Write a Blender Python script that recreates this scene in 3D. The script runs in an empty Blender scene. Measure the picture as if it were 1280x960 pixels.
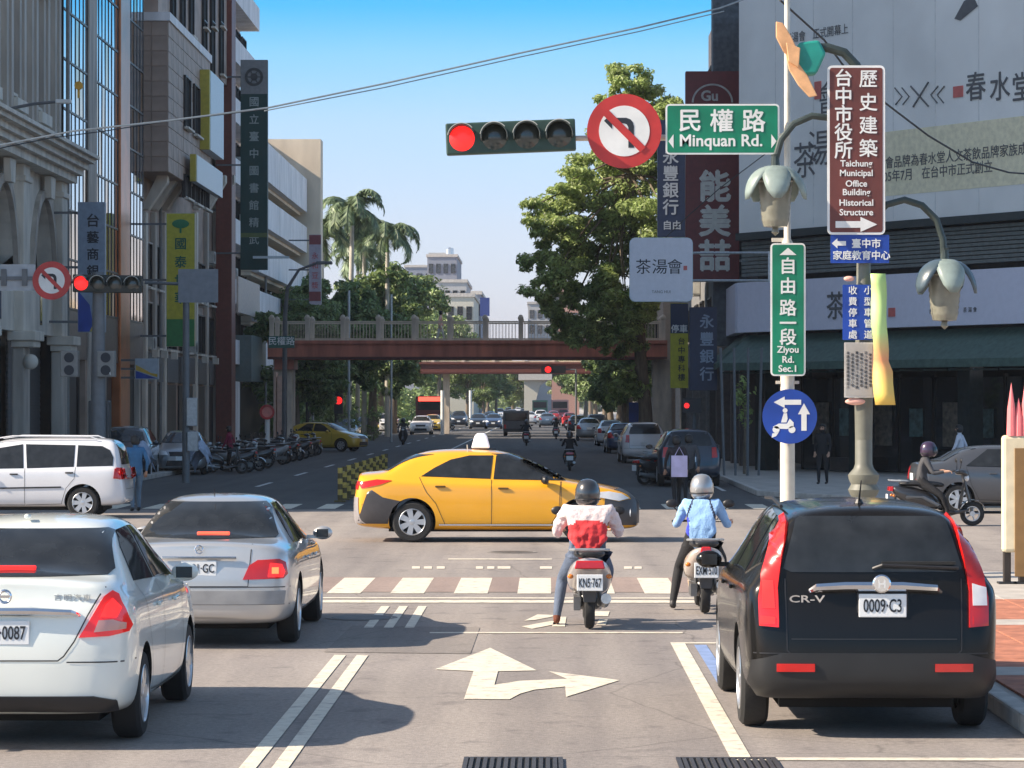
import bpy, bmesh, math, random
from math import radians, sin, cos, pi, atan2, sqrt
from mathutils import Vector, Matrix
from mathutils.bvhtree import BVHTree
from mathutils.geometry import delaunay_2d_cdt
random.seed(7)
S = bpy.context.scene
COL = S.collection
# ---------------------------------------------------------------- camera
# street runs along +Y, x to the right; a 104 mm view from a tall vehicle
FPX, VX, HY, CH = 3700.0, 683.0, 505.0, 2.35
cam = bpy.data.cameras.new('camera')
cam.sensor_width = 36; cam.lens = 36 * FPX / 1280
cam.clip_start = 0.5; cam.clip_end = 6000
camo = bpy.data.objects.new('camera', cam); COL.objects.link(camo)
camo.location = (0, 0, CH)
camo.rotation_euler = (pi/2 + math.atan((HY-480)/FPX), 0, math.atan((VX-640)/FPX))
S.camera = camo
# ---------------------------------------------------------------- sun and sky
SUN_EL, SUN_AZ = 34.0, 12.0      # sun stands to the left, turned a little towards the viewer
sd = Vector((-cos(radians(SUN_EL))*cos(radians(SUN_AZ)), -cos(radians(SUN_EL))*sin(radians(SUN_AZ)), sin(radians(SUN_EL))))
sl = bpy.data.lights.new('sun', 'SUN'); sl.energy = 5.0; sl.angle = radians(.5); sl.color = (1, .86, .70)
so = bpy.data.objects.new('sun', sl); COL.objects.link(so)
so.rotation_euler = sd.to_track_quat('Z', 'Y').to_euler(); so.location = (-60, 0, 80)
W = bpy.data.worlds.new('World'); S.world = W; W.use_nodes = True
nt = W.node_tree; nt.nodes.clear()
out = nt.nodes.new('ShaderNodeOutputWorld'); bg = nt.nodes.new('ShaderNodeBackground')
sky = nt.nodes.new('ShaderNodeTexSky'); sky.sky_type = 'NISHITA'; sky.sun_disc = False
sky.sun_elevation = radians(SUN_EL)
sky.sun_rotation = atan2(sd.x, sd.y)
sky.air_density = 1.2; sky.dust_density = .6; sky.ozone_density = 3.0
tc = nt.nodes.new('ShaderNodeTexCoord'); sp = nt.nodes.new('ShaderNodeSeparateXYZ')
rp = nt.nodes.new('ShaderNodeValToRGB'); e = rp.color_ramp.elements
e[0].position = 0.0; e[0].color = (.76, .77, 1.26, 1)
e[1].position = 1.0; e[1].color = (1.08, .93, .80, 1)
for p_, c_ in ((.03, (.74, .75, 1.12, 1)), (.06, (.76, .76, 1.06, 1)), (.095, (.68, .77, 1.04, 1)), (.118, (.44, .74, 1.02, 1)), (.135, (.12, .62, .98, 1)), (.22, (.6, .82, 1.05, 1)), (.4, (1.05, .93, .82, 1))):
    k = e.new(p_); k.color = c_
mx = nt.nodes.new('ShaderNodeMix'); mx.data_type = 'RGBA'; mx.blend_type = 'MULTIPLY'; mx.inputs[0].default_value = 1
nt.links.new(tc.outputs['Generated'], sp.inputs[0]); nt.links.new(sp.outputs['Z'], rp.inputs[0])
nt.links.new(sky.outputs[0], mx.inputs[6]); nt.links.new(rp.outputs[0], mx.inputs[7])
nt.links.new(mx.outputs[2], bg.inputs[0]); bg.inputs[1].default_value = .112
nt.links.new(bg.outputs[0], out.inputs[0])
S.view_settings.view_transform = 'Standard'; S.view_settings.look = 'None'
S.view_settings.exposure = 0.92; S.view_settings.gamma = 1.0
HAZE = .00016
S.render.engine = 'CYCLES'; S.cycles.max_bounces = 6; S.cycles.transparent_max_bounces = 8

# ---------------------------------------------------------------- helpers
def G(px, py):                       # where the street lies at a measured spot of the survey photo
    Y = CH*FPX/(py-HY); return ((px-VX)/FPX*Y, Y)
def X_(px, Y): return (px-VX)/FPX*Y
def Z_(py, Y): return CH + (HY-py)/FPX*Y
_M = {}
def mat(name, col, rough=.6, metal=0., var=.12, scale=6., bump=0., coat=0., emit=0., spec=.5, trans=0., stretch=None):
    if name in _M: return _M[name]
    m = bpy.data.materials.new(name); m.use_nodes = True; n = m.node_tree; b = n.nodes['Principled BSDF']
    t = n.nodes.new('ShaderNodeTexCoord'); z = n.nodes.new('ShaderNodeTexNoise')
    z.inputs['Scale'].default_value = scale; z.inputs['Detail'].default_value = 5
    src = t.outputs['Object']
    if stretch:
        mp = n.nodes.new('ShaderNodeMapping'); mp.inputs['Scale'].default_value = stretch
        n.links.new(src, mp.inputs[0]); src = mp.outputs[0]
    n.links.new(src, z.inputs['Vector'])
    r = n.nodes.new('ShaderNodeValToRGB'); q = r.color_ramp.elements
    q[0].position = .3; q[1].position = .7
    q[0].color = (*[max(0, c*(1-var)) for c in col], 1); q[1].color = (*[min(1, c*(1+var)) for c in col], 1)
    n.links.new(z.outputs[0], r.inputs[0]); n.links.new(r.outputs[0], b.inputs['Base Color'])
    b.inputs['Roughness'].default_value = rough; b.inputs['Metallic'].default_value = metal
    b.inputs['Specular IOR Level'].default_value = spec
    b.inputs['Coat Weight'].default_value = coat; b.inputs['Coat Roughness'].default_value = .04
    if trans: b.inputs['Transmission Weight'].default_value = trans
    if emit:
        b.inputs['Emission Color'].default_value = (*col, 1); b.inputs['Emission Strength'].default_value = emit
    if bump:
        bu = n.nodes.new('ShaderNodeBump'); bu.inputs['Strength'].default_value = bump; bu.inputs['Distance'].default_value = .02
        z2 = n.nodes.new('ShaderNodeTexNoise'); z2.inputs['Scale'].default_value = scale*6; z2.inputs['Detail'].default_value = 4
        n.links.new(src, z2.inputs['Vector']); n.links.new(z2.outputs[0], bu.inputs['Height']); n.links.new(bu.outputs[0], b.inputs['Normal'])
    _M[name] = m; return m

class MB:
    def __init__(s): s.v = []; s.f = []; s.m = []; s.mi = 0
    def add(s, vs, fs):
        o = len(s.v); s.v += [tuple(v) for v in vs]
        for f in fs: s.f.append([i+o for i in f]); s.m.append(s.mi)
        return s
    def box(s, c, d, rz=0., rx=0., ry=0.):
        hx, hy, hz = d[0]/2, d[1]/2, d[2]/2
        vs = [Vector((x, y, z)) for x in (-hx, hx) for y in (-hy, hy) for z in (-hz, hz)]
        if rz or rx or ry:
            R = Matrix.Rotation(rz, 3, 'Z') @ Matrix.Rotation(ry, 3, 'Y') @ Matrix.Rotation(rx, 3, 'X'); vs = [R @ v for v in vs]
        c = Vector(c)
        return s.add([v+c for v in vs], [(0,1,3,2),(4,6,7,5),(0,4,5,1),(2,3,7,6),(0,2,6,4),(1,5,7,3)])
    def tube(s, pts, r, n=10, caps=True):
        pts = [Vector(p) for p in pts]
        if not isinstance(r, (list, tuple)): r = [r]*len(pts)
        rings = []; up = None
        for i, p in enumerate(pts):
            t = (pts[min(i+1, len(pts)-1)]-pts[max(i-1, 0)])
            if t.length < 1e-9: t = Vector((0, 0, 1))
            t.normalize()
            if up is None: up = Vector((0, 0, 1)) if abs(t.z) < .9 else Vector((1, 0, 0))
            a = t.cross(up); a = a.normalized() if a.length > 1e-6 else t.orthogonal().normalized()
            b = a.cross(t).normalized(); up = b
            rings.append([p + (a*cos(2*pi*k/n)+b*sin(2*pi*k/n))*r[i] for k in range(n)])
        vs = [v for g in rings for v in g]; fs = []
        for i in range(len(rings)-1):
            for k in range(n):
                fs.append((i*n+k, i*n+(k+1) % n, (i+1)*n+(k+1) % n, (i+1)*n+k))
        if caps: fs += [tuple(reversed(range(n))), tuple((len(rings)-1)*n+k for k in range(n))]
        return s.add(vs, fs)
    def lathe(s, prof, c=(0, 0, 0), axis='Z', n=20, a0=0., a1=2*pi, sc=(1, 1)):
        full = abs(a1-a0-2*pi) < 1e-6; k = n if full else n+1; vs = []
        for r, h in prof:
            for i in range(k):
                a = a0+(a1-a0)*i/n; p = (r*cos(a)*sc[0], r*sin(a)*sc[1], h)
                if axis == 'X': p = (p[2], p[0], p[1])
                if axis == 'Y': p = (p[0], p[2], p[1])
                vs.append((p[0]+c[0], p[1]+c[1], p[2]+c[2]))
        fs = []
        for j in range(len(prof)-1):
            for i in range(n):
                i2 = (i+1) % k
                fs.append((j*k+i, j*k+i2, (j+1)*k+i2, (j+1)*k+i))
        return s.add(vs, fs)
    def prism(s, poly, o, u, v, d):   # polygon (a,b) -> o+a*u+b*v, extruded by vector d
        o, u, v, d = Vector(o), Vector(u), Vector(v), Vector(d); n = len(poly)
        A = [o+u*a+v*b for a, b in poly]
        return s.add(A+[p+d for p in A], [tuple(range(n)), tuple(reversed(range(n, 2*n)))]+[(i, i+n, (i+1) % n+n, (i+1) % n) for i in range(n)])
    def disc(s, c, r, ax='Y', n=28, th=.01):
        return s.lathe([(0, -th/2), (r, -th/2), (r, th/2), (0, th/2)], c, ax, n)
    def ball(s, c, r, n=12, sc=(1, 1, 1)):
        pr = [(r*sin(pi*i/n)*1.0, -r*cos(pi*i/n)) for i in range(n+1)]; o = len(s.v)
        s.lathe(pr, (0, 0, 0), 'Z', n+4)
        for i in range(o, len(s.v)):
            x, y, z = s.v[i]; s.v[i] = (c[0]+x*sc[0], c[1]+y*sc[1], c[2]+z*sc[2])
        return s
    def build(s, name, m, parent=None, smooth=False, bevel=0., loc=None, sub=0, sharp=None):
        me = bpy.data.meshes.new(name); me.from_pydata(s.v, [], s.f)
        for q in (m if isinstance(m, (list, tuple)) else [m]): me.materials.append(q)
        if isinstance(m, (list, tuple)): me.polygons.foreach_set('material_index', s.m)
        b = bmesh.new(); b.from_mesh(me); bmesh.ops.remove_doubles(b, verts=b.verts, dist=1e-5)
        bmesh.ops.recalc_face_normals(b, faces=b.faces); b.to_mesh(me); b.free()
        if smooth:
            me.shade_smooth()
            if hasattr(me, 'set_sharp_from_angle'): me.set_sharp_from_angle(angle=radians(sharp or 35))
        return link(name, me, parent, loc, bevel, sub)
def link(name, me, parent=None, loc=None, bevel=0., sub=0):
    o = bpy.data.objects.new(name, me); COL.objects.link(o)
    if parent: o.parent = parent
    if loc: o.location = loc
    if sub: md = o.modifiers.new('s', 'SUBSURF'); md.levels = md.render_levels = sub
    if bevel:
        md = o.modifiers.new('b', 'BEVEL'); md.width = bevel; md.segments = 2; md.limit_method = 'ANGLE'
    return o
def tag(o, label=None, cat=None, group=None, kind=None):
    if label: o['label'] = label
    if cat: o['category'] = cat
    if group: o['group'] = group
    if kind: o['kind'] = kind
    return o
def thing(name, label, cat, loc=(0, 0, 0), rz=0., group=None, sc=1.):
    o = bpy.data.objects.new(name, None); COL.objects.link(o); o.location = loc; o.rotation_euler = (0, 0, rz); o.scale = (sc,)*3
    o.empty_display_size = .2
    return tag(o, label, cat, group)
def struct(o): return tag(o, kind='structure')
def copy_tree(o, parent=None):
    c = o.copy(); COL.objects.link(c); c.parent = parent
    for ch in list(o.children): copy_tree(ch, c)
    return c
def place(proto, loc, rz, label, group=None, sc=1.):
    """first call moves the prototype, later calls copy it"""
    if not proto.get('_used'):
        proto['_used'] = 1; o = proto
    else: o = copy_tree(proto)
    o.location = loc; o.rotation_euler = (0, 0, rz); o.scale = (sc,)*3; o['label'] = label
    if group: o['group'] = group
    return o
def recolor(o, new, old):
    for c in [o]+list(o.children_recursive):
        for sl_ in getattr(c, 'material_slots', []):
            if sl_.material == old: sl_.link = 'OBJECT'; sl_.material = new
_T = {}
def text(s, size, m, parent, loc, rz=0., name='lettering', bold=0.,  sx=1., sy=1., ext=.003, spacing=1., lines=1., align='CENTER', flat=False):
    """upright lettering facing -Y (turned by rz), centred on loc"""
    if any(ord(q) > 0x3000 for q in s): bold, fat = 0., bold
    else: fat = 0.
    k = (s, round(size, 3), bold, fat, ext, m.name, spacing, lines, align)
    if k not in _T:
        c = bpy.data.curves.new('lettering', 'FONT'); c.body = s; c.size = size; c.extrude = ext; c.offset = bold*size; c.resolution_u = 3
        c.align_x = align; c.align_y = 'CENTER'; c.space_character = spacing; c.space_line = lines
        o = bpy.data.objects.new('t', c); COL.objects.link(o); bpy.context.view_layer.update()
        me = bpy.data.meshes.new_from_object(o.evaluated_get(bpy.context.evaluated_depsgraph_get()))
        bpy.data.objects.remove(o); me.materials.clear(); me.materials.append(m); me.name = 'lettering'
        ys = [v.co.y for v in me.vertices] or [0]; mid = (max(ys)+min(ys))/2
        for v in me.vertices: v.co.y -= mid
        if fat:   # heavier strokes: shifted copies, each a hair in front of the last
            vs = [v.co.copy() for v in me.vertices]; fs = [tuple(p.vertices) for p in me.polygons]; V2 = []; F2 = []
            for q, (dx, dy) in enumerate(((-fat, 0), (fat, 0), (0, -fat), (0, fat))):
                o_ = len(V2); V2 += [v+Vector((dx*size, dy*size, q*.0003)) for v in vs]; F2 += [tuple(i+o_ for i in f) for f in fs]
            me = bpy.data.meshes.new('lettering'); me.from_pydata(V2, [], F2); me.materials.append(m)
        _T[k] = me
    o = bpy.data.objects.new(name, _T[k]); COL.objects.link(o); o.parent = parent; o.location = loc
    o.rotation_euler = (0 if flat else pi/2, 0, rz); o.scale = (sx, sy, 1); return o
ORD = ['first','second','third','fourth','fifth','sixth','seventh','eighth','ninth','tenth','eleventh','twelfth','thirteenth','fourteenth','fifteenth','sixteenth','seventeenth','eighteenth']

# ---------------------------------------------------------------- materials
WHITE = mat('white_marking_paint', (.68, .62, .50), .65, var=.22, scale=5, bump=.3)
_n = WHITE.node_tree; _r = [q for q in _n.nodes if q.type == 'VALTORGB'][0]; _z = [q for q in _n.nodes if q.type == 'TEX_NOISE'][0]   # traffic-worn paint
_z.inputs['Scale'].default_value = 7; _z.inputs['Detail'].default_value = 9; _z.inputs['Roughness'].default_value = .68
_e = _r.color_ramp.elements; _e[0].position = .33; _e[0].color = (.36, .31, .27, 1); _e[1].position = .46; _e[1].color = (.66, .60, .48, 1); _q = _e.new(.62); _q.color = (.74, .68, .56, 1)
BLACKP = mat('black_plastic', (.018, .018, .02), .45)
RUBBER = mat('tyre_rubber', (.02, .02, .02), .85, bump=.2)
CHROME = mat('chrome', (.75, .77, .8), .08, 1., var=.03)
ALU = mat('wheel_alloy', (.62, .64, .66), .28, .85, var=.05)
GLASSD = mat('tinted_car_glass', (.022, .025, .028), .04, spec=.5, var=.3)
REDL = mat('red_lamp_lens', (.55, .012, .01), .12, coat=.6)
REDON = mat('lit_red_lamp', (.95, .022, .02), .3, emit=.75)
REDSOFT = mat('lit_tail_lamp', (.62, .015, .012), .2, emit=.22, coat=.6)
ORANGEON = mat('lit_brake_bulb', (1., .16, .05), .2, emit=1.3)
CLEARL = mat('clear_lamp_lens', (.75, .75, .75), .1, coat=.8)
PLATE = mat('number_plate_white', (.78, .8, .8), .4, var=.04)
INK = mat('black_lettering', (.015, .02, .03), .6)
STEEL = mat('galvanised_steel', (.42, .44, .45), .4, .6, var=.15, scale=14)
CREAMPOLE = mat('cream_painted_pole', (.62, .57, .48), .5, var=.12, scale=5)
SKIN = mat('skin', (.52, .30, .2), .6)
HAIR = mat('black_hair', (.015, .013, .012), .5)
SIGNW = mat('sign_white', (.76, .76, .73), .4, var=.12, scale=2.5)
SIGNG = mat('sign_green', (.006, .19, .10), .35, var=.25, scale=2)
SIGNR = mat('sign_red', (.50, .035, .03), .4, var=.25, scale=2)
SIGNB = mat('sign_blue', (.012, .055, .32), .4, var=.25, scale=2)
SIGNBR = mat('sign_brown', (.13, .036, .028), .45, var=.25, scale=2)
DARKHOLE = mat('dark_interior', (.012, .013, .014), .8)
# ---------------------------------------------------------------- ground, roads, pavements
def asphalt(name, base, stain):
    m = bpy.data.materials.new(name); m.use_nodes = True; n = m.node_tree; b = n.nodes['Principled BSDF']
    L = n.links.new; N = n.nodes.new
    g = N('ShaderNodeNewGeometry')
    def noise(sc, det=6, st=None):
        z = N('ShaderNodeTexNoise'); z.inputs['Scale'].default_value = sc; z.inputs['Detail'].default_value = det
        if st:
            mp = N('ShaderNodeMapping'); mp.inputs['Scale'].default_value = st; L(g.outputs['Position'], mp.inputs[0]); L(mp.outputs[0], z.inputs['Vector'])
        else: L(g.outputs['Position'], z.inputs['Vector'])
        return z.outputs[0]
    def ramp(src, p0, c0, p1, c1):
        r = N('ShaderNodeValToRGB'); q = r.color_ramp.elements; q[0].position = p0; q[1].position = p1
        q[0].color = (*c0, 1); q[1].color = (*c1, 1); L(src, r.inputs[0]); return r.outputs[0]
    def mul(a, c):
        x = N('ShaderNodeMix'); x.data_type = 'RGBA'; x.blend_type = 'MULTIPLY'; x.inputs[0].default_value = 1
        L(a, x.inputs[6]); L(c, x.inputs[7]); return x.outputs[2]
    c = ramp(noise(.35, 5), .3, [k*.92 for k in base], .7, [k*1.07 for k in base])
    c = mul(c, ramp(noise(1., 6, (2.2, .12, 1)), .35, (.82, .82, .84), .6, (1, 1, 1)))         # worn along the lanes
    c = mul(c, ramp(noise(2.3, 6), .30, stain, .42, (1, 1, 1)))                                   # oil spots
    c = mul(c, ramp(noise(22, 5), .32, (.80, .80, .80), .68, (1.1, 1.1, 1.1)))
    c = mul(c, ramp(noise(.8, 3, (1.1, .02, 1)), .42, (.86, .86, .87), .62, (1.04, 1.04, 1.04)))       # tyre-polished tracks
    c = mul(c, ramp(noise(160, 2), .3, (.72, .72, .72), .75, (1.2, 1.2, 1.2)))                   # chippings
    vo = N('ShaderNodeTexVoronoi'); vo.feature = 'DISTANCE_TO_EDGE'; vo.inputs['Scale'].default_value = .28
    wv = N('ShaderNodeMixRGB'); wv.inputs[0].default_value = .12
    L(g.outputs['Position'], wv.inputs[1]); zz = N('ShaderNodeTexNoise'); zz.inputs['Scale'].default_value = 1.5; L(g.outputs['Position'], zz.inputs['Vector']); L(zz.outputs[1], wv.inputs[2]); L(wv.outputs[0], vo.inputs['Vector'])
    c = mul(c, ramp(vo.outputs[0], .0, (.68, .68, .68), .004, (1, 1, 1)))                         # sealed cracks
    L(c, b.inputs['Base Color']); b.inputs['Roughness'].default_value = .85
    bu = N('ShaderNodeBump'); bu.inputs['Strength'].default_value = .5; bu.inputs['Distance'].default_value = .01
    L(noise(90, 4), bu.inputs['Height']); L(bu.outputs[0], b.inputs['Normal'])
    _M[name] = m; return m
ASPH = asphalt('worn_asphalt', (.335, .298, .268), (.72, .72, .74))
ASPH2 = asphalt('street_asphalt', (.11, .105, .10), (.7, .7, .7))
PATCH = asphalt('repair_asphalt', (.27, .24, .215), (.8, .8, .8))
PAVE = mat('concrete_paving', (.42, .39, .35), .8, var=.2, scale=2, bump=.3)
KERB = mat('kerb_concrete', (.5, .47, .43), .8, var=.2, scale=4, bump=.3)
ORTILE = mat('orange_paving_tile', (.40, .155, .09), .8, var=.3, scale=5, bump=.3)
EARTH = mat('ground_earth', (.16, .15, .13), .9, var=.2, scale=.3)

def sheet(name, poly, z, m, parent=None):
    b = MB(); b.add([(x, y, z) for x, y in poly], [tuple(range(len(poly)))]); return b.build(name, m, parent)
def rect(x0, x1, y0, y1): return [(x0, y0), (x1, y0), (x1, y1), (x0, y1)]
struct(sheet('ground', rect(-3000, 3000, -200, 5000), -.02, EARTH))
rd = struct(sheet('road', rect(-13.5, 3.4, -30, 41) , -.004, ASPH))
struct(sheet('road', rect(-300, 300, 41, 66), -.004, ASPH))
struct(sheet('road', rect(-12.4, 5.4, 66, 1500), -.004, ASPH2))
def pavement(name, poly, h, m, kerb_edges, kname='kerb'):
    b = MB(); b.prism(poly, (0, 0, -.01), (1, 0, 0), (0, 1, 0), (0, 0, h+.01)); p = struct(b.build(name, m))
    k = MB()
    for (a, c) in kerb_edges:
        a, c = Vector((*a, 0)), Vector((*c, 0)); d = c-a; L = d.length; n = max(1, int(L/1.2)); ang = atan2(d.y, d.x); nr = Vector((-d.y, d.x, 0)).normalized()
        for i in range(n if L < 80 else 0):
            q = a+d*((i+.5)/n)+nr*.075; k.box((q.x, q.y, (h+.006)/2-.004), (L/n-.012, .16, h+.006+random.uniform(0, .004)), ang)
        if L >= 80:
            q = a+d*.5+nr*.075; k.box((q.x, q.y, (h+.006)/2-.004), (L, .16, h+.006), ang)
    o = k.build('kerb', KERB, None, bevel=.02); struct(o)
    return p
# near right corner with a rounded edge
arc = [(3.4+2.2*(1-cos(t)), 37.0+2.2*sin(t)) for t in [i*pi/16 for i in range(9)]]
cornr = [(3.4, -10)]+arc+[(60, 39.2), (60, -10)]
ke = [((a[0], a[1]), (c[0], c[1])) for a, c in zip(arc[:-1], arc[1:])]
ke = [(c, a) for a, c in ke]+[((3.4, 37.0), (3.4, -10)), ((60, 39.2), (5.6, 39.2))]
pavement('pavement', cornr, .13, PAVE, [(a, b) for a, b in ke])
# paving tiles laid on the corner, orange with pale bands
til = [ORTILE, PAVE]
pm = {}
def tile_mesh(w, d, m):
    k = (round(w, 2), round(d, 2), m.name)
    if k not in pm:
        b = MB(); b.box((0, 0, .011), (w, d, .022)); pm[k] = b.build('paving_tile', m, bevel=.004); return pm[k]
    o = pm[k].copy(); COL.objects.link(o); return o
pav_near = bpy.data.objects['pavement']
for i in range(22):
    for j in range(3):
        y = 19.0+i*.78; x = 3.98+j*.78
        if y > 36.0: continue
        band = ORTILE if (y < 33.6) and i % 7 else PAVE
        o = tile_mesh(.77, .77, band); o.parent = pav_near; o.location = (x, y, .13); o.rotation_euler = (random.uniform(-.004, .004), random.uniform(-.004, .004), 0)
# far right corner (chamfered) and left side
pavement('pavement', [(5.4, 1200), (5.4, 76), (8.5, 69), (60, 69), (60, 1200)], .13, PAVE, [((5.4, 1200), (5.4, 76)), ((5.4, 76), (8.5, 69)), ((8.5, 69), (60, 69))])
pavement('pavement', [(-60, 66), (-15.0, 66), (-12.4, 69), (-12.4, 1200), (-60, 1200)], .13, PAVE, [((-60, 66), (-15, 66)), ((-15, 66), (-12.4, 69)), ((-12.4, 69), (-12.4, 1200))])
pavement('pavement', [(-60, -10), (-13.5, -10), (-13.5, 38), (-16, 41), (-60, 41)], .13, PAVE, [((-13.5, -10), (-13.5, 38)), ((-13.5, 38), (-16, 41))])

# painted markings: sheets a few mm above the road
class Paint:
    def __init__(s): s.b = MB()
    def poly(s, pts, z=.002): s.b.add([(x, y, z) for x, y in pts], [tuple(range(len(pts)))])
    def rect(s, x0, x1, y0, y1, z=.002): s.poly(rect(x0, x1, y0, y1), z)
def marks(name, P, m=WHITE): return struct(P.b.build(name, m))
struct(sheet('asphalt_patch', [G(405, 815), G(588, 817), G(600, 784), G(440, 782)], .0005, PATCH))
struct(sheet('asphalt_patch', [(-13, 37.0), (5.5, 37.0), (5.5, 40.2), (-13, 40.2)], .0006, asphalt('crossing_asphalt', (.36, .275, .235), (.85, .85, .85))))
P = Paint()
for x in (-1.93, -1.72): P.rect(x-.055, x+.055, 12, 27.7)
for x in (-1.87, -1.66, -1.44): P.rect(x-.05, x+.05, 31.1, 34.4)
P.rect(-1.2, 1.4, 30.35, 30.5); marks('lane_line', P)
P = Paint(); P.rect(-9, 1.95, 35.0, 35.45); P.rect(-9, 1.95, 35.75, 35.95); marks('stop_line', P)
P = Paint()
x = -2.73-.79*8
while x < 4.2:
    P.rect(x, x+.42, 36.7, 40.0); x += .79
x = -13
while x < 5:
    P.rect(x, x+.42, 66.3, 69.5); x += .98
for k in range(6): P.rect(10+k*.0, 20, 44.2+k*1.1, 44.65+k*1.1)
marks('crosswalk', P)
P = Paint()
for a, b_ in ((515, 525), (530, 540), (546, 556), (595, 604), (609, 618), (622, 638), (675, 690), (780, 790), (793, 802)):
    P.poly([G(a, 711), G(b_, 711), G(b_, 708), G(a, 708)])
P.poly([G(560, 699.5), G(690, 699.5), G(690, 698.3), G(560, 698.3)]); marks('worn_marking', P)
ar = [(612.7, 809.8), (671, 838), (622.5, 839), (618, 856), (650, 851), (709, 848.5), (686, 839), (774.5, 850), (707.5, 871), (706.5, 858), (668, 862), (650, 867), (637, 874), (580, 873.7), (592, 839), (544, 836.6)]
P = Paint(); P.poly([G(*p) for p in ar]); marks('lane_arrow', P)
# scooter waiting-box pictogram (rider arrow strokes)
P = Paint()
for q in ([(655, 776), (672, 768), (700, 769), (668, 775)], [(652, 783), (690, 776), (700, 779), (665, 786)], [(690, 783), (706, 783), (708, 771), (694, 771)], [(742, 770), (760, 770), (762, 764), (744, 764)], [(745, 781), (757, 781), (760, 774), (749, 774)]):
    P.poly([G(*p) for p in q])
marks('scooter_box_symbol', P)
P = Paint(); P.rect(1.22, 1.36, 19.55, 29.2); P.rect(1.36, 3.38, 29.06, 29.2); P.rect(1.36, 3.38, 19.55, 19.7); marks('parking_bay_line', P)
P = Paint(); P.rect(1.44, 1.56, 24.6, 28.9); marks('parking_bay_line', P, mat('blue_marking_paint', (.22, .3, .5), .6, var=.2))
P = Paint()
for k in range(40):
    y = 84+k*13; P.rect(-8.3, -8.16, y, y+4.5)
P.rect(4.75, 4.87, 80, 300); P.rect(-5.0, -4.88, 76, 420); marks('lane_line', P, mat('shaded_lane_paint', (.6, .6, .58), .6, var=.2))
# drain grates near the viewer
for (x0, x1, lab) in ((578, 704, 'dark slotted drain grate in the road below the white turn arrow'), (848, 975, 'dark slotted drain grate in the road at the parking bay line')):
    t = thing('drain_grate', lab, 'drain', group='drain grates in the near lane')
    a = G(x0, 962); c = G(x1, 947.5); GR = mat('cast_iron', (.06, .06, .065), .6, .3, bump=.3)
    b = MB(); w = c[0]-a[0]; y0, y1 = a[1]-.25, c[1]
    x0_, x1_ = X_(x0, (y0+y1)/2), X_(x1, (y0+y1)/2)
    for q in ((x0_, x0_+.03, y0, y1), (x1_-.03, x1_, y0, y1), (x0_+.03, x1_-.03, y0, y0+.04), (x0_+.03, x1_-.03, y1-.04, y1)):
        b.box(((q[0]+q[1])/2, (q[2]+q[3])/2, .004), (q[1]-q[0], q[3]-q[2], .014))
    b.build('frame', GR, t)
    sheet('pit', rect(x0_+.02, x1_-.02, y0+.02, y1-.02), .001, DARKHOLE, t)
    n = 13
    for i in range(n):
        b = MB(); b.box((x0_+.03+(x1_-x0_-.06)*(i+.5)/n, (y0+y1)/2, .005), (.026, y1-y0-.09, .012)); b.build('bar', GR, t)

for (px, py, lab) in ((452, 772, 'round iron manhole cover inside the dark repair patch'), (716, 545, 'small iron manhole cover in the shaded street'), (640, 690, 'round iron manhole cover just beyond the worn road marking')):
    X, Y = G(px, py); t = thing('manhole_cover', lab, 'manhole', (X, Y, .0), group='iron manhole covers')
    b = MB(); b.lathe([(0, 0), (.33, 0), (.33, .004), (0, .004)], (0, 0, 0), 'Z', 28); b.build('cover', mat('worn_iron', (.11, .10, .09), .55, .3, var=.3, bump=.5), t)
    b = MB(); b.lathe([(.34, 0), (.40, 0), (.40, .003), (.34, .003), (.34, 0)], (0, 0, 0), 'Z', 28); b.build('frame', mat('concrete_collar', (.24, .22, .2), .8), t)
# ---------------------------------------------------------------- vehicles (local frame: nose to +Y, x to the right, z up)
def sect(zb, w, zs, ws, zr, wr, cr=.0):
    t = zr-zs
    return [(0, zb), (.7*w, zb), (.93*w, zb+.03), (w-.01, zb+.16), (w, (zb+zs)/2+.04), (ws+.015, zs-.10), (ws-.01, zs-.015),
            (ws-.05, zs+min(.02, t*.3)), (wr+.02, zr-min(.10, .3*t)), (wr-.07, zr-min(.015, .1*t)), (wr*.5, zr+cr*.6), (0, zr+cr)]
def loft(name, st, lvl=2):
    """st: list of (y, zb, w, zs, ws, zr, wr, crown, dy list or None) from tail to nose"""
    vs = []; fs = []; n = 12; R = 2*n-2
    for s_ in st:
        y, a, dy = s_[0], s_[1:8], (s_[8] if len(s_) > 8 else None)
        sc = sect(*a); ring = [(x, z, i) for i, (x, z) in enumerate(sc)]
        ring += [(-x, z, i) for i, (x, z) in list(enumerate(sc))[-2:0:-1]]
        vs += [(x, y+(dy[i] if dy else 0), z) for x, z, i in ring]
    for k in range(len(st)-1):
        for i in range(R): j = (i+1) % R; fs.append((k*R+i, k*R+j, (k+1)*R+j, (k+1)*R+i))
    for k in (0, len(st)-1):
        o = k*R
        for i in range(n-1):
            a, b_ = i, i+1; c, d = (R-b_) % R, (R-a) % R
            q = [o+a, o+b_, o+c, o+d]; q2 = []
            for z in q:
                if z not in q2: q2.append(z)
            if len(q2) > 2: fs.append(q2 if k == 0 else q2[::-1])
    me = bpy.data.meshes.new(name); me.from_pydata(vs, [], fs)
    b = bmesh.new(); b.from_mesh(me); bmesh.ops.recalc_face_normals(b, faces=b.faces); b.to_mesh(me); b.free()
    return me
def evalmesh(me, mods, mats):
    for m in mats: me.materials.append(m)
    o = bpy.data.objects.new('t', me); COL.objects.link(o); mods(o); bpy.context.view_layer.update()
    dg = bpy.context.evaluated_depsgraph_get(); r = bpy.data.meshes.new_from_object(o.evaluated_get(dg), depsgraph=dg)
    bpy.data.objects.remove(o); return r
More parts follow.
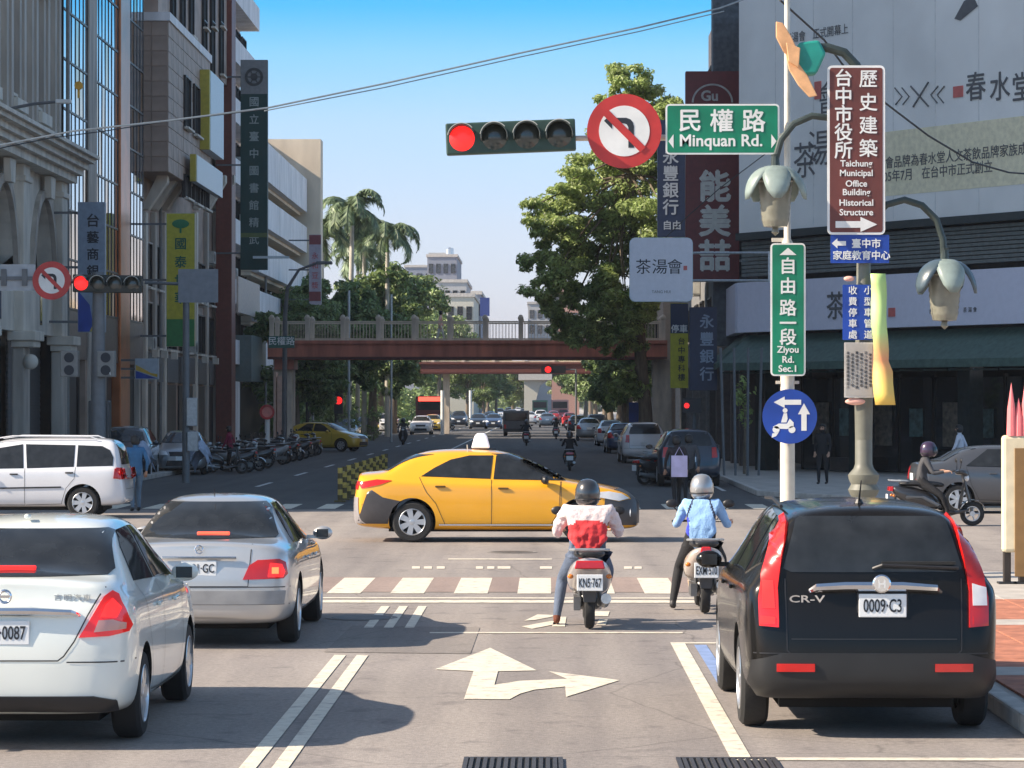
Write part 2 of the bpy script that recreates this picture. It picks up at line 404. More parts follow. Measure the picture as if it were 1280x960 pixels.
class Skinner:
    """casts outlines onto a finished body so glass, lamps and seams sit on its real surface"""
    def __init__(s, me):
        b = bmesh.new(); b.from_mesh(me); s.t = BVHTree.FromBMesh(b); b.free(); s.step = .04
    def hit(s, p, d):
        r = s.t.ray_cast(p, d); return (r[0], r[1]) if r[0] is not None else (None, None)
    def frame(s, v):
        if v == 'rear': return Vector((1, 0, 0)), Vector((0, 0, 1)), Vector((0, 1, 0))
        if v == 'front': return Vector((1, 0, 0)), Vector((0, 0, 1)), Vector((0, -1, 0))
        if v == 'right': return Vector((0, 1, 0)), Vector((0, 0, 1)), Vector((-1, 0, 0))
        if v == 'left': return Vector((0, 1, 0)), Vector((0, 0, 1)), Vector((1, 0, 0))
        if v == 'top': return Vector((1, 0, 0)), Vector((0, 1, 0)), Vector((0, 0, -1))
        ang = v  # degrees round z of the casting direction
        d = Vector((cos(radians(ang)), sin(radians(ang)), 0)); return Vector((-d.y, d.x, 0)), Vector((0, 0, 1)), d
    def patch(s, poly, view, name, m, parent, off=.004, step=.09, th=.012, smooth=True):
        step = min(step, s.step)
        u, v, d = s.frame(view); pts = []; n = len(poly)
        for i in range(n):
            a, b_ = Vector(poly[i]), Vector(poly[(i+1) % n]); k = max(1, int((b_-a).length/step))
            pts += [a.lerp(b_, j/k) for j in range(k)]
        nb = len(pts); x0, x1 = min(p.x for p in pts), max(p.x for p in pts); y0, y1 = min(p.y for p in pts), max(p.y for p in pts)
        ins = []; yy = y0+step*.5
        while yy < y1:
            xx = x0+step*.5
            while xx < x1:
                c = False; j = nb-1
                for i in range(nb):
                    pi_, pj = pts[i], pts[j]
                    if (pi_.y > yy) != (pj.y > yy) and xx < (pj.x-pi_.x)*(yy-pi_.y)/(pj.y-pi_.y)+pi_.x: c = not c
                    j = i
                if c and min((Vector((xx, yy))-p).length for p in pts) > step*.35: ins.append(Vector((xx, yy)))
                xx += step
            yy += step
        V, E_, F, *_ = delaunay_2d_cdt(pts+ins, [(i, (i+1) % nb) for i in range(nb)], [list(range(nb))], 1, 1e-6)
        top = []; bot = []
        last = None
        for p in V:
            h, nn = s.hit(u*p.x+v*p.y-d*6, d)
            if h is None: h = u*p.x+v*p.y+(d*(last.dot(d)) if last else Vector()); nn = -d
            else: last = h
            top.append(h+nn*off); bot.append(h-nn*th)
        fs = [tuple(f) for f in F]; N = len(V)
        cnt = {}
        for f in fs:
            for i in range(len(f)):
                e = (f[i], f[(i+1) % len(f)]); cnt[e] = cnt.get(e, 0)+1
        for (a, b_) in list(cnt):
            if (b_, a) not in cnt: fs.append((a, b_, b_+N, a+N))
        me = bpy.data.meshes.new(name); me.from_pydata(top+bot, [], fs)
        me.materials.append(m)
        b = bmesh.new(); b.from_mesh(me); bmesh.ops.recalc_face_normals(b, faces=b.faces); b.to_mesh(me); b.free()
        if smooth: me.shade_smooth(); me.set_sharp_from_angle(angle=radians(50))
        return link(name, me, parent)
    def seam(s, lines, view, name, m, parent, w=.009, off=.004, step=.05):
        u, v, d = s.frame(view); B = MB()
        for ln in lines:
            pp = []
            for a, b_ in zip(ln[:-1], ln[1:]):
                a, b_ = Vector(a), Vector(b_); k = max(1, int((b_-a).length/step)); pp += [a.lerp(b_, j/k) for j in range(k)]
            pp.append(Vector(ln[-1])); L = []; 
            for i, p in enumerate(pp):
                t = (pp[min(i+1, len(pp)-1)]-pp[max(i-1, 0)]).normalized(); nn = Vector((-t.y, t.x))*w/2
                row = []
                for q in (p-nn, p+nn):
                    h, hn = s.hit(u*q.x+v*q.y-d*6, d)
                    row.append(h+hn*off if h is not None else None)
                L.append(row)
            for a, b_ in zip(L[:-1], L[1:]):
                if None in a or None in b_: continue
                if (a[0]-b_[0]).length > .3: continue
                B.add([a[0], b_[0], b_[1], a[1]], [(0, 1, 2, 3)])
        return B.build(name, m, parent)
_WH = {}
def wheel(parent, x, y, r, w, side, spokes=7, m=None, style=0):
    m = m or ALU; k = (r, w, spokes, m.name, style, side)
    if k not in _WH:
        b = MB(); b.lathe([(r*.64, w/2), (r*.9, w/2), (r*.985, w/2-.025), (r, w/2-.05), (r, -w/2+.05), (r*.985, -w/2+.025), (r*.9, -w/2), (r*.64, -w/2)], (0, 0, 0), 'X', 36)
        t = b.build('wheel', RUBBER, None, smooth=True)
        b = MB(); s_ = side; f = w/2*s_
        b.lathe([(r*.66, f), (r*.64, f+.004*s_), (r*.60, f-.01*s_), (r*.58, f-.05*s_), (r*.58, -f)], (0, 0, 0), 'X', 36)
        b.lathe([(0, f+.0), (r*.13, f-.004*s_), (r*.17, f-.02*s_), (r*.17, f-.06*s_)], (0, 0, 0), 'X', 16)
        for i in range(spokes):
            a = 2*pi*i/spokes; c, q = cos(a), sin(a); ww = .10*r if spokes > 6 else .15*r
            P = []
            for rr, hw in ((r*.1, ww), (r*.61, ww*(1.5 if style == 0 else .8))):
                for e_ in (-1, 1): P.append((rr*c-e_*hw*q, rr*q+e_*hw*c))
            (y0, z0), (y1, z1), (y2, z2), (y3, z3) = P
            fo, fi = f-.006*s_, f-.04*s_
            b.add([(fo, y0, z0), (fo, y1, z1), (fo, y3, z3), (fo, y2, z2), (fi, y0, z0), (fi, y1, z1), (fi, y3, z3), (fi, y2, z2)],
                  [(0, 1, 2, 3), (7, 6, 5, 4), (0, 4, 5, 1), (1, 5, 6, 2), (2, 6, 7, 3), (3, 7, 4, 0)])
        rm = b.build('rim', m, t, smooth=True)
        b = MB(); b.lathe([(0, f-.07*s_), (r*.57, f-.07*s_)], (0, 0, 0), 'X', 20); dk = b.build('brake_disc', DARKHOLE, t)
        _WH[k] = t; t.parent = parent; t.location = (x, y, r); return t
    t = copy_tree(_WH[k], parent); t.location = (x, y, r); return t
WELL = mat('wheel_well', (.01, .01, .01), .9)
def car(label, cat, loc, rz, paint, kind, lvl=2, name='parked_car', group=None, sc=1., lit=False, rim=None):
    K = KINDS[kind]; root = thing(name, label, cat, loc, rz, group, sc)
    me = loft('body', K['st'])
    wr = K['wr']; hw = K['hw']; ya, yb = K['axles']
    cut = MB()
    for y in (ya, yb): cut.lathe([(0, -2), (wr*1.16, -2), (wr*1.16, 2), (0, 2)], (0, y, wr*1.03), 'X', 32)
    # keep a dark keel between the wells
    cm = bpy.data.meshes.new('c'); cm.from_pydata(cut.v, [], cut.f); cm.materials.append(paint); cm.materials.append(WELL)
    b = bmesh.new(); b.from_mesh(cm); bmesh.ops.remove_doubles(b, verts=b.verts, dist=1e-5); bmesh.ops.recalc_face_normals(b, faces=b.faces)
    for f in b.faces: f.material_index = 1
    b.to_mesh(cm); b.free()
    co = bpy.data.objects.new('cut', cm); COL.objects.link(co)
    full = evalmesh(me.copy(), lambda o: setattr(o.modifiers.new('s', 'SUBSURF'), 'levels', lvl), [paint, WELL])
    def mods(o):
        s_ = o.modifiers.new('s', 'SUBSURF'); s_.levels = lvl
        k = o.modifiers.new('b', 'BOOLEAN'); k.object = co; k.operation = 'DIFFERENCE'; k.solver = 'EXACT'
    bm_ = evalmesh(me, mods, [paint, WELL]); bpy.data.objects.remove(co)
    bm_.shade_smooth(); bm_.set_sharp_from_angle(angle=radians(40)); bm_.name = 'body'
    link('body', bm_, root)
    b = MB(); b.box((0, (ya+yb)/2, wr*.95), (2*hw-.56, yb-ya+2.4*wr, wr*.9)); b.build('underbody', WELL, root)
    sk = Skinner(full); sk.step = .045 if lvl > 1 else .14
    for i, (y) in enumerate((ya, yb)):
        for s_ in (1, -1): wheel(root, s_*(hw-.115), y, wr, .2, s_, K.get('spokes', 7), rim)
    for p in K['glass']:
        view, poly, nm = p[:3]
        sk.patch(poly, view, nm, GLASSD, root, .007 if lvl > 1 else .014, .12)
        if view == 'right': sk.patch([(a, b_) for a, b_ in poly], 'left', nm, GLASSD, root, .007 if lvl > 1 else .014, .12)
    for view, lines in K['seams']:
        sk.seam(lines, view, 'panel_gap', BLACKP, root)
        if view == 'right': sk.seam(lines, 'left', 'panel_gap', BLACKP, root)
    for view, poly, nm, m in K['bits']:
        mm = m if not callable(m) else m(lit)
        sk.patch(poly, view, nm, mm, root, .014, .08)
        if isinstance(view, (int, float)): sk.patch([(-a, b_) for a, b_ in poly], 180-view, nm, mm, root, .014, .08)
        elif view == 'right': sk.patch(poly, 'left', nm, mm, root, .014, .08)
        elif nm in K.get('pair', ()): sk.patch([(-a, b_) for a, b_ in poly], view, nm, mm, root, .014, .08)
    # mirrors and handles
    mx_, my_, mz_ = K['mirror']
    for s_ in (1, -1):
        b = MB(); b.ball((s_*(mx_+.09), my_, mz_), .1, 8, (1.05, .62, .72)); b.box((s_*(mx_-.02), my_+.01, mz_-.04), (.12, .04, .035)); o = b.build('side_mirror', K.get('mirror_mat', paint) or paint, root, smooth=True)
        b = MB(); b.box((s_*(mx_+.09), my_-.062, mz_+.0), (.125, .006, .085)); b.build('mirror_glass', GLASSD, o, bevel=.01)
    for (y, z) in K['handles']:
        for s_, v in ((1, 'right'), (-1, 'left')):
            h, nn = sk.hit(Vector((s_*3, y, z)), Vector((-s_, 0, 0)))
            b = MB(); b.box((h.x+s_*.018, y, z), (.03, .17, .03)); b.build('door_handle', K.get('handle_mat') or paint, root, bevel=.01)
    return root, sk
def plate(root, s, y, z, w=.34, h=.16, ym=0, face=-1, x=0, bold=.012):
    b = MB(); b.box((x, y, z), (w, .012, h)); p = b.build('number_plate', PLATE, root, bevel=.006)
    if s: text(s, h*.78, INK, p, (x, y+face*.0085, z), 0 if face < 0 else pi, bold=bold, sx=w/(.52*h*.78*len(s))*.86, ext=.001)
    return p
# --- stations (y, zb, w, zs, ws, zr, wr, crown, dy)
def sedan_st(L=4.4, W=.85, H=1.45, belt=.98, deck=1.08, boot=.55, hood=.98, rake=1.0, rw=.56):
    r, f = -L/2, L/2
    tail = [.06, .03, .0, -.01, -.01, .02, .05, .06, .07, .07, .07, .07]
    return [
     (r+.03, .30, W*.72, belt-.02, W*.70, deck-.02, W*.6, .01, tail),
     (r+.10, .24, W*.93, belt, W*.91, deck, W*.74, .02, [t*.5 for t in tail]),
     (r+.30, .22, W*.985, belt, W*.965, deck+.015, W*.78, .02),
     (r+boot, .20, W, belt, W*.975, deck+.03, W*.80, .02),
     (r+boot+.12, .20, W, belt, W*.975, deck+.07, W*.79, .02),
     (r+boot+.34, .19, W, belt-.005, W*.975, deck+(H-deck)*.62, rw+.07, .02),
     (r+boot+.66, .18, W, belt-.01, W*.975, H-.035, rw+.01, .02),
     (r+boot+1.0, .18, W, belt-.015, W*.975, H-.002, rw, .02),
     (r+boot+1.6, .18, W, belt-.03, W*.975, H, rw, .02),
     (r+boot+2.05, .18, W, belt-.045, W*.975, H-.05, rw, .02),
     (r+boot+2.35, .18, W, belt-.05, W*.975, H-.19, rw+.04, .02),
     (r+boot+2.72, .18, W, belt-.055, W*.97, H-.40, rw+.13, .02),
     (r+boot+2.92, .18, W, belt-.06, W*.965, hood+.01, W*.80, .02),
     (f-.55, .19, W*.99, belt-.12, W*.94, hood-.07, W*.78, .02),
     (f-.22, .20, W*.95, belt-.2, W*.88, hood-.17, W*.7, .02),
     (f-.06, .22, W*.84, belt-.29, W*.75, hood-.28, W*.58, .01),
     (f-.0, .28, W*.62, belt-.36, W*.55, hood-.36, W*.4, .0)]
TL = lambda lit: REDSOFT if lit else REDL
KINDS = {}
KINDS['sedan'] = dict(st=sedan_st(), wr=.31, hw=.85, axles=(-1.30, 1.32), mirror=(.80, .62, 1.0),
  handles=[(-.55, .86), (.35, .84)],
  glass=[('rear', [(-.60, 1.12), (.60, 1.12), (.50, 1.385), (-.50, 1.385)], 'rear_window'),
         ('front', [(-.66, 1.05), (.66, 1.05), (.5, 1.38), (-.5, 1.38)], 'windscreen'),
         ('right', [(-1.12, 1.02), (-.26, 1.0), (-.26, 1.37), (-.62, 1.37)], 'side_window'), ('right', [(-.19, 1.0), (.75, .98), (.32, 1.27), (.10, 1.36), (-.19, 1.37)], 'side_window')],
  seams=[('right', [[(-.23, 1.0), (-.23, .28), (.72, .28), (.85, .5), (.80, .95)], [(-.25, .28), (-.85, .30), (-1.02, .62), (-1.12, .99)]]),
         ('rear', [[(-.52, 1.06), (-.46, .66), (.46, .66), (.52, 1.06)], [(-.80, .62), (.80, .62)]])],
  bits=[('rear', [(.50, .72), (.80, .74), (.80, .98), (.66, 1.0)], 'tail_light', TL), ('front', [(.42, .66), (.76, .66), (.78, .8), (.5, .78)], 'headlight', CLEARL),
        ('front', [(-.36, .62), (.36, .62), (.4, .76), (-.4, .76)], 'grille', BLACKP), ('front', [(-.5, .3), (.5, .3), (.45, .48), (-.45, .48)], 'lower_grille', BLACKP)], pair=('tail_light', 'headlight'))
# small tall-booted sedan (the white car next to the viewer)
KINDS['tiida'] = dict(st=sedan_st(4.42, .85, 1.53, 1.02, 1.14, .50, 1.0, rw=.57), wr=.31, hw=.85, axles=(-1.33, 1.27), mirror=(.80, .55, 1.06), spokes=7,
  handles=[(-.62, .9), (.28, .88)],
  glass=[('rear', [(-.62, 1.165), (.62, 1.165), (.655, 1.20), (.555, 1.44), (.52, 1.46), (-.52, 1.46), (-.555, 1.44), (-.655, 1.20)], 'rear_window'),
         ('front', [(-.66, 1.08), (.66, 1.08), (.5, 1.45), (-.5, 1.45)], 'windscreen'),
         ('right', [(-1.28, 1.10), (-.36, 1.07), (-.36, 1.45), (-.85, 1.44), (-1.1, 1.33)], 'side_window'), ('right', [(-.28, 1.07), (.74, 1.03), (.36, 1.30), (.08, 1.44), (-.28, 1.45)], 'side_window')],
  seams=[('right', [[(-.32, 1.06), (-.32, .28), (.62, .28), (.78, .5), (.76, 1.0)], [(-.34, .28), (-.88, .30), (-1.02, .62), (-1.15, .8), (-1.28, 1.08)]]),
         ('rear', [[(-.66, 1.10), (-.56, .92), (-.47, .74), (-.40, .64), (-.36, .61), (.36, .61), (.40, .64), (.47, .74), (.56, .92), (.66, 1.10)], [(-.84, .60), (-.42, .60)], [(.42, .60), (.84, .60)]])],
  bits=[('rear', [(.50, .765), (.70, .775), (.81, .80), (.825, .84), (.79, .95), (.74, 1.045), (.70, 1.07), (.66, 1.04), (.57, .88)], 'tail_light', TL),
        ('front', [(.42, .70), (.76, .70), (.78, .9), (.5, .82)], 'headlight', CLEARL), ('front', [(-.36, .66), (.36, .66), (.4, .80), (-.4, .80)], 'grille', BLACKP)], pair=('tail_light', 'headlight'))
# older executive saloon (silver)
KINDS['benz'] = dict(st=sedan_st(4.8, .90, 1.42, .92, 1.00, .82, .93, rw=.55), wr=.32, hw=.90, axles=(-1.45, 1.38), mirror=(.86, .78, .98), spokes=7,
  handles=[(-.60, .80), (.42, .78)],
  glass=[('rear', [(-.66, 1.035), (.66, 1.035), (.68, 1.06), (.535, 1.345), (.49, 1.365), (-.49, 1.365), (-.535, 1.345), (-.68, 1.06)], 'rear_window'),
         ('front', [(-.66, 1.0), (.66, 1.0), (.5, 1.35), (-.5, 1.35)], 'windscreen'),
         ('right', [(-1.16, .97), (-.3, .95), (-.3, 1.34), (-.62, 1.34), (-.85, 1.25)], 'side_window'), ('right', [(-.22, .95), (.86, .92), (.52, 1.16), (.2, 1.33), (-.22, 1.345)], 'side_window')],
  seams=[('right', [[(-.26, .95), (-.26, .28), (.8, .28), (.95, .5), (.92, .9)], [(-.28, .28), (-.92, .30), (-1.08, .62), (-1.2, .97)]]),
         ('rear', [[(-.50, 1.0), (-.47, .60), (.47, .60), (.50, 1.0)], [(-.86, .595), (.86, .595)], [(-.85, .43), (.85, .43)]])],
  bits=[('rear', [(.42, .665), (.80, .675), (.835, .72), (.815, .83), (.76, .86), (.56, .85), (.48, .80)], 'tail_light', TL),
        ('front', [(.42, .62), (.76, .62), (.78, .8), (.5, .8)], 'headlight', CLEARL), ('front', [(-.34, .56), (.34, .56), (.36, .76), (-.36, .76)], 'grille', CHROME)], pair=('tail_light', 'headlight'))
# modern taxi saloon
KINDS['altis'] = dict(st=sedan_st(4.64, .885, 1.47, .98, 1.09, .50, .97, rw=.56), wr=.325, hw=.885, axles=(-1.33, 1.37), mirror=(.84, .80, 1.0), spokes=7, handle_mat=mat('dark_bronze_handle', (.16, .10, .03), .3, .4), mirror_mat=BLACKP,
  handles=[(-.88, .895), (.13, .865)],
  glass=[('rear', [(-.60, 1.14), (.60, 1.14), (.52, 1.40), (-.52, 1.40)], 'rear_window'),
         ('front', [(-.68, 1.06), (.68, 1.06), (.5, 1.41), (-.5, 1.41)], 'windscreen'),
         ('right', [(-1.19, 1.055), (-.08, 1.015), (-.04, 1.385), (-.42, 1.385), (-.72, 1.32), (-.98, 1.19)], 'side_window'),
         ('right', [(-.03, 1.01), (1.13, .985), (1.10, 1.02), (.82, 1.17), (.50, 1.32), (.24, 1.385), (.01, 1.385)], 'side_window')],
  seams=[('right', [[(-.06, 1.0), (-.06, .26), (.88, .26), (1.02, .5), (1.05, .97)], [(-.08, .26), (-.80, .28), (-.95, .62), (-1.10, .8), (-1.22, 1.04)], [(1.05, .27), (1.06, .97)]]),
         ('rear', [[(-.55, 1.06), (-.48, .64), (.48, .64), (.55, 1.06)], [(-.84, .6), (.84, .6)]])],
  bits=[('rear', [(.40, .88), (.78, .84), (.78, .97), (.45, .98)], 'tail_light', TL)], pair=('tail_light', 'headlight'))
def box_st(L, W, H, belt, hood, back=.30, rw=.60, nose=.95):
    r, f = -L/2, L/2
    d0 = [.06, .02, -.02, -.03, -.01, .04, .06, .07, .13, .20, .26, .28]
    return [
     (r+.06, .34, W*.78, belt, W*.80, H-.12, rw*.82, .02, d0),
     (r+.13, .27, W*.95, belt, W*.95, H-.05, rw*.97, .02, [t*.92 for t in d0]),
     (r+.36, .25, W*.99, belt, W*.975, H-.02, rw, .02, [t*.5 for t in d0]),
     (r+.9, .23, W, belt, W*.98, H-.005, rw, .025),
     (r+1.7, .22, W, belt-.02, W*.98, H, rw, .025),
     (r+2.5, .22, W, belt-.03, W*.98, H-.02, rw, .025),
     (r+2.85, .22, W, belt-.04, W*.98, H-.09, rw+.01, .02),
     (f-1.42, .22, W, belt-.05, W*.98, H-.30, rw+.08, .02),
     (f-1.12, .22, W, belt-.06, W*.97, hood+.07, rw+.17, .02),
     (f-.95, .22, W, belt-.07, W*.965, hood+.0, W*.8, .02),
     (f-.5, .23, W*.98, belt-.12, W*.94, hood-.06, W*.78, .02),
     (f-.2, .24, W*.93, belt-.2, W*.87, hood-.15, W*.68, .02),
     (f-.04, .28, W*.80, belt-.32, W*.72, hood-.3, W*.5, .01),
     (f, .34, W*.62, belt-.4, W*.55, hood-.4, W*.4, .0)]
KINDS['crv'] = dict(st=box_st(4.52, .91, 1.625, 1.08, 1.06, rw=.60), wr=.345, hw=.905, axles=(-1.28, 1.34), mirror=(.90, .88, 1.10), spokes=7,
  handles=[(-.66, .98), (.3, .96)],
  glass=[('rear', [(-.575, 1.165), (.575, 1.165), (.63, 1.19), (.53, 1.525), (.50, 1.55), (-.50, 1.55), (-.53, 1.525), (-.63, 1.19)], 'rear_window'),
         ('front', [(-.66, 1.14), (.66, 1.14), (.52, 1.56), (-.52, 1.56)], 'windscreen'),
         ('right', [(-1.86, 1.22), (-1.25, 1.11), (-1.22, 1.52), (-1.45, 1.50)], 'quarter_window'),
         ('right', [(-1.15, 1.12), (-.25, 1.10), (-.25, 1.56), (-1.12, 1.53)], 'side_window'), ('right', [(-.17, 1.10), (1.0, 1.07), (.72, 1.28), (.38, 1.52), (-.17, 1.56)], 'side_window')],
  seams=[('right', [[(-.21, 1.1), (-.21, .33), (.82, .33), (.92, .6), (.95, 1.04)], [(-.23, .33), (-.84, .35), (-1.0, .72), (-1.15, .9), (-1.19, 1.1)]]),
         ('rear', [[(-.62, 1.12), (-.61, .62), (-.55, .57), (.55, .57), (.61, .62), (.62, 1.12)], [(-.84, .60), (.84, .60)], [(-.58, .70), (.58, .70)]])],
  bits=[], pair=())
KINDS['suv'] = dict(KINDS['crv'])
KINDS['suv']['bits'] = [('rear', [(.62, .82), (.78, .84), (.74, 1.12), (.62, 1.12)], 'tail_light', TL), ('front', [(.42, .74), (.78, .76), (.78, .9), (.5, .86)], 'headlight', CLEARL), ('front', [(-.36, .66), (.36, .66), (.4, .8), (-.4, .8)], 'grille', BLACKP)]
KINDS['suv']['pair'] = ('tail_light', 'headlight')
# family van seen from its right side
vst = box_st(4.4, .90, 1.64, 1.04, 1.06, rw=.60)
KINDS['mpv'] = dict(st=vst, wr=.325, hw=.895, axles=(-1.29, 1.38), mirror=(.88, 1.0, 1.1), spokes=7, handle_mat=BLACKP,
  handles=[(-1.02, .94), (.12, .91)],
  glass=[('rear', [(-.58, 1.10), (.58, 1.10), (.50, 1.52), (-.50, 1.52)], 'rear_window'), ('front', [(-.66, 1.14), (.66, 1.14), (.52, 1.53), (-.52, 1.53)], 'windscreen'),
         ('right', [(-1.90, 1.08), (-1.16, 1.06), (-1.16, 1.50), (-1.66, 1.48), (-1.82, 1.40), (-1.90, 1.25)], 'quarter_window'),
         ('right', [(-1.10, 1.06), (-.14, 1.03), (-.08, 1.52), (-1.10, 1.50)], 'side_window'), ('right', [(-.07, 1.03), (1.12, 1.01), (.85, 1.22), (.48, 1.44), (-.02, 1.52)], 'side_window')],
  seams=[('right', [[(-.10, 1.03), (-.10, .28), (.90, .28), (1.05, .5), (1.06, 1.0)], [(-.12, .28), (-.85, .30), (-.95, .62), (-1.12, .82), (-1.14, 1.05)]]), ('rear', [[(-.6, 1.1), (-.58, .6), (.58, .6), (.6, 1.1)]])],
  bits=[('rear', [(.60, .80), (.84, .80), (.82, 1.04), (.62, 1.04)], 'tail_light', TL), ('right', [(-2.18, .80), (-1.92, .82), (-1.94, 1.02), (-2.14, 1.03)], 'tail_light', TL), ('front', [(.42, .7), (.78, .7), (.8, .88), (.5, .86)], 'headlight', CLEARL),
        ('right', [(-.85, .66), (.9, .63), (.9, .60), (-.85, .63)], 'rubbing_strip', BLACKP)], pair=('tail_light', 'headlight'))

def paint(name, c, metal=.0, rough=.28): return mat(name, c, rough, metal, var=.04, coat=1., scale=2)
P_WHITE = paint('pearl_white_paint', (.80, .83, .77)); P_SILVER = paint('silver_paint', (.60, .59, .57), .6, .35)
P_BLACK = mat('black_paint', (.009, .008, .007), .2, var=.05, coat=.22, spec=.2); P_YEL = paint('taxi_yellow_paint', (.86, .40, .012)); P_WHITE2 = paint('white_paint', (.72, .72, .73))
P_GREY = paint('grey_paint', (.09, .095, .105), .4); P_DARK = paint('dark_blue_paint', (.02, .03, .05), .3)

# --- the black off-roader in the parking bay
r, sk = car('black off-roader with tall red tail lights waiting in the parking bay', 'car', (2.30, 23.0, 0), 0, P_BLACK, 'crv', 2, 'parked_car')
suv = r
TALLR = [(.665, .78), (.795, .79), (.80, .98), (.77, 1.14), (.655, 1.45), (.59, 1.565), (.57, 1.55), (.645, 1.22), (.67, 1.05)]
for s_ in (1, -1):
    o = sk.patch([(s_*a, b_) for a, b_ in TALLR], 'rear', 'tail_light', REDL if s_ > 0 else REDSOFT, r, .026, .06)
    b = sk.patch([(s_*a, b_) for a, b_ in ([(.69, .93), (.785, .93), (.785, 1.05), (.69, 1.08)] if s_ > 0 else [(.69, .91), (.775, .91), (.77, 1.10), (.70, 1.10)])], 'rear', 'lamp_lens', CLEARL if s_ > 0 else REDON, o, .031, .06)
    sk.patch([(s_*a, b_) for a, b_ in [(.69, .80), (.785, .805), (.785, .86), (.69, .85)]], 'rear', 'reflector', REDL if s_ > 0 else REDON, o, .032, .06)
    sk.patch([(s_*a, b_) for a, b_ in [(.42, .475), (.68, .475), (.68, .53), (.42, .53)]], 'rear', 'bumper_reflector', REDL, r, .04, .06)
sk.patch([(-.80, .30), (.80, .30), (.86, .40), (.84, .55), (.64, .60), (-.64, .60), (-.84, .55), (-.86, .40)], 'rear', 'lower_bumper', mat('grey_bumper_plastic', (.018, .018, .018), .5), r, .022, .08)
b = MB(); hy = sk.hit(Vector((0, -6, 1.03)), Vector((0, 1, 0)))[0].y
b.tube([(-.44, hy+.01, 1.035), (-.40, hy-.03, 1.06), (-.2, hy-.035, 1.07), (.2, hy-.035, 1.07), (.44, hy-.03, 1.055), (.47, hy+.01, 1.03)], [.02, .032, .036, .036, .03, .02], 8); b.build('chrome_garnish', CHROME, r, smooth=True)
b = MB(); b.lathe([(0, -.02), (.055, -.02), (.065, -.012), (.065, .0)], (.05, hy-.06, 1.09), 'Y', 20); em = b.build('emblem', CHROME, r, smooth=True)
text('H', .08, SIGNW, em, (.05, hy-.084, 1.09), bold=.01, ext=.001)
b = MB(); b.box((.06, hy-.022, .935), (.36, .02, .19)); b.build('plate_recess', BLACKP, r, bevel=.01)
plate(r, '0009·C3', hy-.04, .935, .335, .165, x=.06)
text('CR-V', .07, CHROME, r, (-.47, sk.hit(Vector((-.47, -6, .98)), Vector((0, 1, 0)))[0].y-.006, .98), sx=1.6, bold=.015, ext=.004)
yw = sk.hit(Vector((.1, -6, 1.2)), Vector((0, 1, 0)))[0].y
b = MB(); b.tube([(.0, yw-.01, 1.19), (.06, yw-.04, 1.215), (.60, yw-.02, 1.195)], .013, 6); wp = b.build('rear_wiper', BLACKP, r)
b = MB(); b.box((.32, yw-.005, 1.23), (.52, .02, .022)); b.build('wiper_blade', RUBBER, wp)
b = MB(); b.tube([(-.04, -1.55, 1.64), (-.04, -1.72, 1.80)], [.008, .004], 6); b.lathe([(0, 0), (.035, 0), (.02, .03), (0, .03)], (-.04, -1.54, 1.632), 'Z', 10); b.build('antenna', BLACKP, r)
for s_ in (1, -1):
    b = MB(); b.tube([(s_*.58, -1.3, 1.60), (s_*.575, -.4, 1.635), (s_*.56, .5, 1.61)], .014, 6); b.build('roof_rail', BLACKP, r)
b = MB()
for x in (-.18, .12): b.tube([(x, hy-.02, .49), (x-.01, hy-.05, .53), (x+.08, hy-.05, .55)], .012, 6)
b.build('sensor_trim', BLACKP, r)
# --- white booted hatchback at lower left
r, sk = car('pearl white saloon at the left edge of the picture, nearest the viewer', 'car', (-3.67, 22.2, 0), 0, P_WHITE, 'tiida', 2, 'white_car', lit=True)
for s_ in (1, -1):
    hh = sk.patch([(s_*a, b_) for a, b_ in [(.64, .90), (.74, .90), (.765, .96), (.71, 1.02), (.67, .98)]], 'rear', 'brake_light', REDON, r, .022, .05)
    sk.patch([(s_*a, b_) for a, b_ in [(.60, .80), (.79, .82), (.79, .86), (.72, .885), (.63, .88)]], 'rear', 'reverse_lens', mat('pink_clear_lens', (.6, .3, .25), .12, coat=.7), r, .023, .05)
b = MB(); hy = sk.hit(Vector((0, -6, .92)), Vector((0, 1, 0)))[0].y
b.tube([(-.5, hy+.02, .915), (-.45, hy-.028, .935), (-.2, hy-.035, .945), (.2, hy-.035, .945), (.45, hy-.028, .935), (.5, hy+.02, .915)], [.015, .026, .03, .03, .026, .015], 8); b.build('chrome_garnish', CHROME, r, smooth=True)
b = MB(); b.lathe([(.03, -.012), (.04, -.02), (.05, -.012), (.05, 0)], (0, hy-.02, 1.045), 'Y', 20); b.box((0, hy-.033, 1.045), (.1, .008, .018)); b.build('emblem', CHROME, r, smooth=True)
plate(r, 'BG·0087', hy-.03, .80, .34, .165, x=0)
text('吉明汽車', .05, STEEL, r, (.45, sk.hit(Vector((.45, -6, 1.03)), Vector((0, 1, 0)))[0].y-.004, 1.035), ext=.003, sx=1.2, spacing=1.2)
hy3 = sk.hit(Vector((0, -6, 1.20)), Vector((0, 1, 0)))[0].y
b = MB(); b.box((0, hy3-.02, 1.205), (.26, .05, .05)); b.build('high_brake_light', REDON, r, bevel=.008)
b = MB(); b.box((-.05, -1.0, 1.545), (.035, .1, .03)); b.build('roof_antenna', P_WHITE, r, bevel=.01)
sk.patch([(-.74, .27), (.74, .27), (.74, .34), (.6, .37), (-.6, .37), (-.74, .34)], 'rear', 'lower_bumper', BLACKP, r, .018, .08)
b = MB(); b.tube([(-.3, -2.12, .25), (-.3, -2.25, .24)], .03, 10); b.build('exhaust_pipe', STEEL, r)
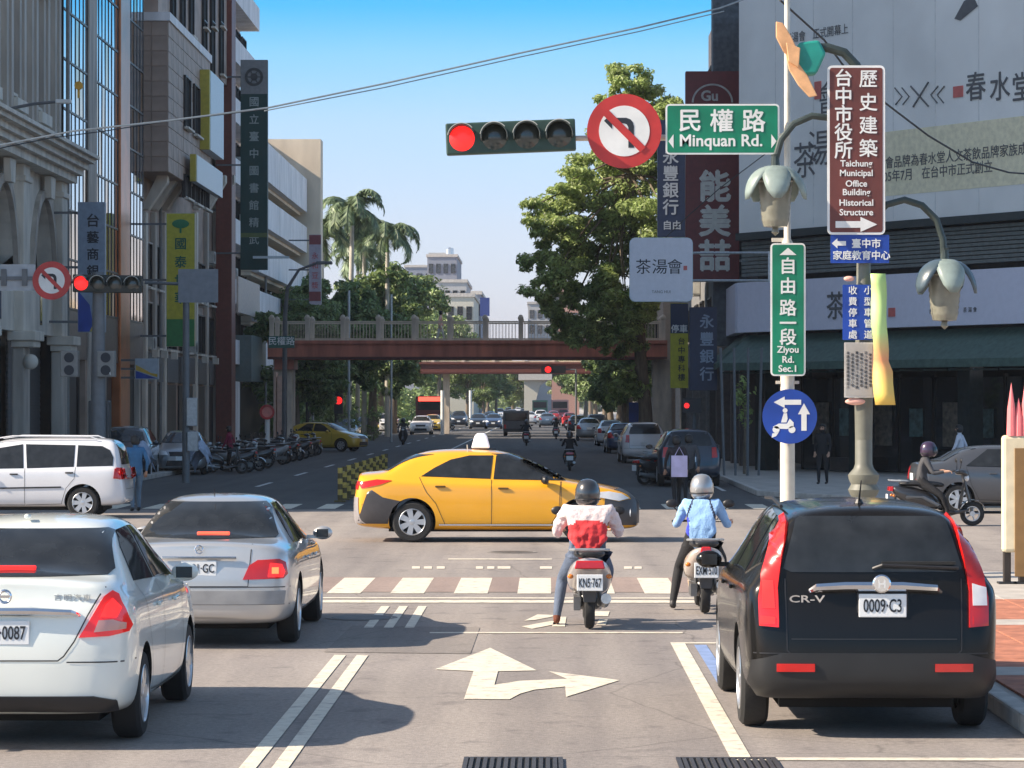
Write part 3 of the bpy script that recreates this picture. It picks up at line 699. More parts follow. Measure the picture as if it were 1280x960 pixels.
# --- silver saloon
r, sk = car('silver saloon with lit brake lights ahead of the white saloon', 'car', (-3.33, 30.7, 0), 0, P_SILVER, 'benz', 2, 'silver_car', lit=False)
for s_ in (1, -1):
    sk.patch([(s_*a, b_) for a, b_ in [(.66, .69), (.79, .69), (.81, .74), (.78, .81), (.68, .82)]], 'rear', 'brake_light', REDON, r, .021, .05)
    sk.patch([(s_*a, b_) for a, b_ in [(.695, .72), (.755, .72), (.755, .78), (.695, .78)]], 'rear', 'brake_bulb', ORANGEON, r, .026, .05)
hy = sk.hit(Vector((0, -6, .8)), Vector((0, 1, 0)))[0].y
b = MB(); b.box((0, hy-.012, .875), (.72, .03, .03)); b.build('trunk_trim', CHROME, r, bevel=.008)
plate(r, '7681·GC', hy-.012, .775, .34, .15, x=.0)
b = MB(); b.lathe([(.032, -.01), (.038, -.016), (.044, -.01), (.044, 0)], (0, hy-.005, .955), 'Y', 20)
for a in (90, 210, 330): b.tube([(0, hy-.016, .955), (.038*cos(radians(a)), hy-.016, .955+.038*sin(radians(a)))], .005, 5)
b.build('emblem', CHROME, r, smooth=True)
b = MB(); b.lathe([(0, -.01), (.022, -.01), (.022, 0)], (0, hy-.01, .655), 'Y', 14); b.build('boot_lock', BLACKP, r)
sk.patch([(-.80, .43), (.80, .43), (.82, .56), (-.82, .56)], 'rear', 'bumper_strip', mat('grey_bumper_strip', (.3, .3, .3), .5), r, .012, .08)
yb_ = sk.hit(Vector((0, -6, 1.07)), Vector((0, 1, 0)))[0].y
b = MB(); b.box((.05, yb_-.03, 1.07), (.32, .05, .045)); b.build('high_brake_light', mat('lit_high_brake', (1., .10, .05), .3, emit=.9), r, bevel=.008)
b = MB(); b.tube([(.0, -1.0, 1.42), (.0, -1.05, 1.50)], .004, 5); b.build('antenna', BLACKP, r)
# --- crossing taxi
r, sk = car('yellow taxi crossing the junction behind the two scooter riders', 'taxi', (-.87, 51.2, 0), -pi/2, P_YEL, 'altis', 2, 'yellow_taxi', rim=ALU, sc=1.06)
GREYB = mat('grey_body_panel', (.075, .07, .072), .35, .3)
GLEN = mat('silver_rear_bumper', (.45, .42, .42), .3, .5)
for v, s_ in (('right', 1), ('left', 1)):
    sk.patch([(-2.22, .30), (-1.72, .30), (-1.70, .40), (-1.64, .55), (-1.52, .66), (-1.80, .72), (-1.98, .84), (-2.05, .80), (-2.1, .66)], v, 'dark_quarter_panel', GREYB, r, .008, .07)
    sk.patch([(-2.20, .95), (-2.14, .86), (-1.86, .92), (-1.66, .985), (-1.9, 1.0)], v, 'tail_light', REDSOFT, r, .012, .06)
    sk.patch([(1.66, .72), (1.98, .66), (2.14, .70), (2.02, .77), (1.82, .81), (1.66, .80)], v, 'headlight', CLEARL, r, .022, .06)
    sk.patch([(1.72, .28), (2.26, .28), (2.24, .66), (2.14, .69), (1.98, .65), (1.76, .70)], v, 'dark_front_bumper', GREYB, r, .014, .07)
sk.patch([(-.80, .3), (.80, .3), (.80, .72), (-.80, .72)], 'rear', 'rear_bumper', GLEN, r, .01, .09)
sk.patch([(-.75, .3), (.75, .3), (.7, .84), (-.7, .84)], 'front', 'grille', GREYB, r, .012, .09)
b = MB(); b.lathe([(0, -.02), (.09, -.02), (.1, 0)], (.72, 2.17, .47), 'Y', 16); b.build('fog_lamp', CLEARL, r)
b = MB(); b.box((.885, .1, .28), (.03, 2.0, .03)); b.build('sill_trim', CHROME, r, bevel=.008)
b = MB(); b.prism([(-.15, 0), (.15, 0), (.10, .19), (.06, .24), (-.06, .24), (-.10, .19)], (0, -.25, 1.50), (0, 1, 0), (0, 0, 1), (.34, 0, 0)); b.v = [(x-.17, y, z) for x, y, z in b.v]
ts = b.build('roof_sign', mat('white_roof_sign', (.85, .8, .85), .4, emit=.25), r, bevel=.02)
b = MB(); b.box((0, -.25, 1.485), (.1, .5, .02)); b.box((.1, -.25, 1.49), (.03, .03, .06)); b.build('sign_base', BLACKP, r)
b = MB(); b.tube([(.45, -.45, 1.44), (.45, -.46, 1.56)], .008, 6); b.build('antenna', CREAMPOLE, r)
# --- white family van on the far left
r, sk = car('white family van with roof rails crossing at the far left', 'van', (X_(33, 61.5), 61.5, 0), pi/2, P_WHITE2, 'mpv', 2, 'white_van', sc=1.0)
for s_ in (1, -1):
    b = MB(); b.tube([(s_*.57, -1.55, 1.62), (s_*.56, -1.4, 1.68), (s_*.56, .2, 1.69), (s_*.55, .6, 1.63)], .016, 6); b.build('roof_rail', P_WHITE2, r)
# ---------------------------------------------------------------- scooters
def ellring(c, rx, rz, n=12, pw=2.4):
    """superellipse section in the xz plane"""
    o = []
    for k in range(n):
        a = 2*pi*k/n; ca, sa = cos(a), sin(a)
        o.append((c[0]+rx*math.copysign(abs(ca)**(2/pw), ca), c[1], c[2]+rz*math.copysign(abs(sa)**(2/pw), sa)))
    return o
def shell(name, secs, m, parent, n=12, sub=1, pw=2.4):
    """secs: (x, y, z, rx, rz)"""
    vs = []; fs = []
    for s_ in secs: vs += ellring(s_[:3], s_[3], s_[4], n, pw)
    for i in range(len(secs)-1):
        for k in range(n): fs.append((i*n+k, i*n+(k+1) % n, (i+1)*n+(k+1) % n, (i+1)*n+k))
    fs += [tuple(reversed(range(n))), tuple((len(secs)-1)*n+k for k in range(n))]
    b = MB(); b.add(vs, fs); return b.build(name, m, parent, smooth=True, sub=sub, sharp=60)
SEATM = mat('seat_vinyl', (.02, .02, .022), .5, bump=.2)
ENG = mat('engine_metal', (.16, .16, .16), .45, .6)
_SWH = []
def scooter(label, loc, rz, body, name='motor_scooter', group=None, platetxt=None, tail='wide', detail=True, sc=1., lean=0., rimm=None):
    r = thing(name, label, 'scooter', loc, rz, group, sc); r.rotation_euler = (0, lean, rz)
    for y in (-.62, .62):
        R, w = .225, .055
        b = MB(); b.lathe([(R*.62, -w*.8), (R*.8, -w), (R*.95, -w*.75), (R, 0), (R*.95, w*.75), (R*.8, w), (R*.62, w*.8)], (0, 0, 0), 'X', 24)
        t = b.build('wheel', RUBBER, r, smooth=True); t.location = (0, y, R)
        b = MB(); b.lathe([(R*.64, -.035), (R*.64, .035), (R*.56, .035), (R*.56, -.035), (R*.64, -.035)], (0, 0, 0), 'X', 20); b.lathe([(0, -.05), (.05, -.05), (.05, .05), (0, .05)], (0, 0, 0), 'X', 12)
        for k in range(5): a = 2*pi*k/5; b.tube([(0, .04*cos(a), .04*sin(a)), (0, R*.58*cos(a), R*.58*sin(a))], .014, 6)
        b.build('rim', rimm or ALU, t)
    # tail cowl
    shell('tail_cowl', [(0, -.88, .70, .10, .05), (0, -.82, .66, .18, .10), (0, -.62, .56, .24, .19), (0, -.35, .50, .25, .2), (0, -.1, .46, .20, .15), (0, .02, .38, .16, .10)], body, r)
    shell('seat', [(0, -.74, .78, .10, .03), (0, -.62, .78, .17, .05), (0, -.3, .775, .18, .06), (0, 0, .765, .13, .055), (0, .12, .74, .07, .03)], SEATM, r)
    b = MB(); b.prism([(-.05, .16), (.10, .16), (.55, .28), (.55, .33), (.1, .22), (-.05, .30)], (-.14, 0, 0), (0, 1, 0), (0, 0, 1), (.28, 0, 0)); b.build('footboard', body, r, bevel=.02)
    shell('leg_shield', [(0, .36, .26, .15, .05), (0, .40, .45, .19, .10), (0, .46, .65, .18, .08), (0, .46, .86, .10, .05)], body, r)
    b = MB(); b.lathe([(.25, -.06), (.265, 0), (.25, .06)], (0, .62, .225), 'X', 14, radians(20), radians(170)); b.build('front_mudguard', body, r, smooth=True)
    b = MB(); b.prism([(-.10, 0), (.10, 0), (.065, -.26), (-.065, -.26)], (0, -.80, .55), (1, 0, 0), (0, .28, 1), (0, .03, 0)); b.build('rear_mudguard', BLACKP, r, bevel=.008)
    b = MB(); b.ball((0, -.32, .30), .17, 10, (.9, 1.4, .8)); b.box((-.13, -.5, .27), (.07, .5, .14)); b.build('engine', ENG, r, smooth=True)
    b = MB(); b.tube([(.10, -.15, .22), (.16, -.35, .24)], .025, 8); b.tube([(.16, -.35, .25), (.17, -.85, .33)], [.05, .055], 12); b.build('exhaust', STEEL, r, smooth=True)
    b = MB(); b.tube([(.12, -.55, .82), (.20, -.72, .83), (.15, -.90, .84), (-.15, -.90, .84), (-.20, -.72, .83), (-.12, -.55, .82)], .014, 8); b.build('grab_rail', STEEL if body is not P_BLACK else BLACKP, r, smooth=True)
    for s_ in (1, -1): b = MB(); b.tube([(s_*.10, -.62, .24), (s_*.11, -.62, .58)], .022, 8); b.build('shock_absorber', ENG, r)
    # tail light, plate
    b = MB()
    if tail == 'wide': b.prism([(-.16, 0), (.16, 0), (.14, .085), (-.14, .085)], (0, -.925, .64), (1, 0, 0), (0, .1, 1), (0, .08, 0))
    else: b.prism([(-.05, 0), (.05, 0), (.07, .05), (.05, .12), (-.05, .12), (-.07, .05)], (0, -.925, .64), (1, 0, 0), (0, .1, 1), (0, .08, 0))
    b.build('tail_light', REDL, r, bevel=.012)
    p = plate(r, platetxt, -.945, .50, .27, .17) 
    for s_ in (1, -1): b = MB(); b.ball((s_*.20, -.84, .56), .032, 8, (1, .8, .8)); b.build('turn_signal', mat('amber_lens', (.7, .2, .02), .15, coat=.6), r, smooth=True)
    # steering
    b = MB(); b.tube([(0, .62, .25), (0, .47, .85), (0, .42, .98)], .03, 8); b.build('fork', ENG, r)
    shell('handlebar_cowl', [(0, .30, .97, .10, .04), (0, .40, 1.0, .16, .06), (0, .5, .97, .12, .07), (0, .55, .93, .06, .04)], body, r)
    b = MB(); b.tube([(-.33, .26, 1.0), (-.16, .36, 1.0), (.16, .36, 1.0), (.33, .26, 1.0)], .014, 8); b.build('handlebar', BLACKP, r)
    b = MB(); b.ball((0, .52, .88), .08, 10, (1.1, .6, .8)); b.build('headlight', CLEARL, r, smooth=True)
    for s_ in (1, -1):
        b = MB(); b.tube([(s_*.18, .36, 1.0), (s_*.27, .38, 1.12), (s_*.32, .37, 1.17)], .007, 6); b.ball((s_*.33, .37, 1.2), .06, 8, (1.15, .35, .8)); b.build('mirror', BLACKP, r, smooth=True)
    return r
# ---------------------------------------------------------------- people
from collections import namedtuple
P3 = namedtuple('P3', 'x y z')
_PM = {}
def person(label, loc, rz, J, cloth, group=None, name='person', fingers=True, sc=1., hair=True, helmet=None, lump=0.):
    """J: joint -> (x,y,z); one continuous skinned body, clothed by nearest limb"""
    root = thing(name, label, 'person', loc, rz, group, sc)
    J = {k: Vector(v) for k, v in J.items()}
    R = dict(pelvis=.125, waist=.115, chest=.14, neck=.052, head0=.075, head=.092, crown=.07)
    V = []; E_ = []; rad = []; bone = []
    idx = {}
    def add(nm, p, r_, par=None, bn=None):
        idx[nm] = len(V); V.append(p); rad.append(r_)
        if par is not None: E_.append((idx[par], idx[nm])); bone.append((bn or nm, V[idx[par]], p))
    g = cloth.get('bulk', 1.)
    add('pelvis', J['pelvis'], .125*g); add('waist', J['pelvis'].lerp(J['chest'], .5), .118*g, 'pelvis', 'torso'); add('chest', J['chest'], .145*g, 'waist', 'torso')
    nb = J['chest'].lerp(J['neck'], .75); add('neckb', nb, .075, 'chest', 'torso'); add('neck', J['neck'], .052, 'neckb', 'neck')
    hd = J['head']; add('head0', J['neck'].lerp(hd, .6), .07, 'neck', 'head'); add('head', hd, .088, 'head0', 'head'); add('crown', hd+(hd-J['neck']).normalized()*.07, .065, 'head', 'head')
    for s_ in ('l', 'r'):
        add('sh'+s_, J['sh'+s_], .068*g, 'chest', 'torso'); add('um'+s_, J['sh'+s_].lerp(J['el'+s_], .5), .052*g, 'sh'+s_, 'uarm'); add('el'+s_, J['el'+s_], .042*g, 'um'+s_, 'uarm')
        add('fm'+s_, J['el'+s_].lerp(J['ha'+s_], .5), .038*g, 'el'+s_, 'farm'); add('wr'+s_, J['el'+s_].lerp(J['ha'+s_], .9), .026, 'fm'+s_, 'farm')
        d = (J['ha'+s_]-J['el'+s_]).normalized(); add('pa'+s_, J['ha'+s_]+d*.05, .032, 'wr'+s_, 'hand')
        if fingers:
            side = d.cross(Vector((0, 0, 1))); side = side.normalized() if side.length > .1 else Vector((0, 1, 0))
            dn = Vector((0, 0, -1)) if abs(d.z) < .8 else Vector((0, 1, 0))
            for q, (off, ln) in enumerate(((-.027, .065), (-.009, .078), (.009, .074), (.027, .058))):
                a = J['ha'+s_]+d*.085+side*off; add(f'f{q}a{s_}', a, .0095, 'pa'+s_, 'hand')
                add(f'f{q}b{s_}', a+d*ln*.5+dn*.02, .009, f'f{q}a{s_}', 'hand'); add(f'f{q}c{s_}', a+d*ln*.6+dn*.05, .008, f'f{q}b{s_}', 'hand')
            t = side*(.045 if s_ == 'l' else -.045)
            add('ta'+s_, J['ha'+s_]+d*.045+t*.9, .011, 'pa'+s_, 'hand'); add('tb'+s_, J['ha'+s_]+d*.085+t*1.2+dn*.02, .009, 'ta'+s_, 'hand')
        add('hi'+s_, J['hi'+s_], .098*cloth.get('leg', 1.), 'pelvis', 'hip'); add('tm'+s_, J['hi'+s_].lerp(J['kn'+s_], .5), .082*cloth.get('leg', 1.), 'hi'+s_, 'thigh'); add('kn'+s_, J['kn'+s_], .06*cloth.get('leg', 1.), 'tm'+s_, 'thigh')
        add('cm'+s_, J['kn'+s_].lerp(J['an'+s_], .4), .058*cloth.get('leg', 1.), 'kn'+s_, 'shin'); add('an'+s_, J['an'+s_], .04*cloth.get('leg', 1.), 'cm'+s_, 'shin')
        fd = J.get('toe'+s_, J['an'+s_]+Vector((0, .16, -.05))); add('he'+s_, J['an'+s_]+Vector((0, -.03, -.045)), .038, 'an'+s_, 'foot'); add('to'+s_, fd, .034, 'he'+s_, 'foot')
    pk = (tuple(round(c, 3) for v in V for c in v), tuple(rad), lump, fingers)
    me = bpy.data.meshes.new('body'); me.from_pydata([tuple(v) for v in V], E_, [])
    o = bpy.data.objects.new('t', me); COL.objects.link(o)
    md = o.modifiers.new('k', 'SKIN'); md.use_smooth_shade = True
    if not me.skin_vertices:
        bpy.context.view_layer.objects.active = o; bpy.ops.mesh.customdata_skin_add()
    for i, d in enumerate(me.skin_vertices[0].data): d.radius = (rad[i], rad[i]); d.use_root = (i == 0)
    for i in (0, 1, 2): me.skin_vertices[0].data[i].radius = (rad[i]*1.22, rad[i]*.88)
    m2 = o.modifiers.new('s', 'SUBSURF'); m2.levels = 4 if lump else 1
    if pk not in _PM: bpy.context.view_layer.update(); dg = bpy.context.evaluated_depsgraph_get()
    if pk in _PM: b = _PM[pk].copy()
    else: b = bpy.data.meshes.new_from_object(o.evaluated_get(dg), depsgraph=dg); _PM[pk] = b.copy()
    bpy.data.objects.remove(o)
    mats = []; 
    if lump:
        rnd = random.Random(3)
        from mathutils import noise
        NN = [v.normal.copy() for v in b.vertices]
        for v, vn in zip(b.vertices, NN):
            n = noise.noise(v.co*14)*lump+noise.noise(v.co*30)*lump*.5
            if .72 < v.co.z < J['neck'].z-.03: v.co += vn*n
    b.materials.clear()
    import numpy as np
    nf = len(b.polygons); cc = np.empty(nf*3, dtype=np.float32); b.polygons.foreach_get('center', cc); cc = cc.reshape(-1, 3); bd = np.full(nf, 9.); bi = np.zeros(nf, dtype=int)
    for q, (bn, a, e_) in enumerate(bone):
        a_, ab = np.array(a), np.array(e_-a); tt_ = np.clip(((cc-a_)@ab)/max(1e-9, ab@ab), 0, 1); dd = np.linalg.norm(cc-(a_+tt_[:, None]*ab), axis=1)-(.1 if bn == 'torso' else (.06 if bn == 'hip' else (.03 if bn in ('uarm', 'thigh') else 0)))
        w_ = dd < bd; bd[w_] = dd[w_]; bi[w_] = q
    mi = []
    for i in range(nf):
        m = cloth['f'](bone[bi[i]][0], P3(*cc[i]))
        if m not in mats: mats.append(m); b.materials.append(m)
        mi.append(mats.index(m))
    b.polygons.foreach_set('material_index', mi)
    b.shade_smooth(); b.name = 'body'; link('body', b, root)
    up = (hd-J['neck']).normalized(); hc = hd+up*.02
    fw = J.get('look', Vector((0, 1, 0))).normalized()
    face = MB()
    face.ball(hc+fw*.088-Vector((0, 0, .02)), .017, 6, (.7, 1., 1.3)); face.build('nose', SKIN, root, smooth=True)
    sd_ = fw.cross(Vector((0, 0, 1))).normalized()
    for s_ in (1, -1):
        f = MB(); f.ball(hc+fw*.078+sd_*s_*.032+Vector((0, 0, .012)), .011, 6); f.build('eye', INK, root)
        f = MB(); f.ball(hc+sd_*s_*.088, .024, 6, (.5, 1, 1.3)); f.build('ear', SKIN, root, smooth=True)
    f = MB(); f.box(hc+fw*.085-Vector((0, 0, .055)), (.04, .012, .01)); f.build('mouth', mat('lips', (.35, .12, .1), .6), root)
    if helmet:
        b = MB(); pr = [(0, .155), (.05, .148), (.09, .128), (.12, .09), (.138, .04), (.142, -.01), (.138, -.06), (.125, -.10), (.10, -.125)]
        b.lathe(pr, (hc.x, hc.y-.012, hc.z+.01), 'Z', 20, sc=(.95, 1.1)); h = b.build('helmet', helmet, root, smooth=True)
        h.modifiers.new('t', 'SOLIDIFY').thickness = .012
        b = MB(); b.lathe([(.147, -.07), (.150, 0), (.135, .06)], (hc.x, hc.y-.008, hc.z+.01), 'Z', 14, atan2(fw.y, fw.x)-1.15, atan2(fw.y, fw.x)+1.15, sc=(.97, 1.12)); b.build('visor', GLASSD, h, smooth=True)
        b = MB(); b.tube([(hc.x-.145*.97*cos(t), hc.y-.012-.158*sin(t), hc.z-.055) for t in [pi*k/10 for k in range(11)]], .007, 5); b.build('helmet_trim', BLACKP, h)
    elif hair:
        b = MB(); b.lathe([(0, .115), (.05, .105), (.085, .075), (.10, .03), (.102, -.02), (.095, -.07), (.07, -.10)], tuple(hc-fw*.016+Vector((0, 0, .0))), 'Z', 16, atan2(-fw.y, -fw.x)-2.2, atan2(-fw.y, -fw.x)+2.2); b.lathe([(0, .118), (.06, .10), (.095, .055)], tuple(hc-fw*.004), 'Z', 16)
        h = b.build('hair', HAIR, root, smooth=True); h.modifiers.new('t', 'SOLIDIFY').thickness = .015
    return root
def ride(lean=0., footl=True, wide=0.):
    j = dict(pelvis=(0, -.24, .82), chest=(0, -.15+lean, 1.13), neck=(0, -.10+lean, 1.265), head=(0, -.06+lean, 1.37), look=(0, 1, 0))
    for s_, k in ((-1, 'l'), (1, 'r')):
        j['sh'+k] = (s_*(.175+wide), -.13+lean, 1.21); j['el'+k] = (s_*(.29+wide), -.02+lean*.6, .97); j['ha'+k] = (s_*.30, .20, 1.0)
        j['hi'+k] = (s_*.10, -.20, .79); down = footl and s_ < 0
        j['kn'+k] = (s_*.23, .16, .56) if not down else (s_*.27, .10, .48); j['an'+k] = (s_*.16, .26, .30) if not down else (s_*.33, -.06, .09)
    return j
def walkpose(st=.22, ph=1, arm=.2, h=1.68):
    k = h/1.68; j = dict(pelvis=(0, 0, .90*k), chest=(0, .02, 1.22*k), neck=(0, .03, 1.42*k), head=(0, .05, 1.54*k))
    for s_, q in ((-1, 'l'), (1, 'r')):
        p = s_*ph; j['sh'+q] = (s_*.17, .02, 1.36*k); j['el'+q] = (s_*.24, -p*arm*.5, 1.10*k); j['ha'+q] = (s_*.23, -p*arm*.6+.1, .87*k)
        j['hi'+q] = (s_*.09, 0, .86*k); j['kn'+q] = (s_*.09, p*st*.6+.04, .48*k); j['an'+q] = (s_*.09, p*st, .09*k)
    return j
def wear(top, legs, shoe, sleeve='long', hand=SKIN, extra=None, **kw):
    def f(b, c):
        if extra:
            r = extra(b, c)
            if r: return r
        if b in ('neck', 'head'): return SKIN
        if b == 'hand': return hand
        if b == 'farm': return SKIN if sleeve == 'short' else top
        if b in ('uarm', 'torso'): return top
        if b in ('hip', 'thigh', 'shin'): return legs
        return shoe
    d = dict(f=f); d.update(kw); return d
FAB = lambda n, c, **k: mat(n, c, .85, bump=.4, var=.15, scale=9, **k)
JEANS = FAB('blue_jeans', (.10, .13, .19)); BLACKF = FAB('black_cloth', (.014, .014, .016)); REDF = FAB('red_jacket', (.72, .045, .05)); WHITEF = FAB('pale_pink_jacket', (.74, .62, .60))
LBLUE = FAB('light_blue_shirt', (.30, .50, .78)); ROYAL = FAB('royal_blue_panel', (.04, .06, .50)); NAVY = FAB('navy_stripe', (.02, .03, .07))
DKGREY = FAB('dark_grey_jacket', (.06, .06, .065)); BROWNS = FAB('brown_shoe', (.14, .04, .02)); SHOEB = mat('black_shoe', (.02, .018, .018), .5)
HELM_K = paint('black_helmet', (.03, .03, .032)); HELM_S = paint('silver_helmet', (.38, .38, .38), .5)
PSC = paint('silver_scooter_paint', (.50, .46, .44), .4); PSB = paint('beige_scooter_paint', (.52, .44, .38), .2)
# rider in the red and white jacket
sx, sy = .45, 31.6
s1 = scooter('silver scooter under the rider in the red and white jacket', (sx, sy, 0), 0, PSC, 'motor_scooter', platetxt='KN5·767', tail='wide')
def redjk(b, c):
    if b == 'torso': return REDF if c.z < 1.13-1.6*c.x*c.x+.01*sin(c.z*60+c.x*25) else WHITEF
    if b in ('uarm', 'farm'): return REDF if False else WHITEF
person('rider in a red and white jacket and black helmet stopped on a silver scooter', (sx-.01, sy, 0), 0, ride(.06, True, .05), wear(WHITEF, JEANS, BROWNS, extra=redjk, bulk=1.42, leg=1.08), helmet=HELM_K, lump=.02)
# rider in the light blue shirt
sx, sy = 1.78, 33.9
s2 = scooter('beige scooter under the rider in the light blue shirt', (sx, sy, 0), 0, PSB, 'motor_scooter', platetxt='EXM·510', tail='round')
def bluesh(b, c):
    if b == 'torso':
        if c.x < -.13 and c.z < 1.06: return ROYAL
        if abs(abs(c.x)-.115-.35*(1.2-c.z)) < .013 and c.z > .9: return NAVY
        return LBLUE
    if b == 'thigh' or b == 'shin': return BLACKF
person('rider in a light blue short sleeved shirt and silver helmet on a beige scooter', (sx, sy, 0), radians(-6), ride(.02, True, 0.), wear(LBLUE, BLACKF, SHOEB, 'short', extra=bluesh, bulk=1.14), helmet=HELM_S, lump=.008)
# ---------------------------------------------------------------- signals, signs and lamps at the near right corner
YP = 38.4; PX = X_(984, YP)
t = thing('signal_pole', 'tall cream pole at the near right corner carrying the traffic light and the green signs', 'pole', (PX, YP, .13))
b = MB(); b.tube([(0, 0, 0), (0, 0, 3.3), (0, 0, 4.3), (0, 0, 4.36), (0, 0, 7.9)], [.10, .088, .08, .045, .035], 16); b.build('pole', CREAMPOLE, t, smooth=True)
b = MB(); b.lathe([(.2, 0), (.2, .03), (.13, .05), (.11, .25)], (0, 0, 0), 'Z', 16); b.build('base_flange', STEEL, t, smooth=True)
zarm = Z_(171, YP)-.13
b = MB(); b.tube([(0, 0, zarm), (X_(716, YP)-PX-.1, 0, zarm-.02)], [.045, .035], 12); b.build('mast_arm', CREAMPOLE, t, smooth=True)
b = MB(); b.box((-.1, .02, Z_(300, YP)-.13), (.2, .05, .05)); b.box((0, 0, Z_(478, YP)-.13), (.3, .05, .04)); b.build('bracket', CREAMPOLE, t)
def sig(label, loc, w, h, n, lit, name='traffic_light', order=None, rz=0., m=None, tilt=0.):
    t = thing(name, label, 'traffic light', loc, rz); d = .18; t.rotation_euler = (0, tilt, rz)
    HM = m or mat('green_signal_housing', (.03, .065, .05), .5, var=.2)
    b = MB(); b.box((0, d/2, 0), (w, d, h)); b.build('housing', HM, t, bevel=.02)
    b = MB(); b.box((0, .012, 0), (w*.985, .02, h*.94)); b.build('front_plate', mat('dark_signal_face', (.03, .045, .04), .5), t, bevel=.008)
    R = min(h*.40, w/n*.42)
    for i in range(n):
        x = -w/2+w*(i+.5)/n; on = i == lit
        b = MB(); b.lathe([(0, -.035), (R*.5, -.03), (R*.85, -.012), (R, .0)], (x, -.005, 0), 'Y', 24)
        b.build('lens', REDON if on else mat('dark_signal_lens', (.05, .06, .055), .15, coat=.5), t, smooth=True)
        b = MB(); b.lathe([(R*1.06, -.24), (R*1.08, -.20), (R*1.10, 0)], (x, 0, 0), 'Y', 18, radians(-15) if not on else radians(20), radians(195) if not on else radians(160))
        v = b.build('visor', mat('signal_visor', (.07, .085, .08), .5), t, smooth=True); v.modifiers.new('t', 'SOLIDIFY').thickness = .012
        b = MB(); b.lathe([(R*1.08, -.245), (R*1.14, -.245), (R*1.14, -.225), (R*1.08, -.225), (R*1.08, -.245)], (x, 0, 0), 'Y', 14, radians(40), radians(170)); b.build('visor_rim', mat('faded_visor_edge', (.5, .5, .45), .6), v)
    return t
w = 162/FPX*YP
sig('four lamp traffic light lit red, hanging left of the large no left turn sign', (X_(638.5, YP), YP-.1, Z_(171.5, YP)), w, .41, 4, 0, tilt=radians(-2.2))
def ring_sign(label, x, y, z, R, name='no_left_turn_sign', flip=1, dim=False):
    t = thing(name, label, 'sign', (x, y, z))
    b = MB(); b.disc((0, 0, 0), R, 'Y', 44, .012); b.build('red_ring', SIGNR, t)
    b = MB(); b.disc((0, -.008, 0), R*.68, 'Y', 40, .006); b.build('white_face', SIGNW, t)
    k = R*.68; b = MB(); fl = flip
    P = [(a*k, c*k) for a, c in ((-.80, .40), (-.48, .72), (-.48, .52), (.08, .52), (.24, .46), (.34, .34), (.38, .18), (.38, -.66), (.16, -.66), (.16, .14), (.10, .26), (.0, .30), (-.48, .30), (-.48, .08))]
    b.prism([(a*fl, c) for a, c in P], (0, -.0115, 0), (1, 0, 0), (0, 0, 1), (0, -.003, 0)); b.build('turn_arrow', INK, t)
    b = MB(); b.box((0, -.017, 0), (R*1.42, .004, R*.2), ry=radians(45)*fl); b.build('red_bar', SIGNR, t)
    b = MB(); b.box((0, .04, 0), (.05, .06, R*1.2)); b.build('back_bracket', STEEL, t)
    return t
ring_sign('large round no left turn sign between the red traffic light and the green sign', X_(780, YP), YP-.14, Z_(165, YP), 46.5/FPX*YP)
def panel(label, name, px0, px1, py0, py1, Y, m, rim=None, cat='sign', r=.05, loc=None, th=.02, rimw=.022):
    x0, x1, z0, z1 = X_(px0, Y), X_(px1, Y), Z_(py1, Y), Z_(py0, Y); w, h = x1-x0, z1-z0
    t = thing(name, label, cat, ((x0+x1)/2, Y, (z0+z1)/2))
    def rr(w, h, r):
        o = []
        for cx, cz, a0 in ((w/2-r, h/2-r, 0), (-w/2+r, h/2-r, 90), (-w/2+r, -h/2+r, 180), (w/2-r, -h/2+r, 270)):
            o += [(cx+r*cos(radians(a0+q)), cz+r*sin(radians(a0+q))) for q in (0, 30, 60, 90)]
        return o
    b = MB(); b.prism(rr(w, h, r), (0, 0, 0), (1, 0, 0), (0, 0, 1), (0, th, 0)); b.build('rim' if rim else 'face', rim or m, t)
    if rim:
        b = MB(); b.prism(rr(w-2*rimw, h-2*rimw, max(r-rimw, .005)), (0, -.003, 0), (1, 0, 0), (0, 0, 1), (0, .003+th/2, 0)); b.build('face', m, t)
    t['w'] = w; t['h'] = h
    return t, w, h
def arrow(t, x, z, L, hgt, ang, m=SIGNW, y=-.008):
    b = MB(); P = [(-L/2, -hgt*.22), (L*.1, -hgt*.22), (L*.1, -hgt/2), (L/2, 0), (L*.1, hgt/2), (L*.1, hgt*.22), (-L/2, hgt*.22)]
    c, s_ = cos(radians(ang)), sin(radians(ang))
    b.prism([(a*c-d*s_, a*s_+d*c) for a, d in P], (x, y, z), (1, 0, 0), (0, 0, 1), (0, .003, 0)); return b.build('arrow', m, t)
t, w, h = panel('wide green Minquan Rd. sign on the mast arm right of the round sign', 'road_name_sign', 832, 974, 130, 193, YP-.13, SIGNG, SIGNW)
for i, ch in enumerate('民權路'): text(ch, .31, SIGNW, t, (-w/2+w*(.215+.28*i), -.006, h*.17), bold=.018)
text('Minquan Rd.', .215, SIGNW, t, (-.02, -.006, -h*.26), bold=.02)
for s_ in (-1, 1):
    b = MB(); b.prism([(s_*w*.475, -h*.24), (s_*w*.43, -h*.10), (s_*w*.43, -h*.38)], (0, -.006, 0), (1, 0, 0), (0, 0, 1), (0, .003, 0)); b.build('arrow', SIGNW, t)
t, w, h = panel('tall green Ziyou Rd. Sec.1 sign mounted on the cream signal pole', 'road_name_sign', 963, 1006.5, 304, 470, YP-.17, SIGNG, SIGNW)
for ch, q in zip('自由路一段', (.33, .18, .015, -.10, -.205)): text(ch, .225, SIGNW, t, (0, -.006, h*q), bold=.018)
for i, q in enumerate(('Ziyou', 'Rd.', 'Sec.1')): text(q, .12, SIGNW, t, (0, -.006, -h*(.308+.068*i)), bold=.02)
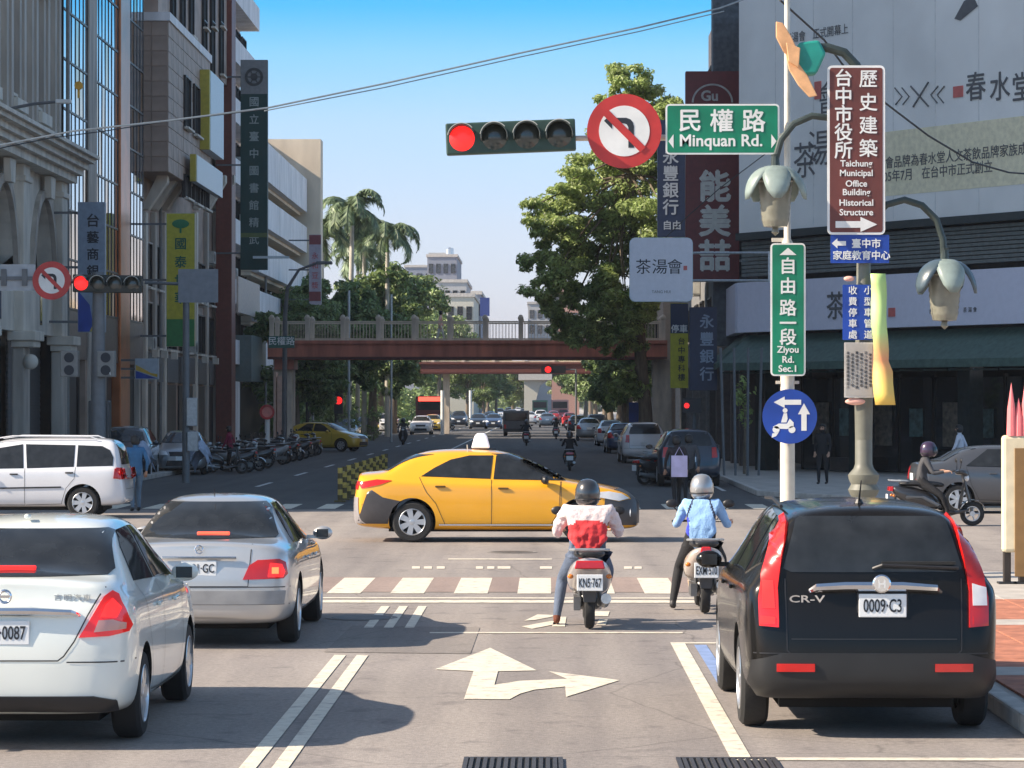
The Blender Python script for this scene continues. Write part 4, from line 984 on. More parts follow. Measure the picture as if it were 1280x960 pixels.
b = MB(); b.prism([(0, h*.465), (.11, h*.41), (-.11, h*.41)], (0, -.006, 0), (1, 0, 0), (0, 0, 1), (0, .003, 0)); b.build('arrow', SIGNW, t)
# blue disc: scooters two-stage turn
R = 34/FPX*YP; t = thing('scooter_turn_sign', 'round blue sign with two white arrows and a scooter rider on the cream signal pole', 'sign', (X_(985.5, YP), YP-.16, Z_(520.5, YP)))
b = MB(); b.disc((0, 0, 0), R, 'Y', 40, .012); b.build('face', SIGNB, t)
arrow(t, -.03, R*.52, R*1.0, R*.42, 180, y=-.01); arrow(t, R*.52, -R*.02, R*1.0, R*.44, 90, y=-.01)
b = MB(); o = (-R*.2, -.010, -R*.38)
def pg(P): b.prism([(a*R, c*R) for a, c in P], o, (1, 0, 0), (0, 0, 1), (0, .003, 0))
for cx in (-.30, .28): b.prism([((cx+.13*cos(a))*R, (-.10+.13*sin(a))*R) for a in [pi*k/6 for k in range(12)]], o, (1, 0, 0), (0, 0, 1), (0, .003, 0))
pg([(-.42, .0), (-.2, .12), (.1, .12), (.2, .3), (.34, .16), (.34, .0), (.1, -.08), (-.3, -.06)])
pg([(-.12, .16), (.08, .16), (.12, .3), (.1, .5), (-.02, .5), (-.08, .3)]); b.prism([((.03+.09*cos(a))*R, (.60+.09*sin(a))*R) for a in [pi*k/6 for k in range(12)]], o, (1, 0, 0), (0, 0, 1), (0, .003, 0))
pg([(-.44, -.24), (-.2, -.2), (-.3, -.34), (-.46, -.4)]); b.build('scooter_symbol', SIGNW, t)
# ornamental lamp post with petal lamps
YL = 37.7; LX = X_(1079, YL)
DKG = mat('dark_green_lamp_metal', (.045, .06, .055), .45, .3, var=.2); PETAL = mat('grey_green_petal', (.22, .275, .255), .45, var=.2); PETALD = mat('dark_petal', (.06, .09, .11), .35)
TEAL = mat('teal_shade', (.02, .28, .22), .35); LANT = mat('ribbed_lantern_glass', (.20, .195, .15), .3, coat=.3, var=.2)
OLIVE = mat('olive_grey_post', (.15, .15, .12), .5, var=.15)
t = thing('ornamental_lamp_post', 'fluted grey green lamp post carrying the brown sign and three curved arms', 'street lamp', (LX, YL, .13))
b = MB(); b.tube([(0, 0, 0), (0, 0, 1.1)], [.15, .13], 16)
b.lathe([(.13, 1.02), (.17, 1.06), (.2, 1.13), (.16, 1.2), (.19, 1.26), (.20, 1.32), (.13, 1.40), (.11, 1.46), (.105, 3.2)], (0, 0, 0), 'Z', 20)
b.lathe([(.105, 1.5), (.12, 2.45), (.14, 2.5), (.12, 2.56), (.10, 3.2), (.12, 3.26), (.095, 3.32), (.085, 4.6), (.075, 6.2)], (0, 0, 0), 'Z', 20); b.build('post', OLIVE, t, smooth=True)
def rel(px, py): return (X_(px, YL)-LX, 0, Z_(py, YL)-.13)
for pts, rr_ in (([(1076, 190), (1062, 165), (1040, 148), (1015, 145), (992, 155), (976, 175), (969, 200)], .045), ([(1083, 300), (1092, 272), (1108, 256), (1130, 250), (1152, 257), (1170, 275), (1178, 300), (1179, 318)], .045), ([(1078, 100), (1070, 82), (1055, 66), (1035, 60), (1018, 60)], .06)):
    b = MB(); b.tube([rel(*p) for p in pts], rr_, 10); b.build('arm', DKG, t, smooth=True)
def petal_lamp(label, px, py, sc, pm_, n=5, off=0.):
    q = thing('petal_lamp', label, 'street lamp', (X_(px, YL), YL, Z_(py, YL)), sc=sc, group='petal lamps on the ornamental post')
    b = MB(); b.tube([(0, 0, .10), (0, 0, -.05)], [.05, .06], 10); b.lathe([(.0, .13), (.055, .12), (.05, .09)], (0, 0, 0), 'Z', 10); b.build('cap', DKG, q, smooth=True)
    for k in range(n):
        a = off+2*pi*k/n; vs = []; fs = []; U = 8; Vn = 6
        for i in range(U+1):
            u = i/U; rad_ = .04+.37*sin(u*pi*.5)**.85; z = -.02-.44*u**1.8; wdt = .20*sin(pi*min(.999, u*.80+.12))**.7+.01
            if u > .9: wdt *= .62
            for j in range(Vn+1):
                v = (j/Vn-.5)*2; aa = a+v*wdt/max(rad_, .12); rr2 = rad_*(1-.06*v*v)
                vs.append((rr2*cos(aa), rr2*sin(aa), z+.0))
        for i in range(U):
            for j in range(Vn): o_ = i*(Vn+1)+j; fs.append((o_, o_+1, o_+Vn+2, o_+Vn+1))
        b = MB(); b.add(vs, fs); o = b.build('petal', pm_[k % len(pm_)], q, smooth=True); o.modifiers.new('t', 'SOLIDIFY').thickness = .012
    b = MB(); b.lathe([(0, -.16), (.22, -.18), (.23, -.22)]+[(.215-.05*k/14+(.009 if k % 2 else 0), -.24-.036*k) for k in range(15)]+[(.15, -.80), (0, -.82)], (0, 0, 0), 'Z', 24); b.build('lantern', LANT, q, smooth=True)
    b = MB(); b.lathe([(.0, -.80), (.04, -.82), (.05, -.87), (.0, -.92)], (0, 0, 0), 'Z', 12); b.build('finial', LANT, q, smooth=True)
    return q
petal_lamp('pale green petal lamp hanging left of the brown sign', 969, 205, 1.0, [PETAL], 5, radians(-90))
petal_lamp('dark petal lamp hanging right of the brown sign over the shop sign', 1180, 322, 1.0, [PETAL, PETALD, PETALD], 5, radians(-80))
q = thing('broken_lamp', 'teal lamp shade with torn orange petals at the very top of the ornamental post', 'street lamp', (X_(1010, YL), YL, Z_(68, YL)))
b = MB(); b.prism([(-.22, -.02), (-.12, .14), (.13, .17), (.22, .0), (.10, -.26), (-.1, -.28)], (0, -.12, 0), (1, 0, 0), (0, 0, 1), (0, .26, 0)); b.build('shade', TEAL, q, bevel=.03)
for k, (P) in enumerate(([(-.42, .40), (-.33, .38), (-.22, .20), (-.13, .0), (-.2, -.12), (-.33, .02), (-.42, .2)], [(-.30, -.02), (-.18, -.08), (-.02, -.30), (.10, -.55), (.0, -.57), (-.14, -.42), (-.26, -.22)], [(-.30, .12), (-.12, .05), (-.14, -.20), (-.27, -.12)])):
    b = MB(); b.prism(P, (0, -.16-.05*k, 0), (1, 0, 0), (0, 0, 1), (0, .03, 0)); b.build('torn_petal', mat('faded_orange_petal%s' % '', (.78, .42, .2), .5, var=.3, scale=4), q, bevel=.01)
# brown sign
t, w, h = panel('tall brown heritage sign for the Taichung Municipal Office Building on the lamp post', 'heritage_sign', 1034, 1106, 82, 293.5, YL-.16, SIGNBR, SIGNW, r=.06, rimw=.03)
for i, ch in enumerate('台中市役所'): text(ch, .235, SIGNW, t, (-w*.22, -.006, h*(.428-.107*i)), bold=.016)
for i, ch in enumerate('歷史建築'): text(ch, .24, SIGNW, t, (w*.21, -.006, h*(.42-.136*i)), bold=.012)
for i, q_ in enumerate(('Taichung', 'Municipal', 'Office', 'Building', 'Historical', 'Structure')): text(q_, .112, SIGNW, t, (0, -.006, h*(-.085-.0565*i)), bold=.018)
arrow(t, 0, -h*.44, w*.72, .19, 0)
t, w, h = panel('small blue direction sign with a left arrow just under the brown heritage sign', 'direction_sign', 1038, 1111, 293.8, 329, YL-.15, SIGNB, None, r=.01)
text('臺中市', .125, SIGNW, t, (.08, -.004, h*.2), bold=.02); text('家庭教育中心', .122, SIGNW, t, (.02, -.004, -h*.22), bold=.02); arrow(t, -w*.36, h*.2, .18, .13, 180, y=-.005)
t, w, h = panel('blue parking fee sign with vertical white writing under the direction sign', 'parking_sign', 1053, 1091, 356, 425, YL-.15, SIGNB, None, r=.01)
for i, ch in enumerate('收費停車處'): text(ch, .115, SIGNW, t, (-w*.17, -.004, h*(.40-.2*i)), bold=.012)
for i, ch in enumerate('小型車管道'[:5]): text(ch, .115, SIGNW, t, (w*.34, -.004, h*(.40-.2*i)), bold=.012)
t, w, h = panel('grey notice board of small printed rules under the blue parking sign', 'notice_board', 1055, 1092, 428, 497, YL-.15, mat('aged_notice_board', (.40, .37, .33), .6, var=.1), KERB, r=.01)
for c_ in range(6):
    text('\n'.join('本路段收費時間每日八時至'[(c_*2+k) % 12] for k in range(9 if c_ % 2 else 10)), .042, INK, t, (-w*.38+c_*w*.15, -.006, 0), lines=1.15, ext=.001)
for (px, py, rr_, sx_, lb) in ((1060, 349, .07, 1, 'pale pink tape knot above the blue parking fee sign'), (1068, 502, .09, 1.5, 'pale pink tape knot below the grey notice board')):
    b = MB(); b.ball((X_(px, YL), YL-.1, Z_(py, YL)), rr_, 8, (sx_, .5, .5)); tag(b.build('tape_knot', mat('pink_tape', (.75, .4, .32), .6), None, smooth=True), lb, 'tape')
b = MB(); vs = []; P0, P1 = (1085, 1106), (344, 507)
for i in range(13):
    py = 343+i*13.6; dx = 5*i/12+1.2*sin(i*1.1)
    for px in (1085, 1104): x = X_(px+dx+(6 if px > 1100 and i > 8 else 0), YL); vs.append((x, YL-.22+.04*sin(i*.9+(px > 1100)*.8), Z_(py, YL)))
b.add(vs, [(2*i, 2*i+1, 2*i+3, 2*i+2) for i in range(12)])
bm = mat('yellow_green_banner', (.62, .78, .25), .5, var=.1)
nt_ = bm.node_tree; g_ = nt_.nodes['Principled BSDF']
tcx = nt_.nodes.new('ShaderNodeTexCoord'); sx_ = nt_.nodes.new('ShaderNodeSeparateXYZ'); rr_ = nt_.nodes.new('ShaderNodeValToRGB')
nt_.links.new(tcx.outputs['Generated'], sx_.inputs[0]); nt_.links.new(sx_.outputs['Z'], rr_.inputs[0]); nt_.links.new(rr_.outputs[0], g_.inputs['Base Color'])
e = rr_.color_ramp.elements; e[0].position = .0; e[0].color = (.85, .55, .12, 1); e[1].position = 1; e[1].color = (.50, .72, .25, 1); k = e.new(.35); k.color = (.85, .35, .15, 1); k = e.new(.55); k.color = (.55, .75, .28, 1); k = e.new(.15); k.color = (.85, .6, .15, 1)
o = tag(b.build('banner', bm, None, smooth=True), 'narrow yellow green cloth banner hanging beside the grey notice board', 'banner'); o.modifiers.new('t', 'SOLIDIFY').thickness = .01
# notice pillar at the right edge
YB = 36.6
t = thing('notice_stand', 'cream notice stand with pink pointed tops on black legs at the right edge', 'notice stand', (0, 0, 0))
t.location = (X_(1275, YB), YB, .13)
for px in (1258, 1277):
    b = MB(); b.box((X_(px, YB)-X_(1275, YB), .05, .35), (.09, .09, .7)); b.build('leg', mat('brown_black_leg', (.03, .022, .018), .6), t, bevel=.01)
    b = MB(); b.box((X_(px, YB)-X_(1275, YB), .05, .012), (.22, .2, .024)); b.build('foot_plate', BLACKP, t)
b = MB(); b.box((.03, .03, Z_(617, YB)-.13), (X_(1305, YB)-X_(1252, YB), .16, (690-544)/FPX*YB)); b.build('board', mat('cream_board', (.72, .62, .42), .55, var=.1), t, bevel=.04)
b = MB(); b.box((.10, -.058, Z_(640, YB)-.13), (X_(1310, YB)-X_(1272, YB), .015, (720-560)/FPX*YB)); b.build('post_plate', mat('brown_board', (.25, .14, .05), .6), t, bevel=.005)
PK = mat('pink_plastic', (.85, .22, .22), .4)
for px, top in ((1263, 478), (1272, 497), (1281, 470)):
    b = MB(); b.lathe([(.06, Z_(545, YB)-.13), (.05, Z_((545+top)/2, YB)-.13), (.0, Z_(top, YB)-.13)], (X_(px, YB)-X_(1275, YB), .0, 0), 'Z', 10); b.build('pointed_top', PK, t, smooth=True)
# overhead cables
def cable(label, pts, r=.02, name='overhead_cable', m=None):
    b = MB(); P = [Vector((X_(px, Y), Y, Z_(py, Y))) for px, py, Y in pts]; out_ = []
    for a, c in zip(P[:-1], P[1:]): out_ += [a.lerp(c, k/6) for k in range(6)]
    b.tube(out_+[P[-1]], r, 6); return tag(b.build(name, m or BLACKP), label, 'cable')
PALE = mat('pale_cable', (.25, .29, .31), .6)
cable('pale twin cable crossing the sky from the left facades to the right building', [(-30, 186, 60), (90, 163, 61), (210, 150, 62), (335, 134, 63), (480, 104, 64), (650, 66, 65), (800, 34, 66), (900, 10, 67), (960, -12, 68)], .022, m=PALE)
cable('thin lower cable running along the pale cable across the sky', [(330, 138, 63), (480, 109, 64), (650, 71, 65), (800, 39, 66), (905, 14, 67)], .014, m=PALE)
cable('thin dark cable sagging across the billboard from the lamp post top', [(975, 0, 52), (1030, 50, 54), (1060, 90, 56), (1105, 128, 58), (1160, 170, 60), (1215, 203, 62), (1260, 216, 64), (1300, 219, 66)], .02)
cable('dark cable running up from the tea signboard to the red sign', [(832, 297, 84), (860, 270, 84), (900, 235, 84), (960, 190, 85)], .015)
# ---------------------------------------------------------------- far left corner signals
YS = 70.5; SX = X_(122, YS)
t = thing('signal_pole', 'grey signal pole at the far left corner behind the white van', 'pole', (SX, YS, .13))
GP = mat('grey_pole', (.14, .15, .16), .5, .2)
b = MB(); b.tube([(0, 0, 0), (0, 0, 3), (0, 0, Z_(340, YS)-.13)], [.2, .17, .13], 14); b.build('pole', GP, t, smooth=True)
b = MB(); b.tube([(X_(-30, YS)-SX, 0, Z_(348, YS)-.13), (X_(178, YS)-SX, 0, Z_(354, YS)-.13)], .05, 8); b.build('mast_arm', GP, t, smooth=True)
b = MB(); b.box((0, .25, 1.3), (.5, .4, 2.0)); b.build('control_cabinet', mat('dark_cabinet', (.05, .055, .06), .5), t, bevel=.03)
b = MB(); b.tube([(0, 0, Z_(466, YS)-.13), (X_(142, YS)-SX, -.3, Z_(466, YS)-.13)], .09, 8); b.build('camera', SIGNW, t)
sig('dim four lamp signal lit red beside the small no left turn sign', (X_(135, YS), YS-.3, Z_(355, YS)), 86/FPX*YS, .42, 4, 0, m=mat('dark_signal_housing', (.02, .025, .02), .5), tilt=radians(1))
ring_sign('small no left turn sign on the far left corner mast', X_(66, YS), YS-.3, Z_(351, YS), 24/FPX*YS)
t, w, h = panel('plain pale back of a road sign at the left edge of the photo', 'road_sign', -40, 43, 330, 363, YS-.25, mat('pale_sign_back', (.42, .45, .48), .5), None, r=.03)
for px in (6, 32): b = MB(); b.box((X_(px, YS)-t.location.x, -.04, 0), (.12, .06, .4)); b.build('clamp', GP, t)
b = MB(); b.box((t.location.x*0, -.03, -.02), (w, .04, .09)); b.build('rail', GP, t)
tt = thing('pedestrian_signal', 'pale pedestrian signal boxes on the far left signal pole', 'pedestrian signal', (X_(105, YS), YS-.2, Z_(455, YS)))
for i, px in enumerate((-.32, .55)):
    b = MB(); b.box((px, 0, 0), (.42, .3, .62)); hb = b.build('housing', mat('pale_signal_box', (.2, .2, .19), .5), tt, bevel=.02)
    b = MB(); b.disc((px, -.155, .15), .12, 'Y', 16, .02); b.disc((px, -.155, -.15), .12, 'Y', 16, .02); b.build('lens', INK, hb)
YS2 = 83; SX2 = X_(232, YS2)
t = thing('sign_pole', 'slim grey pole with a blank grey sign back, in front of the yellow banner', 'pole', (SX2, YS2, .13))
b = MB(); b.tube([(0, 0, 0), (0, 0, Z_(345, YS2)-.13)], [.11, .09], 12); b.build('pole', GP, t, smooth=True)
b = MB(); b.tube([(X_(180, YS2)-SX2, 0, Z_(353, YS2)-.13), (X_(258, YS2)-SX2, 0, Z_(356, YS2)-.13)], .045, 8); b.build('arm', GP, t)
b = MB(); b.box((.18, -.1, Z_(515, YS2)-.13), (.3, .2, .8)); b.box((.2, -.1, Z_(552, YS2)-.13), (.3, .2, .55)); b.build('meter_box', STEEL, t, bevel=.02)
panel('blank grey square sign back on the slim pole over the yellow banner', 'road_sign', 222, 272, 336, 378, YS2-.12, mat('grey_sign_back', (.20, .22, .25), .5), None, r=.02)
# small things further up the left side
Y = 128; t = thing('street_lamp', 'street lamp with a curved arm beside the small green road sign', 'street lamp', (X_(356, Y), Y, .13))
H_ = Z_(335, Y)
b = MB(); b.tube([(X_(355, Y)-X_(356, Y), 0, 0), (-.0, 0, H_-2.2), (.1, 0, H_-1.0), (.6, 0, H_-.2), (1.4, 0, H_+.1)], [.12, .1, .08, .06, .05], 8); b.build('pole', GP, t, smooth=True)
b = MB(); b.box((1.7, 0, H_+.1), (.7, .25, .14)); b.build('lamp_head', GP, t, bevel=.03)
t, w, h = panel('small dark green road name sign beside the footbridge stairs on the left', 'road_name_sign', 335, 368, 420, 435, 126, mat('dull_green_sign', (.005, .10, .075), .4), None, r=.02)
text('民權路', .38, SIGNW, t, (0, -.006, .05), bold=.01)
Y = 118; t = thing('round_sign', 'round red and pale sign on a white post before the footbridge pier', 'sign', (X_(334, Y), Y, .13))
b = MB(); b.tube([(0, 0, 0), (0, 0, Z_(520, Y)-.13)], .10, 8); b.build('post', SIGNW, t)
b = MB(); b.disc((0, -.12, Z_(515, Y)-.13), .27, 'Y', 24, .03); b.build('face', mat('pale_red_face', (.75, .25, .2), .5), t)
b = MB(); b.lathe([(.21, 0), (.30, 0), (.30, .04), (.21, .04), (.21, 0)], (0, -.17, Z_(515, Y)-.13), 'Y', 24); b.build('red_ring', SIGNR, t)
Y = 165; t = thing('globe_lamp_cluster', 'cluster of white globe lamps left of the red signal under the footbridge', 'street lamp', (X_(384, Y), Y, .13))
b = MB(); b.tube([(0, 0, 0), (0, 0, Z_(492, Y))], .1, 8); b.build('post', BLACKP, t)
for px, py in ((371, 491), (377, 487), (385, 484), (382, 491), (391, 491), (396, 490)):
    b = MB(); b.ball((X_(px, Y)-X_(384, Y), random.uniform(-.4, .4), Z_(py, Y)), .16, 8); b.build('globe', SIGNW, t, smooth=True)
t = thing('traffic_light', 'red traffic light glowing beside the globe lamps under the footbridge', 'traffic light', (X_(423, 170), 170, Z_(505, 170)))
b = MB(); b.box((0, .1, 0), (.5, .3, 1.1)); b.build('housing', BLACKP, t); b = MB(); b.disc((0, -.08, .2), .22, 'Y', 16, .04); b.build('lens', REDON, t)
b = MB(); b.tube([(-1.5, .2, 3.5), (-1.5, .2, -2.2)], .07, 8); b.tube([(-1.5, .2, .3), (0, .2, .3)], .05, 6); b.build('post', STEEL, t)
for (px, py, Y, lab, pp) in ((686, 462, 205, 'red traffic light glowing under the middle of the footbridge', 720), (860, 507, 100, 'small red signal on a post under the dark blue bank sign', 868)):
    t = thing('traffic_light', lab, 'traffic light', (X_(px, Y), Y, Z_(py, Y)))
    wd = 1.3 if Y > 150 else .5
    b = MB(); b.box((wd*.25, .1, 0), (wd*1.3, .3, .5)); b.build('housing', BLACKP, t); b = MB(); b.disc((-.05, -.08, 0), .22 if Y > 150 else .09, 'Y', 16, .04); b.build('lens', REDON, t)
    b = MB(); xp = X_(pp, Y)-X_(px, Y); b.tube([(xp, .2, .0), (xp, .2, -Z_(py, Y)+.1)], .07, 8); b.tube([(0, .2, 0), (xp, .2, 0)], .05, 6); b.build('post', GP, t)
t = thing('street_lamp', 'thin lamp arm with a small yellow plate reaching in from the left edge', 'street lamp', (0, 0, 0)); Y = 84
b = MB(); b.tube([(X_(-60, Y), Y, .1), (X_(-58, Y), Y, Z_(200, Y)), (X_(-40, Y), Y, Z_(150, Y)), (X_(0, Y), Y, Z_(137, Y)), (X_(40, Y), Y, Z_(129, Y)), (X_(72, Y), Y, Z_(126, Y))], [.12, .1, .07, .05, .045, .04], 8); b.build('arm', GP, t, smooth=True)
b = MB(); b.box((X_(78, Y), Y, Z_(126, Y)), (.45, .2, .12)); b.build('lamp_head', SIGNPALE_ if 'SIGNPALE_' in globals() else SIGNW, t, bevel=.03)
b = MB(); b.lathe([(0, -.05), (.12, -.05), (.12, .05), (0, .05)], (X_(97, Y), Y, Z_(106, Y)), 'Y', 12); b.box((X_(97, Y), Y, Z_(115, Y)), (.06, .06, .3)); b.build('yellow_plate', mat('amber_plate', (.65, .35, .04), .5), t)
cable('thin dark cable crossing the upper left facades below the pale cable', [(-30, 190, 64), (60, 172, 66), (130, 163, 68), (200, 152, 70), (330, 136, 72)], .014)
# ---------------------------------------------------------------- buildings, left side of the street (front plane x = FXL)
FXL = -16.0
def YL_(px): return FXL*FPX/(px-VX)
def ZL(px, py): return Z_(py, YL_(px))
STONE = mat('grey_stone_cladding', (.46, .405, .345), .75, var=.28, scale=1.6, bump=.3, stretch=(1.5, 1.5, .25))
STONE2 = mat('pale_cast_stone', (.66, .60, .51), .7, var=.22, scale=1.5, bump=.2, stretch=(1.2, 1.2, .4))
BRSTONE = mat('brown_granite_cladding', (.37, .265, .205), .6, var=.25, scale=1.2, bump=.15)
CONC = mat('cream_rendered_wall', (.74, .62, .47), .8, var=.14, scale=.9, stretch=(1, 1, .3))
WHT = mat('white_wall_tile', (.76, .73, .72), .6, var=.16, scale=1.3, stretch=(1, 1, .3))
GLZ = mat('dark_window_glass', (.02, .026, .03), .06, spec=.9, var=.4, scale=.7)
MIRG = mat('mirror_curtain_glass', (.62, .72, .80), .03, .92, var=.1, scale=.4)
MIRREFL = mat('gold_reflection_glass', (.62, .40, .24), .05, .9, var=.3, scale=.6)  # bronze tint paints gold-brown reflections into the mirror panes
BRONZE = mat('orange_bronze_column', (.42, .14, .055), .3, .6, var=.25, scale=1)
DKMET = mat('dark_bronze_mullion', (.035, .03, .028), .4, .5)
SHUT = mat('grey_roller_shutter', (.12, .125, .13), .55, .3, var=.08)
SHOPF = mat('dark_shopfront_glass', (.015, .016, .018), .45, var=.5, scale=1)
DKRED = mat('dark_red_pipe', (.18, .045, .03), .5)
YELB = mat('yellow_sign_side', (.50, .40, .05), .5)
SIGNPALE = mat('pale_signboard', (.60, .68, .72), .4, var=.04)
_pc = {}
def rep(key, fn, parent, loc, rz=0.):
    """build a piece once, then share its mesh data"""
    if key not in _pc: _pc[key] = fn(); o = _pc[key]
    else: o = _pc[key].copy(); COL.objects.link(o)
    o.parent = parent; o.location = loc; o.rotation_euler = (0, 0, rz); return o
def bx(name, m, x0, x1, y0, y1, z0, z1, parent, bevel=0.):
    b = MB(); b.box(((x0+x1)/2, (y0+y1)/2, (z0+z1)/2), (abs(x1-x0), abs(y1-y0), z1-z0)); return b.build(name, m, parent, bevel=bevel)
def window(parent, w, h, loc, rz, key='w', frame=None, glass=None, depth=.18, sill=True, bars=1):
    """an opening unit: recess box, frame, pane and sill, facing local -Y"""
    fm = frame or DKMET; gm = glass or GLZ; k = (key, round(w, 2), round(h, 2), fm.name, gm.name, bars, depth)
    if k not in _pc:
        b = MB()
        for q in ((-w/2+.03, 0, .06, h), (w/2-.03, 0, .06, h)): b.box((q[0], 0, 0), (.06, depth, h))
        b.box((0, 0, h/2-.03), (w-.12, depth, .06)); b.box((0, 0, -h/2+.03), (w-.12, depth, .06))
        for i in range(bars): b.box((-w/2+w*(i+1)/(bars+1), 0, 0), (.04, depth*.6, h-.12))
        f = b.build('window', fm, None)
        g = MB(); g.box((0, .02, 0), (w-.125, .02, h-.125)); p = g.build('pane', gm, f)
        if sill: g = MB(); g.box((0, -depth/2-.04, -h/2-.05), (w+.16, .14+depth*.3, .09)); g.build('sill', STONE2, f)
        _pc[k] = f
    else: f = copy_tree(_pc[k])
    f.parent = parent; f.location = loc; f.rotation_euler = (0, 0, rz); return f
RL = pi/2      # window facing +X (left side of street): local -Y -> +X
# --- grey stone hall with pointed arches
yA, yB = 62.0, 99.2
t = thing('arched_stone_hall', 'grey stone building with pointed arches, heavy cornice and fluted upper piers at the far left', 'building', (0, 0, 0))
bx('wall', STONE, -36, FXL-1.6, yA, yB-.02, 0, 9.74, t); bx('upper_wall', STONE, -36, FXL-.55, yA, yB-.02, 9.75, 41, t)  # upper wall carried far above the view, height added to shade the billboard
z0, z1, zc = 4.6, 9.75, 10.7
b = MB()
for k in range(5):
    ya = yB-7.2*(k+1)-.2; yc = ya+3.9
    # solid panels beside the arch, arch made of stepped infill
    W2, zs_, zt = 2.1, 6.4, 9.0
    prof = [(-3.6, z0), (3.6, z0), (3.6, z1), (-3.6, z1)]
    L = [(-W2, z0+1.9)]+[(-W2+W2*(i/8)**1.6, zs_+(zt-zs_)*sin(pi/2*i/8)) for i in range(9)]
    Rr = [(-a, c) for a, c in reversed(L[:-1])]
    left = [(-3.6, z0), (0, z0), (0, z0+1.9)]+[(-W2, z0+1.9)]+L[1:]+[(0, z1), (-3.6, z1)]
    right = [(-a, c) for a, c in left]
    for P in (left, right): b.prism(P, (FXL-.35, yc, 0), (0, 1, 0), (0, 0, 1), (-.5, 0, 0))
b.build('arcade_wall', STONE2, t)
for k in range(5):
    ya = yB-7.2*(k+1)-.2; yc = ya+3.9
    b = MB(); A = []; Wd = .22
    for i in range(9): A.append((2.1-2.1*(i/8)**1.6, 6.4+2.6*sin(pi/2*i/8)))
    for s_ in (1, -1):
        P = [(s_*a, c) for a, c in [(2.1, 6.5)]+A]+[(s_*(a+.3*(1-i/10)), c+.28) for i, (a, c) in reversed(list(enumerate(A)))]+[(s_*2.4, 6.5)]
        b.prism(P, (FXL-.35, yc, 0), (0, 1, 0), (0, 0, 1), (.16, 0, 0))
    b.build('arch_moulding', STONE, t)
    b = MB(); b.prism([(-.35, 9.0), (.35, 9.0), (.5, 9.7), (-.5, 9.7)], (FXL-.18, yc, 0), (0, 1, 0), (0, 0, 1), (.2, 0, 0)); b.build('keystone', STONE2, t)
    bx('window', GLZ, FXL-.98, FXL-.9, yc-2.15, yc+2.15, 6.4, 9.2, t)
    bx('mullion', DKMET, FXL-.9, FXL-.84, yc-.06, yc+.06, 6.5, 9.1, t)
    bx('slot_window', GLZ, FXL-.36, FXL-.33, yc-.35, yc-.0, 4.9, 6.3, t)
    # pilaster, capital, column, ball lamp
    ye = yB-7.2*k-.05
    b = MB(); b.box((FXL-.22, ye-.6, (z0+z1)/2), (.32, 1.1, z1-z0)); b.box((FXL-.2, ye-.6, 9.3), (.42, 1.25, .18)); b.build('pilaster', STONE2, t, bevel=.03)
    b = MB(); b.box((FXL-.1, ye-.6, 4.45), (.9, 1.5, .3)); b.box((FXL-.1, ye-.6, 4.2), (.7, 1.25, .2)); b.build('capital', STONE2, t, bevel=.03)
    b = MB(); b.box((FXL-.25, ye-.6, 2.1), (.4, .95, 4.0)); b.build('column', STONE, t, bevel=.05)
    b = MB(); b.ball((FXL+.12, ye-1.0, 3.65), .24, 10); b.build('ball_ornament', STONE2, t, smooth=True)
    b = MB()
    for q in range(44): b.box((FXL-.9, yc-.2, .05+q*.1), (.05+(q % 2)*.025, 5.9, .098))
    b.build('roller_shutter', SHUT, t)
b = MB()
for i, (zz, dd, hh) in enumerate(((9.75, .25, .25), (10.0, .45, .2), (10.2, .62, .2), (10.4, .85, .14), (10.54, 1.0, .12))): b.box((FXL-.8+dd/2, (yA+yB)/2, zz+hh/2), (1.6+dd, yB-yA, hh-.004))
b.build('cornice', STONE2, t)
for k in range(17):
    y = yB-.35-2.2*k; rep('hallpier', lambda: (lambda b: [b.box((0, q*.42, 0), (.5-.14*(abs(q) % 2), .36, 30.)) for q in (-1, 0, 1)] and b.build('fluted_pier', STONE, None))(MB()), t, (FXL-.42, y-.6, 25.7))
for k in range(8):
    for j in range(5):
        window(t, 1.5, 2.6, (FXL-.52, yB-4.2-4.4*k, 13.2+j*4.2), RL, 'hall')
        if j < 4: rep('halllintel', lambda: (lambda b: b.box((0, 0, 0), (.5, 1.9, .35)) and b.build('balcony_ledge', STONE2, None))(MB()), t, (FXL-.3, yB-4.2-4.4*k, 11.5+j*4.2))
